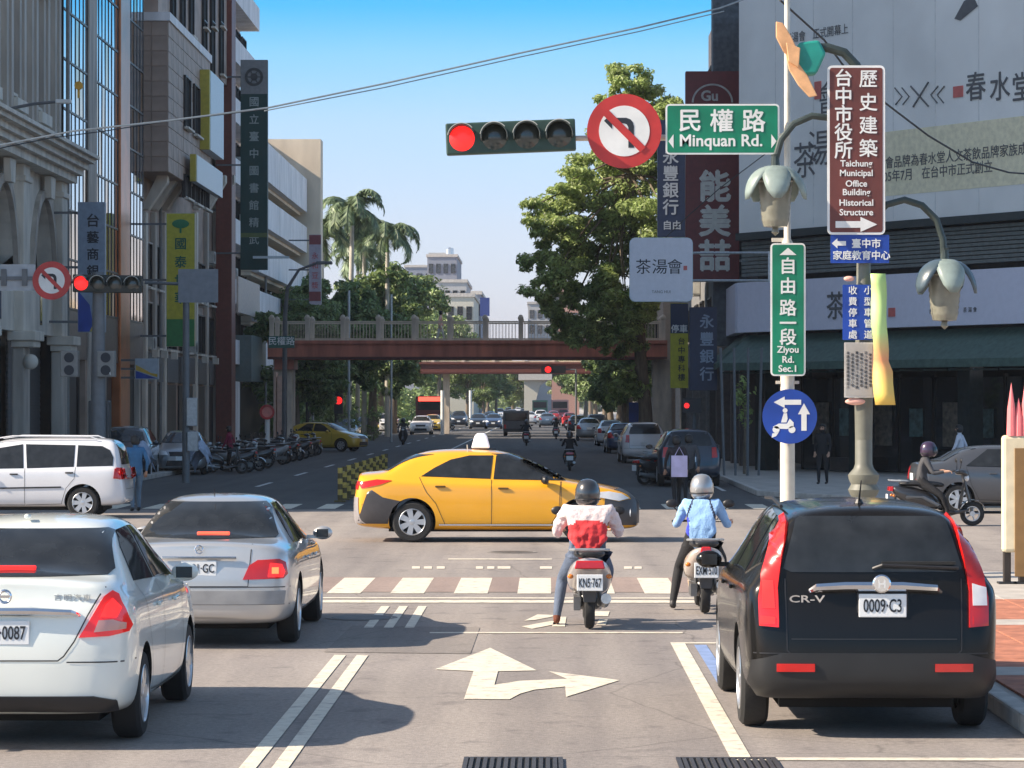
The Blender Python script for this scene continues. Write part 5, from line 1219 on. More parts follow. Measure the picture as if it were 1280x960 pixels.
# --- mirror glass building
y0, y1 = 99.2, YL_(187); fx = FXL-.25
t = thing('mirror_glass_building', 'building with mirror glass curtain wall and orange bronze columns beside the stone hall', 'building', (0, 0, 0))
bx('wall', DKMET, -34, fx-.3, y0+.01, y1-.01, 0, 20.4, t)  # unseen roof set low so the sun reaches the street tree
zb = 5.6
bays = [(y0+.1, YL_(116.5)), (YL_(126.5), YL_(154.5)), (YL_(166.5), y1-.35)]
for i, (a, c) in enumerate(bays):
    n = max(5, round((c-a)/.82)); w = (c-a)/n
    for j in range(9):
        for k in range(n):
            zz = zb+j*1.68; gm = MIRREFL if (j < 2 or random.random() < .12) else MIRG
            def mk(w=w): b = MB(); b.box((0, 0, 0), (.03, w-.07, 1.62)); return b.build('pane', gm, None)
            o = rep(('cp', i, gm.name), mk, t, (fx-.02, a+w*(k+.5), zz+.84), 0)
            o.rotation_euler = (0, radians(random.uniform(-.25, .25)), radians(random.uniform(-.35, .35)))
    for k in range(n+1):
        rep(('mul', 0), lambda: (lambda b: b.box((0, 0, 0), (.05, .06, 15.1)) and b.build('mullion', DKMET, None))(MB()), t, (fx-.008, a+w*k, zb+7.55))
    for j in range(10): bx('transom', DKMET, fx-.03, fx+.03, a+.04, c-.04, zb+j*1.68-.035, zb+j*1.68+.035, t)
    bx('spandrel_panel', mat('dark_bronze_spandrel', (.10, .065, .05), .4, var=.3), fx-.1, fx+.02, a+.04, c-.04, 3.9, zb-.05, t)
b = MB(); b.box((fx-.17, (bays[0][1]+bays[1][0])/2, 10.3), (.5, bays[1][0]-bays[0][1]-.1, 20.6)); b.build('stone_column', STONE, t, bevel=.03)
b = MB(); b.box((fx-.19, (bays[1][1]+bays[2][0])/2, 10.3), (.6, bays[2][0]-bays[1][1]-.1, 20.6)); b.build('bronze_column', BRONZE, t, bevel=.03)
for k in range(5): bx('shopfront_pane', SHOPF, fx-.28, fx-.2, y0+.4+k*4.2, y0+4.2+k*4.2, 0, 3.8, t)
for k in range(5): bx('column', BRSTONE if k % 2 else STONE, fx-.2, fx+.0, y0+.3+k*4.6, y0+.75+k*4.6, 0, 3.9, t)
# --- brown granite building
y0, y1 = YL_(187), YL_(290)
t = thing('brown_granite_building', 'brown granite building with narrow windows and flared columns, past the mirror glass one', 'building', (0, 0, 0))
bx('wall', BRSTONE, -34, FXL-.8, y0+.01, 133.9, 0, 20.9, t); bx('wall', BRSTONE, -34, FXL-.8, 133.9, y1-.01, 0, 24.8, t)  # nearer part stepped lower above the view, shaped to let sun onto the tree
ya, yb = YL_(190), YL_(246)
bx('projecting_bay', BRSTONE, FXL-.8, FXL+.55, ya+.4, yb, ZL(205, 222), ZL(205, 38), t, .03)
bx('bay_cap', WHT, FXL-.8, FXL+.66, ya+.3, yb+.1, ZL(205, 38), ZL(205, 38)+.35, t)
bx('upper_storey', BRSTONE, FXL-.8, FXL-.05, ya+2, 133.9, ZL(205, 38)+.36, 20.8, t); bx('upper_storey', BRSTONE, FXL-.8, FXL-.05, 133.9, y1-.2, ZL(205, 38)+.36, 24.6, t)
zA, zB = ZL(205, 222), ZL(205, 38)
for j in range(10):
    for k in range(9):
        ww, hh = (yb-ya-.4)/9, (zB-zA)/10
        def mkp(ww=ww, hh=hh): b = MB(); b.box((0, 0, 0), (.05, ww-.03, hh-.03)); return b.build('stone_panel', BRSTONE, None)
        rep('gp', mkp, t, (FXL+.56+random.uniform(-.006, .004), ya+.4+ww*(k+.5), zA+hh*(j+.5)))
    def mke(hh=hh): b = MB(); b.box((0, 0, 0), (.64, .05, hh-.03)); return b.build('stone_panel', BRSTONE, None)
    for q in (0, 1): rep('ge', mke, t, (FXL-.44+q*.67, ya+.385, zA+hh*(j+.5)))
for a, c, z in ((212, 218, 128), (224, 230, 138), (235, 242, 147)):
    yy = (YL_(a)+YL_(c))/2; window(t, YL_(c)-YL_(a)+.35, 2.2, (FXL+.60, yy, ZL((a+c)/2, z)), RL, 'gr')
    window(t, YL_(c)-YL_(a)+.35, 1.0, (FXL+.60, yy, ZL((a+c)/2, z)-3.6), RL, 'gr')
for a, c in ((252, 257), (262, 267), (273, 278)):
    for z in (60, 0): yy = (YL_(a)+YL_(c))/2; window(t, 1.3, 2.6, (FXL+.0, yy, ZL((a+c)/2, z)), RL, 'gr2')
for a in (212, 224, 235): yy = YL_(a+3); window(t, 1.2, 1.9, (FXL+.0, yy, ZL(a, 15)), RL, 'gr3')
for px in (201, 212, 224, 262, 275, 286):
    yy = YL_(px)
    b = MB(); b.prism([(0, ZL(px, 262)), (.3, ZL(px, 262)), (1.1, ZL(px, 228)), (1.1, ZL(px, 219)), (.7, ZL(px, 219))], (FXL-.82, yy-.35, 0), (1, 0, 0), (0, 0, 1), (0, .7, 0)); b.build('flared_bracket', STONE2, t)
    b = MB(); b.box((FXL-.7, yy, ZL(px, 265)/2), (.22, .6, ZL(px, 265))); b.build('column', STONE2 if px in (201, 224, 262, 286) else STONE, t, bevel=.04)
    for q in range(4): bx('lamp_bracket', STONE2, FXL-.36, FXL-.1, yy-.2, yy+.2, 4.3, 4.6, t) if q == 0 else None
for i, (a, c) in enumerate(((203, 210), (214, 222), (226, 240), (243, 260), (264, 274), (277, 284))):
    for z in (4.9, 7.4): window(t, (YL_(c)-YL_(a))*.8, 1.9, (FXL-.74, (YL_(a)+YL_(c))/2, z+.8), RL, 'gl%d' % i)
    bx('shop_fascia', mat('grey_fascia', (.10, .10, .10), .5), FXL-.8, FXL-.62, YL_(a)+.1, YL_(c)-.1, 3.3, 4.5, t); bx('shopfront_pane', SHOPF, FXL-.8, FXL-.72, YL_(a)+.1, YL_(c)-.1, 0.05, 3.2, t)
def boxsign(label, Y, Ye, xs, xf, zt, zb_):
    q = thing('box_sign', label, 'sign', (0, 0, 0)); bx('side_panel', YELB, xs, xf, Y, Y+.3, zb_, zt, q); bx('face', SIGNPALE, xs, xf+.02, Y+.302, Ye, zb_, zt, q)
boxsign('tall yellow edged pale box sign high on the brown granite building', 131.5, 137.2, -15.42, -15.0, Z_(86, 131.5), Z_(186, 131.5)); boxsign('low yellow edged pale box sign under the tall one on the brown granite building', 126, 136.3, -15.2, -14.95, Z_(192, 126), Z_(226, 126))
bx('downpipe', DKRED, FXL-.6, FXL+.2, YL_(284), YL_(289), 0, 27, t)
# --- white building with balconies
y0, y1 = YL_(290), YL_(322)
t = thing('white_balcony_building', 'white tiled building behind the tall dark green sign', 'building', (0, 0, 0))
bx('wall', WHT, -34, FXL-1., y0+.01, y1-.01, 0, 24.6, t)
for j in range(7):
    z = 4.4+j*3.1
    bx('balcony', WHT, FXL-1., FXL+.1, y0+.3, y1-.2, z, z+1.25, t)
    for k in range(5): window(t, 2.2, 1.6, (FXL-.98, y0+2.4+k*3.1, z+2.1), RL, 'wb')
bx('roof_fence_panel', mat('pinkish_panel', (.62, .5, .42), .6), FXL+.1, FXL+.2, y0+1, y1-1, ZL(300, 392), ZL(300, 348), t)
b = MB(); b.box((FXL+.25, (y0+y1)/2, ZL(300, 448)), (.9, 8, 2.4)); b.build('shop_box', mat('green_grey_shop_box', (.14, .18, .17), .5), t)
# --- cream office building with white parapets
y0, y1 = YL_(322), YL_(385)
t = thing('cream_office_building', 'cream office block with white parapet bands beyond the dark green sign', 'building', (0, 0, 0))
bx('wall', CONC, -38, FXL-1.6, y0+.01, y1-1.6, 0, 16.6, t)
bx('end_pier', CONC, -22, FXL+.95, y1-1.6, y1+.4, 0, Z_(176, y1), t)
bx('stair_block', mat('tan_stair_block', (.40, .35, .30), .8), -32, FXL-3, y1-12, y1-1.62, 16.62, Z_(176, y1)+.1, t)
for j, z in enumerate((4.2, 6.95, 9.7, 12.4, 15.1)):
    top = 2.2 if j == 4 else 1.7
    for k in range(8):
        w = (y1-1.7-y0)/8; bx('parapet_panel', WHT, FXL-.35, FXL+.05+.01*(k % 2), y0+k*w+.03, y0+(k+1)*w-.03, z, z+top, t)
    bx('slab', CONC, FXL-1.6, FXL-.36, y0, y1-1.6, z, z+.3, t)
    if j < 4:
        for k in range(8): window(t, 3.0, 1.0, (FXL-1.5, y0+(k+.5)*(y1-1.7-y0)/8, z+2.22), RL, 'off', bars=2)
    bx('ceiling', CONC, FXL-1.6, FXL-.4, y0, y1-1.6, z-.2, z-.02, t)
bx('shopfront_pane', SHOPF, FXL-1.6, FXL-1.5, y0, y1-2, .1, 4.6, t)
# beyond: darker low building behind the trees
t = thing('low_cream_building', 'low cream building half hidden by trees beyond the footbridge on the left', 'building', (0, 0, 0))
bx('wall', CONC, -40, -17.5, 200, 225, 0, 7, t); bx('roof_band', WHT, -40.2, -17.3, 199.8, 225.2, 7, 7.6, t)
for k in range(4): window(t, 3, 2, (-17.5, 204+k*5, 4), RL, 'low'); 
# projecting signs on the left
def vsign(label, px0, px1, py0, py1, Y, m, name='hanging_sign', th=.3, rim=None):
    t, w, h = panel(label, name, px0, px1, py0, py1, Y, m, rim, r=.02, th=th); t['label'] = label
    b = MB()
    for zz in (-.42, 0, .42): b = MB(); b.box((-w/2-.6, th/2, zz*h), (1.2, .08, .08)); b.build('bracket', GP, t)
    return t, w, h
Y = 97; t, w, h = vsign('blue grey bank sign with dark characters and a blue yellow foot on the stone hall', 96, 130, 252, 415, Y, mat('blue_grey_sign', (.24, .30, .38), .45), rim=None)
for i, ch in enumerate('台藝商銀'): text(ch, .42 if i else .46, INK, t, (.05, -.006, h*(.36-.13*i)), bold=.02)
b = MB(); b.prism([(-w/2+.02, -h/2+.02), (.1, -h/2+.02), (-.05, -h/2+.9), (-w/2+.02, -h/2+1.35)], (0, -.012, 0), (1, 0, 0), (0, 0, 1), (0, .008, 0)); b.build('blue_swash', SIGNB, t)
b = MB(); b.prism([(-.05, -h/2+.02), (w/2-.02, -h/2+.02), (w/2-.02, -h/2+.6), (.1, -h/2+.35)], (0, -.016, 0), (1, 0, 0), (0, 0, 1), (0, .004, 0)); b.build('yellow_swash', YELB, t)
Y = 118; t, w, h = vsign('yellow and green insurance banner with a tree emblem on the brown granite building', 207, 243, 266, 433, Y, mat('yellow_sign', (.52, .47, .04), .5), rim=mat('cream_frame', (.5, .48, .3), .5))
b = MB(); b.box((0, -.01, -h/2+.55), (w-.05, .012, 1.08)); b.build('green_foot', mat('green_sign_foot', (.03, .22, .06), .5), t)
b = MB(); b.ball((0, -.02, h*.42), .3, 8, (1.15, .05, .6)); b.box((0, -.02, h*.42-.22), (.08, .02, .3)); b.build('tree_emblem', mat('green_emblem', (.02, .2, .08), .5), t)
for i, ch in enumerate('國泰世華'): text(ch, .5, mat('dark_green_lettering', (.01, .12, .07), .5), t, (0, -.01, h*(.27-.135*i)), bold=.02)
Y = 148; t, w, h = vsign('very tall dark green sign with a round emblem at its top', 300, 334, 74, 337, Y, mat('dark_green_sign', (.012, .055, .048), .5, var=.1))
b = MB(); b.box((0, -.01, h/2-.86), (w-.02, .015, 1.7)); b.build('emblem_panel', mat('grey_emblem_panel', (.25, .25, .25), .5), t)
b = MB(); b.lathe([(.33, 0), (.46, 0), (.46, -.03), (.33, -.03), (.33, 0)], (0, -.02, h/2-.86), 'Y', 24); b.lathe([(0, -.03), (.18, -.03), (.18, 0)], (0, -.02, h/2-.86), 'Y', 16)
for k in range(6): b.tube([(.18*cos(k*pi/3), -.04, h/2-.86+.18*sin(k*pi/3)), (.33*cos(k*pi/3), -.04, h/2-.86+.33*sin(k*pi/3))], .02, 5)
b.build('emblem', mat('dark_emblem', (.06, .06, .06), .5), t)
for i, ch in enumerate('國立臺中圖書館精武分館'[:9]): text(ch, .52, mat('faded_white_lettering', (.4, .45, .43), .6), t, (0, -.01, h*(.30-.082*i)), bold=.01)
b = MB(); b.box((0, -.012, -h*.335), (w-.03, .012, .22)); b.build('stripe', mat('olive_stripe', (.12, .16, .05), .5), t)
b = MB(); b.box((.9, -.5, -h/2+.6), (1.8, .15, .12)); b.build('lamp_arm', SIGNPALE, t)
Y = 172; t, w, h = vsign('pinkish white sign with dull red ends in front of the palms', 386, 401, 293, 381, Y, mat('pinkish_sign', (.45, .38, .42), .5))
for zz in (h/2-.3, -h/2+.5): b = MB(); b.box((0, -.01, zz), (w-.02, .012, .55)); b.build('red_end', mat('dull_red', (.25, .06, .06), .5), t)
for i, ch in enumerate('永和豆漿'): text(ch, .42, SIGNR, t, (0, -.01, h*(.2-.14*i)))
for (a, c, d, e_, Y, lab) in ((168, 197, 448, 474, 112, 'blue and yellow swirled box sign at the foot of the mirror glass building'),):
    t, w, h = vsign(lab, a, c, d, e_, Y, mat('pale_blue_box', (.45, .5, .55), .5)); b = MB(); b.prism([(-w/2+.03, -h*.1), (w/2-.03, -h/2+.03), (-w/2+.03, -h/2+.03)], (0, -.01, 0), (1, 0, 0), (0, 0, 1), (0, .008, 0)); b.build('blue_swash', SIGNB, t)
    b = MB(); b.prism([(-w/2+.03, h*.2), (w*.2, -h*.2), (w/2-.03, -h*.25), (w/2-.03, -h*.4), (-w/2+.03, -h*.06)], (0, -.012, 0), (1, 0, 0), (0, 0, 1), (0, .006, 0)); b.build('yellow_swash', mat('amber_swash', (.65, .42, .06), .5), t)

# ---------------------------------------------------------------- right side
C0 = Vector((6.8, 99.4, 0)); C1 = Vector((15.6, 86.4, 0)); CD = (C1-C0).normalized(); CN = Vector((CD.y, -CD.x, 0))   # outward normal of the chamfer (towards viewer)
if CN.y > 0: CN = -CN
ang = atan2(CD.y, CD.x); LEN = (C1-C0).length
t = thing('tea_house_building', 'corner building with tea shop sign, slatted band and huge pale billboard', 'building', (0, 0, 0))
C2 = C1+Vector((30, 0, 0))
def slab(name, m, pts, z0, z1, parent): b = MB(); b.prism(pts, (0, 0, z0), (1, 0, 0), (0, 1, 0), (0, 0, z1-z0)); return b.build(name, m, parent)
DARKW = mat('dark_corner_wall', (.05, .05, .052), .6, var=.2)
slab('wall', DARKW, [(C0.x+.3, C0.y+.1), (C0.x+.3, C0.y+40), (46, C0.y+40), (46, C1.y+.3), (C1.x+.1, C1.y+.3)], 4.3, 16, t)
for p in (.02, .33, .66, .97):
    q = C0+CD*(LEN*p)-CN*.5; b = MB(); b.box((q.x, q.y, 2.15), (.55, .55, 4.3), ang); b.build('column', mat('black_polished_column', (.02, .03, .03), .25, var=.2), t)
slab('shop_interior', DARKHOLE, [(C0.x+3.2, C0.y+3), (C0.x+3.2, C0.y+30), (46, C0.y+30), (46, C1.y+4), (C1.x+2.2, C1.y+4)], .1, 4.3, t)
def facade_box(name, m, u0, u1, z0, z1, d0, d1, parent, bevel=0.):
    c = C0+CD*((u0+u1)/2)+CN*((d0+d1)/2); b = MB(); b.box((c.x, c.y, (z0+z1)/2), (u1-u0, d1-d0, z1-z0), ang); return b.build(name, m, parent, bevel=bevel)
zs = lambda py: Z_(py, 99.4)
for k in range(9):
    facade_box('glass_door', GLZ, .6+k*1.65, 2.15+k*1.65, .15, 3.2, -1.9, -1.84, t)
    facade_box('door_frame', DKMET, .52+k*1.65, .60+k*1.65, .15, 3.3, -1.95, -1.8, t)
facade_box('billboard', mat('pale_billboard', (.84, .85, .82), .55, var=.08, scale=.5, bump=.15), .0, LEN+.3, zs(292), 16.4, .12, .42, t)
bb = t.children[-1]
# slatted band: each slat is its own piece
for k in range(9):
    facade_box('slat', mat('dark_green_slat', (.15, .165, .155), .6, var=.2), -.1, LEN+.4, zs(347)+.02+k*.13, zs(347)+.12+k*.13, .02+.02*(k % 2), .24, t)
facade_box('band_cap', mat('dark_band_cap', (.04, .05, .05), .6), -.1, LEN+.4, zs(302)+.02, zs(292)-.01, .0, .5, t)
facade_box('shop_sign', mat('pale_lilac_shop_sign', (.70, .70, .80), .5, var=.03), .0, LEN+.4, zs(416), zs(354), .1, .5, t)
bx('side_sign', mat('pale_lilac_shop_sign', (1, 1, 1)), C0.x-.45, C0.x-.15, C0.y+.1, C0.y+6, zs(416), zs(354), t)
AWN = mat('dark_green_awning', (.07, .12, .10), .7, var=.2)
c = C0; b = MB(); b.prism([(0, 0), (1.25, -.95), (1.25, -1.2), (0, -.15)], tuple(C0+Vector((0, 0, zs(419)))), tuple(CN), (0, 0, 1), tuple(CD*(LEN+.4))); b.build('awning', AWN, t)
b = MB(); b.prism([(0, 0), (-1.0, -.95), (-1.0, -1.15), (0, -.15)], (C0.x-.1, C0.y, zs(419)), (1, 0, 0), (0, 0, 1), (0, 6, 0)); b.build('side_awning', AWN, t)
def ftext(s, size, m, u, z, d=.44, parent=None, **k):
    q = C0+CD*u+CN*d; return text(s, size, m, parent or t, (q.x, q.y, z), ang, **k)
def U(px, d=.44):   # where a sight line at px meets the facade
    k = (px-VX)/FPX; a = C0+CN*d; return (k*a.y-a.x)/(CD.x-k*CD.y)
def ZU(px, py, d=.44): q = C0+CD*U(px, d)+CN*d; return Z_(py, q.y)
ink2 = mat('soft_black_print', (.12, .125, .13), .6); red2 = mat('seal_red_print', (.62, .16, .14), .6)
for ch, px in zip('春水堂', (1219, 1249, 1277)): ftext(ch, .92, ink2, U(px), ZU(px, 108), bold=.01)
facade_box('red_seal', red2, U(1191), U(1203), ZU(1197, 122), ZU(1197, 108), .42, .45, t)
for i, s_ in enumerate(('》》', '《')): pass
def stroke(pts, r, m=ink2, name='brush_stroke'):
    b = MB(); P = []
    for px, py in pts: q = C0+CD*U(px, .44)+CN*.44; P.append((q.x, q.y, Z_(py, q.y)))
    b.tube(P, r, 5); return b.build(name, m, t)
stroke([(1138, 108), (1160, 133)], .03); stroke([(1160, 103), (1141, 134)], .03)
for x in (1118, 1127): stroke([(x, 110), (x+9, 121), (x+1, 131)], .022)
for x in (1172, 1180): stroke([(x, 108), (x-9, 119), (x-1, 129)], .022)
facade_box('beige_text_panel', mat('beige_print_panel', (.84, .78, .55), .6), U(1060), LEN+.3, ZU(1100, 246), ZU(1100, 166), .42, .43, t)
ftext('湯會品牌為春水堂人文茶飲品牌家族成員', .40, ink2, U(1192), ZU(1192, 195), bold=.005)
ftext('2005年7月　在台中市正式創立', .40, ink2, U(1165), ZU(1165, 215), bold=.005)
ftext('茶湯會　正式開幕上', .36, ink2, U(1020), ZU(1020, 42), bold=.0)
facade_box('red_seal', red2, U(1018), U(1026), ZU(1022, 124), ZU(1022, 102), .42, .45, t)
ftext('茶', 1.25, ink2, U(1006), ZU(1006, 200), bold=.0); ftext('湯', 1.25, ink2, U(1024), ZU(1024, 185), bold=.0); ftext('會', 1.15, ink2, U(1034), ZU(1034, 122), bold=.0)
ftext('茶', .95, ink2, U(1044, .52), ZU(1044, 382, .52), .52, bold=.01)
facade_box('red_seal', red2, U(1110, .52), U(1118, .52), ZU(1114, 396, .52), ZU(1114, 385, .52), .5, .53, t)
ftext('台中自由門市　茶湯會', .17, ink2, U(1190, .52), ZU(1190, 388, .52), .52, spacing=1.6)
b = MB()
P = []
for px, py in ((1216, -5), (1222, 8), (1200, 26), (1193, 24), (1205, 2)): q = C0+CD*U(px, .43)+CN*.43; P.append(Vector((q.x, q.y, Z_(py, q.y))))
b.add(P+[p+CN*.02 for p in P], [(0, 1, 2, 3, 4), (9, 8, 7, 6, 5)]+[(i, i+5, (i+1) % 5+5, (i+1) % 5) for i in range(5)]); b.build('brush_stroke', ink2, t)
# dark pole-like wall edge beside the billboard
bx('corner_pier', mat('grey_weathered_pier', (.10, .11, .12), .7, var=.3), 5.9, 7.25, 104.7, 105.9, 4.4, 18, t)
# shops behind, along the street
def rbuild(label, x, y0, y1, h, m, win=True, n=3, deep=20):
    q = thing('shop_building', label, 'building', (0, 0, 0)); bx('wall', m, x, x+deep, y0, y1, 4.1, h, q); bx('shopfront_pane', SHOPF, x+2.5, x+2.6, y0, y1, .1, 4.1, q)
    bx('party_wall', m, x+2.6, x+deep, y0+.02, y1-.02, .1, 4.08, q)
    k = max(2, int((y1-y0)/5))
    for i in range(k+1): bx('column', m, x+.02, x+.62, y0+(y1-y0-.6)*i/k, y0+(y1-y0-.6)*i/k+.6, .1, 4.09, q)
    if win:
        nn = max(2, int((y1-y0)/4))
        for j in range(n):
            for i in range(nn): window(q, 2.4, 1.6, (x-.0, y0+(i+.5)*(y1-y0)/nn, 6+j*3.2), -pi/2, 'rb', depth=.2)
    return q
rbuild('dark shop building right behind the tall red sign', 6.9, 106, 126, 18, mat('dark_brown_tile', (.09, .075, .07), .6, var=.2), n=4)
rbuild('grey shop building behind the street tree on the right', 6.8, 126.2, 150, 12, mat('grey_tile', (.2, .2, .2), .6, var=.2), n=2)
q = rbuild('tan building lit by the sun at the right end of the footbridge', 6.0, 152, 161, 11.5, mat('tan_wall', (.50, .38, .28), .8, var=.1), n=2)
rbuild('grey building among the trees beyond the footbridge on the right', 7.5, 180, 260, 11, mat('pale_grey_wall', (.35, .34, .33), .8), n=2)
# signs on the right
Y = 104; t, w, h = panel('huge dark red vertical sign with white characters above the dark blue bank sign', 'hanging_sign', 857, 924, 89, 352, Y, mat('dark_red_sign', (.17, .022, .022), .45, var=.15), None, r=.02, th=.4)
b = MB(); b.lathe([(.60, 0), (.66, 0), (.66, -.02), (.60, -.02), (.60, 0)], (0, -.01, h*.5-1.1), 'Y', 30, 0, pi, sc=(1.1, 1)); b.build('oval_outline', KERB, t)
text('Gu', .5, KERB, t, (-.1, -.008, h*.5-.86), bold=.03)
for i, ch in enumerate('能美喆'): text(ch, 1.15, mat('off_white_lettering', (.70, .67, .60), .6), t, (.08, -.008, h*(-.045-.165*i)), bold=.035)
b = MB()
for zz in (.42, .2, 0, -.2, -.40): b = MB(); b.box((w/2+.2, .2, zz*h), (.5, .08, .08)); b.build('bracket', STEEL, t)
Y = 112; t, w, h = panel('dark blue bank sign just left of the huge red sign, under the green road sign', 'hanging_sign', 822, 858, 150, 296, Y, mat('navy_sign', (.012, .025, .07), .45, var=.15), None, r=.02, th=.3)
for i, ch in enumerate('永豐銀行'): text(ch, .62, mat('dim_white_lettering', (.3, .36, .45), .6), t, (-.05, -.008, h*(.19-.145*i)), bold=.02)
text('自由', .36, mat('dim_white_lettering', (.3, .36, .45)), t, (.0, -.008, -h*.40), bold=.02)
Y = 96; t, w, h = panel('white square tea shop signboard with rounded corners and brush characters', 'tea_signboard', 787, 866, 297, 377, Y, mat('white_lilac_sign', (.70, .70, .76), .4, var=.04), SIGNPALE, r=.18, th=.35)
for ch, x in zip('茶湯會', (-.58, -.05, .44)): text(ch, .52, INK, t, (x, -.008, .1), bold=.0)
b = MB(); b.box((.78, -.006, .05), (.12, .01, .14)); b.build('red_seal', red2, t); text('TANG HUI', .13, ink2, t, (0, -.008, -.72))
b = MB(); b.tube([(w/2, .2, .55), (4.3, .2, .55)], .045, 6); b.tube([(w/2, .2, -.35), (4.3, .2, -.35)], .045, 6); b.box((w/2+2.5, .2, .1), (.1, .1, 1.0)); b.build('bracket', STEEL, t)
Y = 106; t, w, h = panel('narrow yellow sign with a navy top and dark writing below the tea signboard', 'hanging_sign', 838, 860, 379, 485, Y, mat('yellow_shop_sign', (.5, .46, .03), .5), None, r=.01, th=.2)
b = MB(); b.box((0, -.01, h*.32), (w, .012, h*.35)); b.build('navy_top', mat('navy_sign', (1, 1, 1)), t); text('停車', .3, SIGNW, t, (.0, -.02, h*.2), bold=.02)
text('\n'.join('台中專科樓'), .27, INK, t, (.08, -.01, -h*.16), lines=1.2, bold=.01)
t, w, h = panel('dark blue vertical bank sign right of the narrow yellow sign', 'hanging_sign', 862, 896, 384, 488, 101, mat('navy_sign', (1, 1, 1)), None, r=.01, th=.3)
for i, ch in enumerate('永豐銀行'): text(ch, .5, mat('dim_white_lettering', (.3, .36, .45)), t, (.12, -.008, h*(.33-.21*i)), bold=.02)
t, w, h = panel('small blue panel sign on the wall behind the street tree', 'wall_sign', 786, 800, 503, 528, 128, SIGNB, None, r=.01)
# shutter-like dark arcade: tall poles and plants under the awning on the right
for i, px in enumerate((905, 919, 934, 948)):
    b = MB(); x = X_(px, 92); b.tube([(x, 92, .1), (x-.1+i*.07, 92.2, 4.1)], .045, 6); tag(b.build('prop_pole', GP), '%s thin grey prop pole from the left under the side awning' % ORD[i], 'pole', 'thin prop poles under the awning')
# ---------------------------------------------------------------- footbridges
REDB = mat('red_painted_girder', (.46, .15, .095), .6, var=.35, scale=1.2, stretch=(1.5, 1, .3)); CONB = mat('footbridge_concrete', (.60, .51, .41), .8, var=.3, scale=1.5, stretch=(1.5, 1.5, .5))
def bridge(label, Y, xa, xb, z0, z1, zr, wid, step, REDB=REDB):
    t = thing('footbridge', label, 'footbridge', (0, 0, 0))
    bx('girder', REDB, xa, xb, Y, Y+.25, z0, z1, t); bx('girder', REDB, xa, xb, Y+wid-.25, Y+wid, z0, z1, t)
    bx('deck', CONB, xa, xb, Y+.26, Y+wid-.26, z1-.35, z1-.1, t); bx('girder_lip', REDB, xa, xb, Y-.12, Y-.005, z1-.14, z1+.02, t); bx('painted_shade_band', mat('dark_girder_shadow_line', (.10, .03, .025), .6), xa, xb, Y-.03, Y-.003, z0+.0, z0+.12, t)  # dark strip along the girder foot paints in a shadow line
    n = int((xb-xa)/step)
    for side, y in ((0, Y+.1), (1, Y+wid-.1)):
        for i in range(n+1):
            x = xa+.2+(xb-xa-.4)*i/n
            def mk():
                b = MB(); b.box((0, 0, (zr-z1)/2), (.22, .22, zr-z1)); b.box((0, 0, zr-z1+.05), (.28, .28, .1)); b.lathe([(.13, zr-z1+.1), (.09, zr-z1+.2), (0, zr-z1+.24)], (0, 0, 0), 'Z', 8); return b.build('rail_post', CONB, None)
            rep(('bp', Y), mk, t, (x, y, z1))
        for i in range(n):
            x = xa+.2+(xb-xa-.4)*(i+.5)/n; L = (xb-xa-.4)/n-.24
            def mk2():
                b = MB(); b.box((0, 0, zr-z1-.12), (L, .06, .07)); b.box((0, 0, .1), (L, .06, .06))
                for k in range(int(L/.16)): b.box((-L/2+.08+k*.16, 0, (zr-z1)/2), (.02, .02, zr-z1-.25))
                return b.build('railing_panel', mat('warm_railing', (.60, .50, .38), .6), None)
            rep(('rp', Y), mk2, t, (x, y, z1))
    return t
YBr = 146; z0, z1, zr = Z_(449, YBr), Z_(426, YBr), Z_(399, YBr)
t = bridge('red girdered footbridge with concrete railing posts crossing the street, the nearer one', YBr, X_(334, YBr), X_(834, YBr), z0, z1, zr, 3.2, 1.75)
for xx in (X_(351, YBr), X_(828, YBr)):
    bx('pier', CONB, xx-.45, xx+.5, YBr+.7, YBr+2.5, 0, z0-.003, t, .05)
bx('pier_cap', REDB, X_(342, YBr), X_(366, YBr), YBr+.3, YBr+2.8, z0-.5, z0-.004, t)
bx('stair_wall', mat('pinkish_cream_wall', (.62, .42, .33), .8), X_(342, 130), X_(344.5, 130), 130, 131, 0, Z_(465, 130), t); bx('stair_wall', mat('pinkish_cream_wall', (.6, .4, .3)), X_(345.5, 130), X_(354, 130), 130.2, 131.2, 0, Z_(470, 130), t)  # narrow stair walls in one even pinkish cream
bridge('second footbridge further off with a paler red girder', 232, X_(500, 232), X_(770, 232), Z_(467, 232), Z_(453, 232), Z_(443, 232), 3, 2.2, mat('dull_red_girder', (.16, .055, .045), .7, var=.15))
b2 = S.objects['footbridge.001'] if 'footbridge.001' in S.objects else None
if b2:
    for px in (557,): bx('pier', CONB, X_(px, 232)-.25, X_(px, 232)+.25, 233, 234.5, 0, Z_(467, 232)-.01, b2)
# pale overpass and buildings far away
def far(label, name, px0, px1, pyt, Y, m, dpt=30, rows=4, cols=4, cat='building', base=0., wm=None):
    q = thing(name, label, cat, (0, 0, 0)); x0, x1, z1 = X_(px0, Y), X_(px1, Y), Z_(pyt, Y)
    bx('wall', m, x0, x1, Y, Y+dpt, base, z1, q); bx('roof_edge', KERB, x0-.2, x1+.2, Y-.2, Y+dpt, z1, z1+.5, q)
    w, h = (x1-x0), z1-base
    for j in range(rows):
        for i in range(cols):
            window(q, w/cols*.6, 1.8, (x0+w*(i+.5)/cols, Y-.02, z1-2.2-3.3*j), 0, 'far', depth=.2, bars=0, sill=False)
    return q
LG = mat('far_pale_wall', (.42, .42, .42), .8); LG2 = mat('far_cream_wall', (.55, .53, .45), .8); LG3 = mat('far_grey_wall', (.24, .26, .31), .8)
far('grey stepped far building behind the trees, left of the pale one', 'far_building', 506, 566, 334, 620, LG3, cols=5, rows=3)
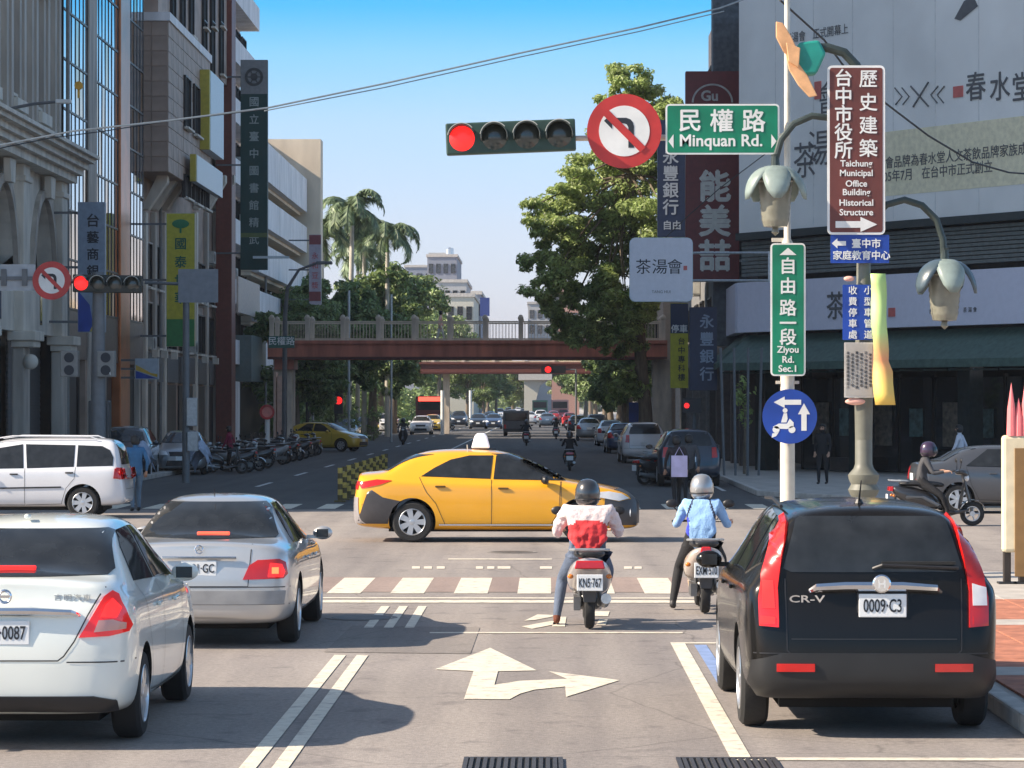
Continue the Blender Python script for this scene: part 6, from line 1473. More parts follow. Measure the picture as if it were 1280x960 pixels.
q = far('stepped grey far building with a roof tank in the middle distance', 'far_building', 534, 571, 321, 560, LG3, cols=4, rows=5)
b = MB(); b.lathe([(.8, 0), (.8, 1.3), (0, 1.6)], (X_(561, 560), 565, Z_(321, 560)+.5), 'Z', 10); b.build('water_tank', ALU, q)
b = MB(); b.box((X_(545, 560), 570, Z_(321, 560)+.6), (3.5, 4, 1.2)); b.build('roof_hut', LG, q)
far('far office block with a pale band between the stepped building and the blue sign', 'far_building', 545, 583, 353, 480, LG, cols=4, rows=3)
q = far('pale cream far building with few windows right above the footbridge rail', 'far_building', 558, 592, 371, 400, LG2, cols=3, rows=1)
far('narrow grey far building beside the blue sign', 'far_building', 590, 601, 368, 430, LG3, cols=2, rows=3)
panel('dark blue sign on the far building above the footbridge', 'far_sign', 600, 612, 372, 395, 395, mat('far_blue_sign', (.03, .05, .2), .5), None, r=.02)
q = far('pink far building seen beside the big street tree', 'far_building', 690, 724, 358, 520, mat('far_pink_wall', (.5, .28, .22), .8), cols=3, rows=3)
far('grey far building low on the right behind the trees', 'far_building', 660, 700, 380, 640, LG, cols=4, rows=2)
q = thing('elevated_road', 'pale concrete elevated road crossing far away above the traffic', 'overpass', (0, 0, 0)); PALEC = mat('pale_far_concrete', (.55, .52, .48), .8)
bx('deck', PALEC, X_(648, 520), X_(725, 520), 520, 532, Z_(475, 520), Z_(464, 520), q)
b = MB(); b.prism([(X_(655, 520), 0), (X_(664, 520), 0), (X_(675, 520), Z_(482, 520)), (X_(684, 520), Z_(475, 520)), (X_(655, 520), Z_(475, 520))], (0, 521, 0), (1, 0, 0), (0, 0, 1), (0, 8, 0)); b.build('pier', LG2, q)
# seams, fixings and shop goods that give the tea house its depth
tb = S.objects['tea_house_building']
for k in range(1, 8): facade_box('billboard_seam', mat('seam_grey', (.66, .67, .66), .6), LEN*k/8-.012, LEN*k/8+.012, zs(290), 16.3, .421, .428, tb)
for k in range(14): facade_box('awning_rib', mat('awning_rib_green', (.03, .05, .045), .6), .1+k*1.12, .15+k*1.12, 3.36, 3.42, .3, 1.24, tb)
for u in (1.2, 4.4, 7.7, 11.0): facade_box('menu_board', mat('dim_menu_board', (.16, .13, .10), .5, var=.5, scale=6), u, u+.8, 1.0, 2.4, -1.80, -1.74, tb)
for u in (2.6, 6.1, 9.4): facade_box('shop_poster', mat('dim_poster', (.10, .16, .15), .5, var=.6, scale=5), u, u+.6, 1.3, 2.2, -1.80, -1.75, tb)
for u in (3.2, 8.6): facade_box('planter', mat('dark_planter', (.06, .05, .045), .7), u, u+1.0, .15, .6, -1.2, -.85, tb)

# air conditioners, drain pipes and conduits on the facades
ACM = mat('aged_white_metal', (.5, .49, .45), .5, var=.25, scale=3); _ac = []
def aircon(parent, loc, rz):
    if not _ac:
        b = MB(); b.box((0, 0, 0), (.85, .36, .6)); b.box((-.3, .1, -.36), (.05, .5, .05)); b.box((.3, .1, -.36), (.05, .5, .05)); o = b.build('air_conditioner', ACM, None, bevel=.02)
        b = MB(); b.lathe([(0, -.01), (.22, -.01), (.24, .0), (.24, .02)], (-.12, -.185, 0), 'Y', 18); b.build('fan_grille', BLACKP, o); _ac.append(o)
    else: o = copy_tree(_ac[0])
    o.parent = parent; o.location = loc; o.rotation_euler = (0, 0, rz)
gb, wb, cb, mb_ = S.objects['brown_granite_building'], S.objects['white_balcony_building'], S.objects['cream_office_building'], S.objects['mirror_glass_building']
for y, z in ((124, 4.9), (130.5, 7.1), (139, 5.0), (143, 7.4), (146.5, 9.6), (141, 12.2)): aircon(gb, (FXL-.6, y, z), RL)
for y, z in ((158, 9.3), (163, 12.5), (160, 15.4), (165, 6.3)): aircon(wb, (FXL-.7, y, z), RL)
for y, z in ((176, 6.2), (184, 9.0), (190, 11.7)): aircon(cb, (FXL-1.3, y, z), RL)
sb = [o for o in S.objects if o.name.startswith('shop_building')]
for o, x, y, z in ((sb[0], 6.7, 109, 8.2), (sb[0], 6.7, 113, 11.3), (sb[1], 6.6, 131, 7.5), (sb[1], 6.6, 137, 8)): aircon(o, (x, y, z), -pi/2)
for par, x, y, z in ((gb, FXL-.62, 127.3, 20), (wb, FXL-.9, 154.9, 24), (cb, FXL-.2, 170.6, 15), (mb_, FXL-.1, 99.35, 20), (gb, FXL-.6, 149.3, 24)):
    b = MB(); b.tube([(x, y, .1), (x, y, z)], .07, 8); b.build('drain_pipe', mat('grey_drain_pipe', (.22, .22, .21), .6), par)
# ---------------------------------------------------------------- trees
def leafmat(name, c, tr=.25):
    m = bpy.data.materials.new(name); m.use_nodes = True; n = m.node_tree; L = n.links.new; b = n.nodes['Principled BSDF']
    oi = n.nodes.new('ShaderNodeNewGeometry'); r = n.nodes.new('ShaderNodeValToRGB'); q = r.color_ramp.elements
    q[0].color = (*[k*.6 for k in c], 1); q[1].color = (*[k*1.45 for k in c], 1); q[0].position = .1; q[1].position = .9
    k = q.new(.93); k.color = (c[0]*1.7, c[1]*1.55, c[2]*1.5, 1)
    L(oi.outputs['Random Per Island'], r.inputs[0]); L(r.outputs[0], b.inputs['Base Color']); b.inputs['Roughness'].default_value = .45
    t = n.nodes.new('ShaderNodeBsdfTranslucent'); L(r.outputs[0], t.inputs[0]); mx = n.nodes.new('ShaderNodeMixShader'); mx.inputs[0].default_value = tr
    L(b.outputs[0], mx.inputs[1]); L(t.outputs[0], mx.inputs[2]); L(mx.outputs[0], n.nodes['Material Output'].inputs[0]); return m
LEAF = leafmat('bright_leaves', (.33, .42, .15), .45); LEAF2 = leafmat('dark_leaves', (.17, .24, .085)); LEAF3 = leafmat('mid_leaves', (.21, .28, .10)); PALMF = leafmat('palm_leaves', (.20, .27, .15))
BARK = mat('tree_bark', (.16, .125, .09), .9, var=.35, scale=4, bump=.6, stretch=(2, 2, .4)); PBARK = mat('palm_bark', (.45, .42, .36), .8, var=.12, scale=3)
def leaves(blobs, n_per, size, rnd):
    """leaf sprays scattered through overlapping clumps; blobs: (centre, radii)"""
    vs = []; fs = []
    for c, rr in blobs:
        c = Vector(c); rr = Vector(rr); N = int(n_per*(rr.x*rr.y*rr.z)**.66)
        subs = []
        for _ in range(14):
            d = Vector((rnd.gauss(0, 1), rnd.gauss(0, 1), rnd.gauss(0, 1))).normalized(); subs.append((c+Vector((d.x*rr.x, d.y*rr.y, d.z*rr.z))*rnd.uniform(.45, .95), rnd.uniform(.25, .5)))
        for _ in range(N):
            sc_, sr = rnd.choice(subs); d = Vector((rnd.gauss(0, 1), rnd.gauss(0, 1), rnd.gauss(0, 1))).normalized(); u = rnd.random()**.4
            p = sc_+Vector((d.x*rr.x, d.y*rr.y, d.z*rr.z*.75))*sr*u
            s_ = size*rnd.uniform(.6, 1.35); a = Vector((rnd.gauss(0, 1), rnd.gauss(0, 1), rnd.gauss(0, .6))).normalized(); nn = (d*.7+Vector((0, 0, .6))+Vector((rnd.gauss(0, .5), rnd.gauss(0, .5), rnd.gauss(0, .5)))).normalized()
            a = (a-nn*a.dot(nn)); 
            if a.length < .05: continue
            a.normalize(); b_ = nn.cross(a); o = len(vs); dr = Vector((0, 0, -.25*s_))
            vs += [tuple(p-a*s_*.5), tuple(p-b_*s_*.22-dr*.0), tuple(p+a*s_*.5+dr), tuple(p+b_*s_*.22)]; fs.append((o, o+1, o+2, o+3))
    b = MB(); b.v = vs; b.f = fs; b.m = [0]*len(fs); me = bpy.data.meshes.new('crown'); me.from_pydata(vs, [], fs); return me
def limbs(b, base, tips, r0, rnd):
    for tip in tips:
        base_ = Vector(base); tip = Vector(tip); mid = base_.lerp(tip, .5)+Vector((rnd.uniform(-.4, .4), rnd.uniform(-.3, .3), rnd.uniform(.0, .6))); b.tube([base_, base_.lerp(mid, .5), mid, tip], [r0, r0*.8, r0*.55, r0*.2], 7)
def tree(label, x, y, trunk, blobs, leaf, n_per=150, size=.3, r=.3, name='street_tree', group=None, seed=1):
    rnd = random.Random(seed); t = thing(name, label, 'tree', (x, y, .0), group=group)
    b = MB(); P = [Vector(p) for p in trunk]; b.tube(P, [r*(1.25 if i == 0 else 1-.5*i/len(P)) for i in range(len(P))], 12); limbs(b, P[-1], [c for c, rr in blobs], r*.28, rnd)
    b.build('trunk', BARK, t, smooth=True); me = leaves(blobs, n_per, size, rnd); me.materials.append(leaf); link('crown', me, t); return t
YT = 124; s_ = YT/FPX; TX = X_(808, YT)
cl = [(788, 98, 24), (772, 88, 15), (800, 120, 26), (832, 128, 22), (768, 135, 26), (795, 155, 32), (835, 155, 26), (768, 175, 30), (745, 205, 30), (790, 200, 42), (833, 200, 32), (715, 228, 22), (698, 252, 24), (663, 262, 15), (735, 258, 36), (778, 262, 40), (825, 262, 38), (680, 285, 22), (703, 292, 30), (745, 308, 38), (788, 318, 38), (825, 315, 30), (668, 322, 20), (700, 338, 30), (740, 352, 34), (778, 362, 34), (680, 362, 24), (712, 388, 28), (750, 402, 30), (784, 398, 26), (700, 412, 15), (822, 365, 22), (730, 425, 18), (765, 425, 22), (800, 425, 16), (845, 250, 24), (850, 170, 18)]
rnd = random.Random(5)
bl = [((X_(a, YT)-TX, rnd.uniform(-2.2, 2.2), Z_(c, YT)), (r*s_*1.2, r*s_*1.4, r*s_*1.05)) for a, c, r in cl]
tree('big sunlit street tree with a tall ragged crown beside the red and navy signs', TX, YT, [(0, 0, 0), (-.05, 0, 2.2), (-.25, .1, 4.4), (-.3, .1, 6.5), (-.5, .2, 9.0), (-.6, .3, 12)], bl, LEAF, 1900, .215, .30, seed=3)
# its low sprig
tt = S.objects[[o.name for o in S.objects if o.name.startswith('street_tree')][-1]]
rnd = random.Random(9); me = leaves([((X_(a, YT)-TX, 0, Z_(c, YT)), (r*s_, r*s_, r*s_)) for a, c, r in ((776, 484, 17), (790, 472, 15), (800, 484, 13), (768, 495, 10))], 700, .34, rnd); me.materials.append(LEAF); link('low_spray', me, tt)
b = MB(); b.tube([(-.25, 0, 4.0), (-.7, -.1, 3.7), (-1.1, 0, 3.3)], [.09, .06, .03], 6); b.build('low_limb', BARK, tt)
# generic trees sharing three crowns
protos = []
for k, (lf, hh, ww) in enumerate(((LEAF2, 10.5, 4.6), (LEAF3, 11.5, 4.2), (LEAF2, 9, 5.0))):
    rnd = random.Random(20+k); bl = []
    for i in range(13):
        a = rnd.uniform(0, 2*pi); q = rnd.uniform(.1, .75)*ww*.75; zz = hh*rnd.uniform(.34, .9); bl.append(((q*cos(a), q*sin(a), zz), (rnd.uniform(1.3, 2.1), rnd.uniform(1.3, 2.1), rnd.uniform(.9, 1.5))))
    protos.append(tree('x', 0, 0, [(0, 0, 0), (.1, 0, hh*.2), (0, .1, hh*.4)], bl, lf, 900, .33, .28, name='street_tree', seed=30+k))
g = 'street trees lining both sides beyond the footbridge'; n = 0
nL = 0
for i, (x, y, k, sc) in enumerate(((-13.6, 160, 0, .8), (-14.2, 178, 1, .9), (-13.5, 194, 2, 1.2), (-12.6, 214, 0, 1.25), (-12.3, 236, 1, 1.2), (-14.6, 262, 2, 1.3), (-15.0, 292, 0, 1.25), (-12.0, 330, 1, 1.15), (-12.6, 375, 2, 1.3), (-11.5, 430, 0, 1.2), (-12, 500, 1, 1.3), (-12, 600, 2, 1.4))):
    place(protos[k], (x, y, 0), i*1.7, '%s tree along the left pavement, counted from the near footbridge' % ORD[i], g, sc)
for i, (x, y, k, sc) in enumerate(((-9, 335, 1, .85), (-8.2, 385, 0, .8), (-7.4, 440, 1, .8), (-6, 530, 0, .9), (-4.5, 620, 1, 1.0))):
    place(protos[k], (x, y, 0), i*1.3, '%s tree on the far central strip left of the vanishing road' % ORD[i], g, sc)
for i, (x, y, k, sc) in enumerate(((5.2, 165, 1, .78), (5.1, 179, 0, .85), (5.2, 196, 2, .95), (5.4, 220, 1, .95), (5.4, 246, 2, 1.0), (5.4, 275, 0, .95), (5.2, 315, 2, 1.0), (5.6, 370, 1, 1.05), (5.8, 440, 0, 1.1), (5, 540, 2, 1.2))):
    place(protos[k], (x, y, 0), i*2.3, '%s tree along the right pavement, counted from the near footbridge' % ORD[i], g, sc)
tag(link('far_trees', leaves([((x, 820+random.uniform(-10, 10), 4), (7, 5, 5)) for x in range(-50, 50, 8)], 120, 1.2, random.Random(2)), None), kind='stuff'); S.objects['far_trees'].data.materials.append(LEAF3)
o = link('hedge', leaves([((x+random.uniform(-.5, .5), y, z), (1.3, 1.6, 1.2)) for y in range(172, 420, 3) for x, z in ((-15.2, 1.2), (-16, 3.0))], 130, .5, random.Random(6)), None); tag(o, kind='stuff'); o.data.materials.append(LEAF2)
# palms
def palm(label, px, pyc, Y, R, seed, trunkr=.22, lean=0., pyb=None, group='royal palms on the left'):
    rnd = random.Random(seed); x = X_(px, Y); H_ = Z_(pyc, Y); t = thing('royal_palm', label, 'palm tree', (x, Y, 0), group=group)
    b = MB(); b.tube([(lean*-1, 0, 0), (lean*-.5, 0, H_*.4), (-lean*.1, 0, H_*.8), (0, 0, H_-1.0)], [trunkr*1.3, trunkr*1.1, trunkr, trunkr*.8], 10); b.build('trunk', PBARK, t, smooth=True)
    b = MB(); b.tube([(0, 0, H_-1.1), (0, 0, H_+.1)], [trunkr*.85, trunkr*.5], 10); b.build('crownshaft', mat('green_crownshaft', (.12, .2, .06), .5), t, smooth=True)
    for k in range(19):
        a = 2*pi*k/19+rnd.uniform(-.2, .2); up = rnd.choice((1.35, 1.0, .75, .45, .15)); L = R*rnd.uniform(.85, 1.1); vs = []; fs = []; prev = Vector((0, 0, H_)); el = up; P = [prev.copy()]
        for i in range(9):
            prev = prev+Vector((cos(a)*cos(el), sin(a)*cos(el), sin(el)))*L/9; P.append(prev.copy()); el -= .24+.05*i*(.8 if up > 1 else .6)
        for i in range(1, 10):
            tdir = (P[i]-P[i-1]).normalized(); side = Vector((-sin(a), cos(a), 0))
            for s2 in (-1, 1):
                for q in range(6):
                    p = P[i-1].lerp(P[i], q/6); ll = R*.23*sin(pi*min(1, (i+q/4)/10.5)+.15)*rnd.uniform(.8, 1.2); tip = p+side*s2*ll*.8+tdir*ll*.45+Vector((0, 0, -ll*rnd.uniform(.25, .7))); o = len(vs); wv = tdir*.075
                    vs += [p-wv, p+wv, p.lerp(tip, .5)+wv*.9+Vector((0, 0, .04)), tip]; fs.append((o, o+1, o+2, o+3))
        b = MB(); b.add(vs, fs); b.tube(P, [.05]*5+[.03]*5, 4); b.build('frond', PALMF, t)
    return t
palm('tallest royal palm with a pale bare trunk in the middle of the palm group', 440, 262, 206, 3.9, 1, .17, .3)
palm('second tallest royal palm, right behind the tallest one', 455, 296, 214, 3.5, 2, .16)
palm('royal palm with drooping fronds at the right of the palm group', 484, 296, 212, 3.9, 3, .16)
palm('royal palm half hidden behind the pinkish white sign', 402, 296, 208, 3.8, 4, .16)
palm('short royal palm at the back of the palm group', 447, 320, 222, 3.4, 5, .15)
# clipped bushes at the left
for i, (px, py, r, Y) in enumerate(((436, 524, 15, 178), (467, 520, 12, 190), (395, 528, 10, 165))):
    t = thing('bush', ('round clipped bush under the red signal on the left', 'second round bush right of the first one on the left', 'small round bush below the globe lamps')[i], 'bush', (X_(px, Y), Y, 0), group='clipped bushes')
    rr = r*Y/FPX; me = leaves([((0, 0, Z_(py, Y)), (rr, rr, rr)), ((0, 0, .5), (rr*.9, rr*.9, .6))], 900, .16, random.Random(i)); me.materials.append(LEAF3); link('foliage', me, t)
    b = MB(); b.tube([(0, 0, 0), (0, 0, Z_(py, Y))], .06, 6); b.build('stem', BARK, t)
b = MB(); b.tube([(0, 0, 0), (0.05, 0, 2.2)], .05, 6)
t = thing('potted_plant', 'yellowish leafy plant hanging by the side awning on the right corner', 'plant', (X_(930, 94), 94, .13)); b.build('stem', BARK, t)
me = leaves([((0, 0, 2.6), (.35, .3, .6)), ((.1, 0, 1.8), (.25, .2, .4))], 900, .2, random.Random(4)); me.materials.append(LEAF); link('foliage', me, t)
# short posts with white bands and lamp poles far along
for i, (px, py, Y) in enumerate(((489, 448, 182), (436, 444, 175))):
    b = MB(); b.tube([(0, 0, 0), (0, 0, Z_(py-60, Y)+1)], .08, 6); t = thing('lamp_pole', ('slim grey lamp pole in front of the dark trees behind the footbridge', 'slim pale pole left of the slim grey lamp pole')[i], 'pole', (X_(px, Y), Y, 0)); b.build('pole', STEEL, t)
for i, (px, Y) in enumerate(((553, 225), (588, 300))):
    t = thing('banded_post', ('white banded post at the median beyond the red bus', 'farther white banded post near the crossing')[i], 'post', (X_(px, Y), Y, 0)); b = MB(); b.tube([(0, 0, 0), (0, 0, Z_(488, Y))], .14, 8); b.build('post', SIGNW, t)
# ---------------------------------------------------------------- more vehicles, near to far
CARS = {}
def putcar(kind, paint_, label, px, py, rz, cat='car', group=None, name=None, sc=1.):
    k = (kind, paint_.name); X, Y = G(px, py)
    if k not in CARS:
        r, _ = car(label, cat, (X, Y, 0), rz, paint_, kind, 1, name or 'parked_car', group, sc); CARS[k] = r; r['_used'] = 1
        if kind in ('sedan', 'suv'): 
            h = _.hit(Vector((0, -6, .78)), Vector((0, 1, 0)))[0]; plate(r, None, h.y-.006, h.z, .34, .15)
            h = _.hit(Vector((0, 6, .55)), Vector((0, -1, 0)))[0]; plate(r, None, h.y+.006, h.z, .34, .15)
        return r
    o = copy_tree(CARS[k]); o.location = (X, Y, 0); o.rotation_euler = (0, 0, rz); o['label'] = label; o['category'] = cat; o.scale = (sc,)*3
    if name: o.name = name
    if group: o['group'] = group
    elif 'group' in o: del o['group']
    return o
gl = 'cars parked along the left kerb'; gr = 'cars parked along the right kerb'; gt = 'cars in the moving traffic'
P_SIL2 = paint('cool_silver_paint', (.36, .38, .40), .7, .3); P_TAXI2 = paint('dull_taxi_yellow', (.62, .42, .04)); P_BLUE = paint('dull_blue_paint', (.03, .06, .14)); P_RED = paint('red_paint', (.5, .03, .03)); P_GREEN = paint('green_paint', (.03, .22, .12))
putcar('sedan', P_SIL2, 'silver saloon facing the viewer, parked between the blue shirted man and the scooters', 229, 592, pi+.08, group=gl)
putcar('suv', P_DARK, 'dark estate car with its windscreen toward the viewer, just behind the white van', 158, 596, pi+.05, group=gl)
putcar('sedan', P_TAXI2, 'yellow taxi turned across the road under the left end of the footbridge', 404, 564, -pi/2-.35, 'taxi', name='yellow_taxi')
o = putcar('sedan', P_WHITE2, 'white taxi facing the viewer beside a yellow one beyond the footbridge', 527, 543, pi, 'taxi', group=gt, name='white_taxi')
putcar('sedan', P_TAXI2, 'yellow taxi tucked behind the white taxi beyond the footbridge', 541, 539, pi, 'taxi', name='yellow_taxi', group=gt)
putcar('sedan', P_SIL2, 'silver car at the left kerb just behind the turned yellow taxi', 432, 553, pi, group=gl)
putcar('sedan', P_BLUE, 'dark blue car at the left kerb beyond the bush', 458, 545, pi, group=gl)
putcar('suv', P_WHITE2, 'white off-roader at the left kerb left of the white taxi', 484, 541, pi, group=gl)
putcar('suv', P_DARK, 'dark car parked at the right kerb, nearest the corner', 856, 606, .02, group=gr)
putcar('suv', P_WHITE2, 'white off-roader parked at the right kerb behind the dark one', 802, 578, .03, group=gr)
putcar('sedan', P_BLUE, 'dark blue saloon parked at the right kerb beside the white off-roader', 778, 566, .03, group=gr)
putcar('sedan', P_WHITE2, 'white saloon parked at the right kerb with its tail to the viewer', 763, 557, .03, group=gr)
putcar('sedan', P_SIL2, 'silver saloon driving off left of the parked white saloon', 736, 550, 0, group=gt, name='moving_car')
putcar('sedan', P_SIL2, 'grey saloon far up the right side of the street', 684, 534, 0, group=gt, name='moving_car')
putcar('sedan', P_WHITE2, 'white saloon far up the street left of the red tail lights', 662, 530, 0, group=gt, name='moving_car')
putcar('suv', P_SIL2, 'silver off-roader far up the middle of the street', 640, 527, 0, group=gt, name='moving_car')
putcar('sedan', P_RED, 'red car far up the street on the right', 712, 533, 0, group=gt, name='moving_car')
putcar('suv', P_RED, 'red and white van far up the street on the right', 704, 526, 0, group=gt, name='moving_car')
putcar('sedan', P_BLUE, 'blue car far up the street on the left', 612, 530, pi, group=gt, name='moving_car')
putcar('suv', P_WHITE2, 'white van far up the left lanes', 625, 523, pi, group=gt, name='moving_car')
putcar('sedan', P_WHITE2, 'distant white car on the vanishing road', 668, 521, 0, group=gt, name='moving_car')
putcar('sedan', P_SIL2, 'distant silver car on the vanishing road', 655, 520, 0, group=gt, name='moving_car')
for px, py, kd, pt, rz, lb in ((598, 536, 'sedan', P_DARK, pi, 'dark saloon left of the grey pickup truck in the far lanes'), (574, 533, 'suv', P_DARK, pi, 'dark off-roader among the far oncoming traffic'), (617, 536, 'sedan', P_BLUE, pi, 'blue saloon close left of the grey pickup truck'), (676, 529, 'suv', P_WHITE2, 0, 'small white van just right of the grey pickup truck'), (692, 527, 'sedan', P_RED, 0, 'small red saloon in the far right lanes'),
  (722, 541, 'sedan', P_DARK, 0, 'dark saloon ahead of the silver one on the right side'), (648, 517, 'sedan', P_WHITE2, 0, 'tiny white car nearest the vanishing point'), (636, 519, 'suv', P_DARK, pi, 'tiny dark car nearest the vanishing point'), (745, 546, 'suv', P_DARK, .02, 'dark off-roader parked at the right kerb beyond the white saloon'), (556, 530, 'sedan', P_SIL2, pi, 'small silver car by the white banded post')):
    putcar(kd, pt, lb, px, py, rz, group=gt, name='moving_car')
# grey sports-like car leaving at the right edge
putcar('sedan', P_GREY, 'grey car standing at the right edge behind the dark scooter rider', 1262, 640, -pi/2+.05, name='parked_car')
# box vehicles
def boxtruck(label, name, cat, px, py, m, w, h, l, sign=None, cabm=None):
    X, Y = G(px, py); t = thing(name, label, cat, (X, Y, 0)); 
    b = MB(); b.box((0, l/2, h*.58), (w, l, h*.8)); b.build('body', m, t, bevel=.08)
    b = MB(); b.box((0, -.02, h*.74), (w*.84, .05, h*.3)); b.build('rear_window', GLASSD, t, bevel=.02)
    for s_ in (1, -1):
        b = MB(); b.box((s_*w*.42, -.03, h*.36), (.14, .05, .3)); b.build('tail_light', REDL, t)
        for y in (.9, l-1): wheel(t, s_*(w/2-.15), y, .42, .26, s_)
    b = MB(); b.box((0, -.06, h*.22), (w*.96, .12, .25)); b.build('bumper', BLACKP, t)
    if sign: b = MB(); b.box((0, -.06, h*.90), (w*.8, .06, .38)); b.build('destination_sign', sign, t)
    return t
boxtruck('grey pickup truck with a dark rear window far up the middle lane', 'pickup_truck', 'truck', 645, 545, mat('grey_truck_body', (.10, .10, .105), .5), 1.9, 1.9, 5)
boxtruck('green bodied truck far up the street in the sun', 'box_truck', 'truck', 675, 524, P_GREEN, 2.4, 3.0, 6)
boxtruck('pink and white bus far up the right side', 'bus', 'bus', 700, 526, mat('pinkish_bus', (.6, .3, .25), .5), 2.4, 3.0, 9)
boxtruck('red topped bus with a glowing red sign, left beyond the footbridge', 'bus', 'bus', 537, 538, mat('dark_red_bus', (.10, .02, .02), .5), 2.5, 3.1, 10, mat('glowing_red_sign', (1., .08, .05), .3, emit=1.6))
# parked scooters on the left, a dark dense row
P_SB = paint('black_scooter_paint', (.02, .02, .022)); P_SW = paint('white_scooter_paint', (.28, .28, .28)); P_SR = paint('red_scooter_paint', (.12, .012, .012))
sp = [scooter('x', (0, 0, 0), 0, m, rimm=ENG) for m in (P_SB, P_SW, P_SR)]
gs = 'scooters parked in a row at the left kerb'; k = 0
for i in range(18):
    y = 99.5+i*2.1+random.uniform(-.2, .2); x = -10.9-.02*i+random.uniform(-.3, .3)
    place(sp[(0, 0, 1, 0, 0, 2, 0, 1, 0, 0, 0, 2, 0, 0, 1, 0, 0, 0)[i]], (x, y, 0), radians((-75, 105, -80)[i % 3]+random.uniform(-22, 22)), '%s scooter of the left kerb row, counted from the silver saloon' % ORD[i], gs)
gs = 'scooters parked at the right kerb'
for i in range(8):
    y = 84+i*1.5; x = 4.95+random.uniform(-.15, .15)+.03*i
    place(sp[(0, 0, 2, 0, 1, 0, 0, 0)[i]], (X_(836+i*1.5, y)+random.uniform(-.1, .1), y+2, 0), radians(-55+random.uniform(-20, 20)), '%s scooter of the cluster beside the dark parked car, counted from the viewer' % ORD[i], gs)
def far_rider(label, px, py, rz, top, legs, body=0, helm=HELM_K, sc=.9, name='person', sl_='scooter under the '):
    X, Y = G(px, py); place(sp[body], (X, Y, 0), rz, sl_+label, None, sc)
    person(label, (X, Y, 0), rz, ride(.04, False), wear(top, legs, SHOEB), helmet=helm, sc=sc, fingers=False)
far_rider('black clad rider seen from behind in mid street beyond the yellow taxi', 712, 588, 0, BLACKF, BLACKF, 0, HELM_K, .9)
far_rider('rider beside the grey pickup truck', 658, 557, 0, BLACKF, BLACKF, 0, HELM_K, .95)
far_rider('rider beyond the one in black, further up the middle', 695, 549, 0, BLACKF, DKGREY, 0, HELM_K, .95)
far_rider('rider coming toward the viewer left of the white taxi', 504, 556, pi, DKGREY, BLACKF, 0, HELM_K, 1.)
far_rider('rider in a silver helmet crossing beyond the footbridge', 557, 537, -pi/2, BLACKF, BLACKF, 0, HELM_S, 1.)
far_rider('rider with a red top far up the right side', 708, 538, 0, REDF, BLACKF, 2, HELM_K, 1.)
# dark scooter rider crossing at the right
X, Y = G(1190, 657); X = X_(1172, Y)
s3 = scooter('black maxi scooter crossing at the right under the dark grey clad rider', (X, Y, 0), -pi/2, P_SB, 'motor_scooter', sc=1.05)
person('rider in a dark grey jacket crossing on a black scooter at the right', (X-.12, Y, 0), -pi/2, ride(.0, False), wear(DKGREY, BLACKF, SHOEB), helmet=paint('navy_red_helmet', (.04, .02, .05)), sc=1.05)
# people on foot
X, Y = G(169, 640); person('man in a blue shirt and jeans standing behind the white van', (X_(169, 64.5), 64.5, 0), radians(20), walkpose(.1), wear(FAB('mid_blue_shirt', (.05, .16, .30)), FAB('light_jeans', (.13, .2, .27)), SHOEB, 'long'), sc=1.0)
X, Y = G(285, 590); person('person in a magenta jacket bending among the parked scooters on the left', (X_(287, 102), 102, 0), radians(80), walkpose(.1), wear(FAB('magenta_jacket', (.25, .015, .05)), BLACKF, SHOEB), sc=.95)
person('woman in dark clothes carrying a white bag, waiting at the right side of the crossing', (X_(846, 67), 67, 0), radians(10), walkpose(.2), wear(FAB('dark_coat', (.03, .022, .025)), BLACKF, SHOEB), sc=.98)
b = MB(); b.box((X_(849, 66.6), 66.6, .95), (.36, .12, .48)); b.tube([(X_(849, 66.6)-.1, 66.6, 1.19), (X_(849, 66.6), 66.6, 1.38), (X_(849, 66.6)+.1, 66.6, 1.19)], .01, 5); tag(b.build('shopping_bag', mat('pale_violet_bag', (.5, .45, .65), .6), bevel=.03), 'pale violet bag held by the woman at the crossing', 'bag')
person('second dark dressed pedestrian close behind the woman with the bag', (X_(861, 70), 70, 0), radians(0), walkpose(.2), wear(DKGREY, BLACKF, SHOEB), sc=.98)
person('person in a white shirt seen against the dark tea shop on the right', (X_(1200, 79), 79, .13), radians(70), walkpose(.1), wear(FAB('white_shirt', (.6, .62, .68)), BLACKF, SHOEB), sc=1.0)
person('person in black in the shade between the sign pole and the lamp post', (X_(1028, 82), 82, .13), radians(160), walkpose(.1), wear(BLACKF, BLACKF, SHOEB), sc=1.0)
person('person in pink and white walking on the near footbridge', (X_(550, 147.5), 147.5, z1-.1), radians(-80), walkpose(.2), wear(FAB('pink_top', (.8, .5, .42)), FAB('white_shorts', (.6, .6, .6)), SHOEB), sc=.98)
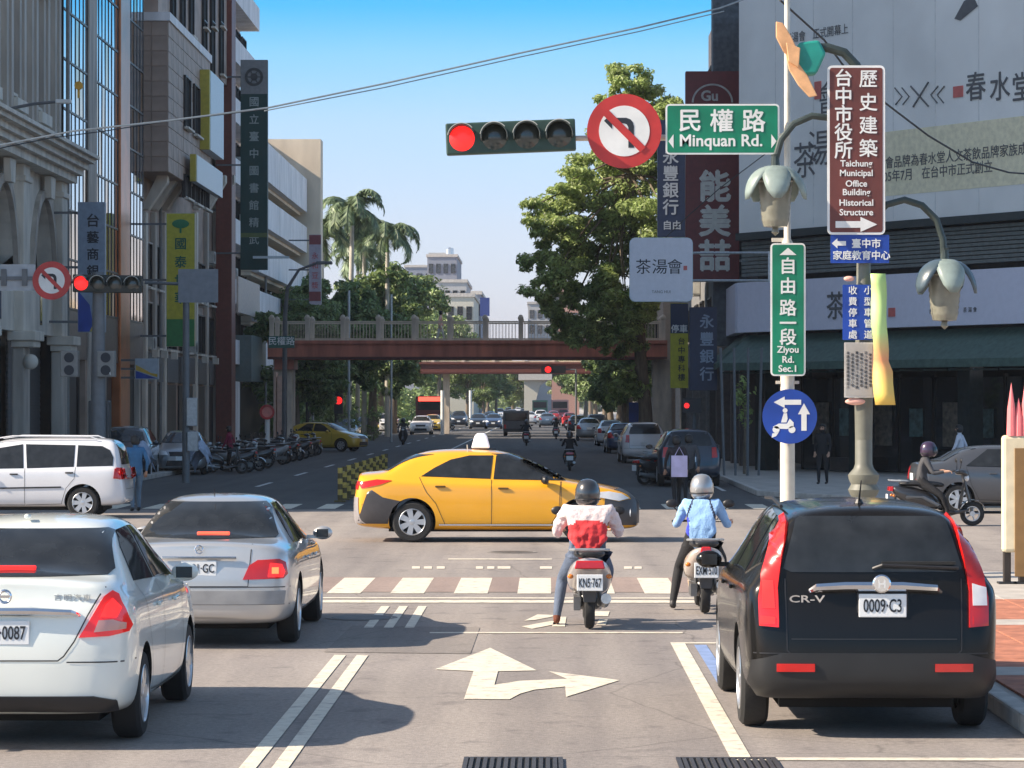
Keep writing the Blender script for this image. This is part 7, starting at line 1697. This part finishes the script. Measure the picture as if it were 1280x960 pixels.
# white striped covers over scooters left
for i, (px, py, Y) in enumerate(((180, 555, 92), (253, 556, 93))):
    t = thing('scooter_cover', ('blue and white cover thrown over a scooter behind the blue shirted man', 'white cover on a scooter beside the silver parked saloon')[i], 'cover', (X_(px, Y), Y-.6, 0))
    vs = []; nU, nV = 10, 8
    for a in range(nU+1):
        for c in range(nV+1):
            u, v = a/nU-.5, c/nV-.5; vs.append((v*.62+.06*sin(a*2.1), u*1.3, 1.32-1.5*u*u-1.9*v*v-.25*(u+.5)+.03*sin(a*3+c*2)))
    b = MB(); b.add(vs, [(a*(nV+1)+c, a*(nV+1)+c+1, (a+1)*(nV+1)+c+1, (a+1)*(nV+1)+c) for a in range(nU) for c in range(nV)]); o = b.build('cloth', mat('blue_white_cloth', (.38, .45, .58), .6, var=.35, scale=4), t, smooth=True); o.modifiers.new('t', 'SOLIDIFY').thickness = .02
# median barrier: black and yellow bollards with rails
t = thing('median_barrier', 'row of black and yellow median posts joined by rails left of the yellow taxi', 'barrier', (0, 0, 0)); YM = mat('barrier_yellow', (.55, .37, .07), .5); 
for i in range(14):
    y = 71+i*1.55
    def mk():
        b = MB(); b.box((0, 0, .02), (.26, .26, .04))
        for k in range(6): b.mi = (k+i) % 2; b.tube([(0, 0, .04+k*.13), (0, 0, .168+k*.13)], .06, 8)
        return b.build('barrier_post', [mat('dark_yellow_band', (.10, .07, .02), .6), YM], None)
    rep('mb%d' % (i % 2), mk, t, (-4.95-.0*i, y, 0))
    if i < 13:
        def mk2():
            b = MB()
            for z in (.35, .68): b.box((0, 0, z), (.04, 1.38, .05))
            return b.build('rail', YM, None)
        rep('mbr', mk2, t, (-4.95, y+.775, 0))
# air: thin haze down the street
if HAZE:
    b = MB(); b.box((0, 1900, 29), (6400, 4600, 62)); o = tag(b.build('haze', None or mat('tmp', (1, 1, 1))), kind='stuff'); m = bpy.data.materials.new('haze'); m.use_nodes = True; n = m.node_tree; n.nodes.clear()
    ou = n.nodes.new('ShaderNodeOutputMaterial'); v = n.nodes.new('ShaderNodeVolumePrincipled'); v.inputs['Density'].default_value = HAZE; v.inputs['Color'].default_value = (.85, .9, 1, 1); v.inputs['Anisotropy'].default_value = .2
    n.links.new(v.outputs[0], ou.inputs['Volume']); o.data.materials.clear(); o.data.materials.append(m)
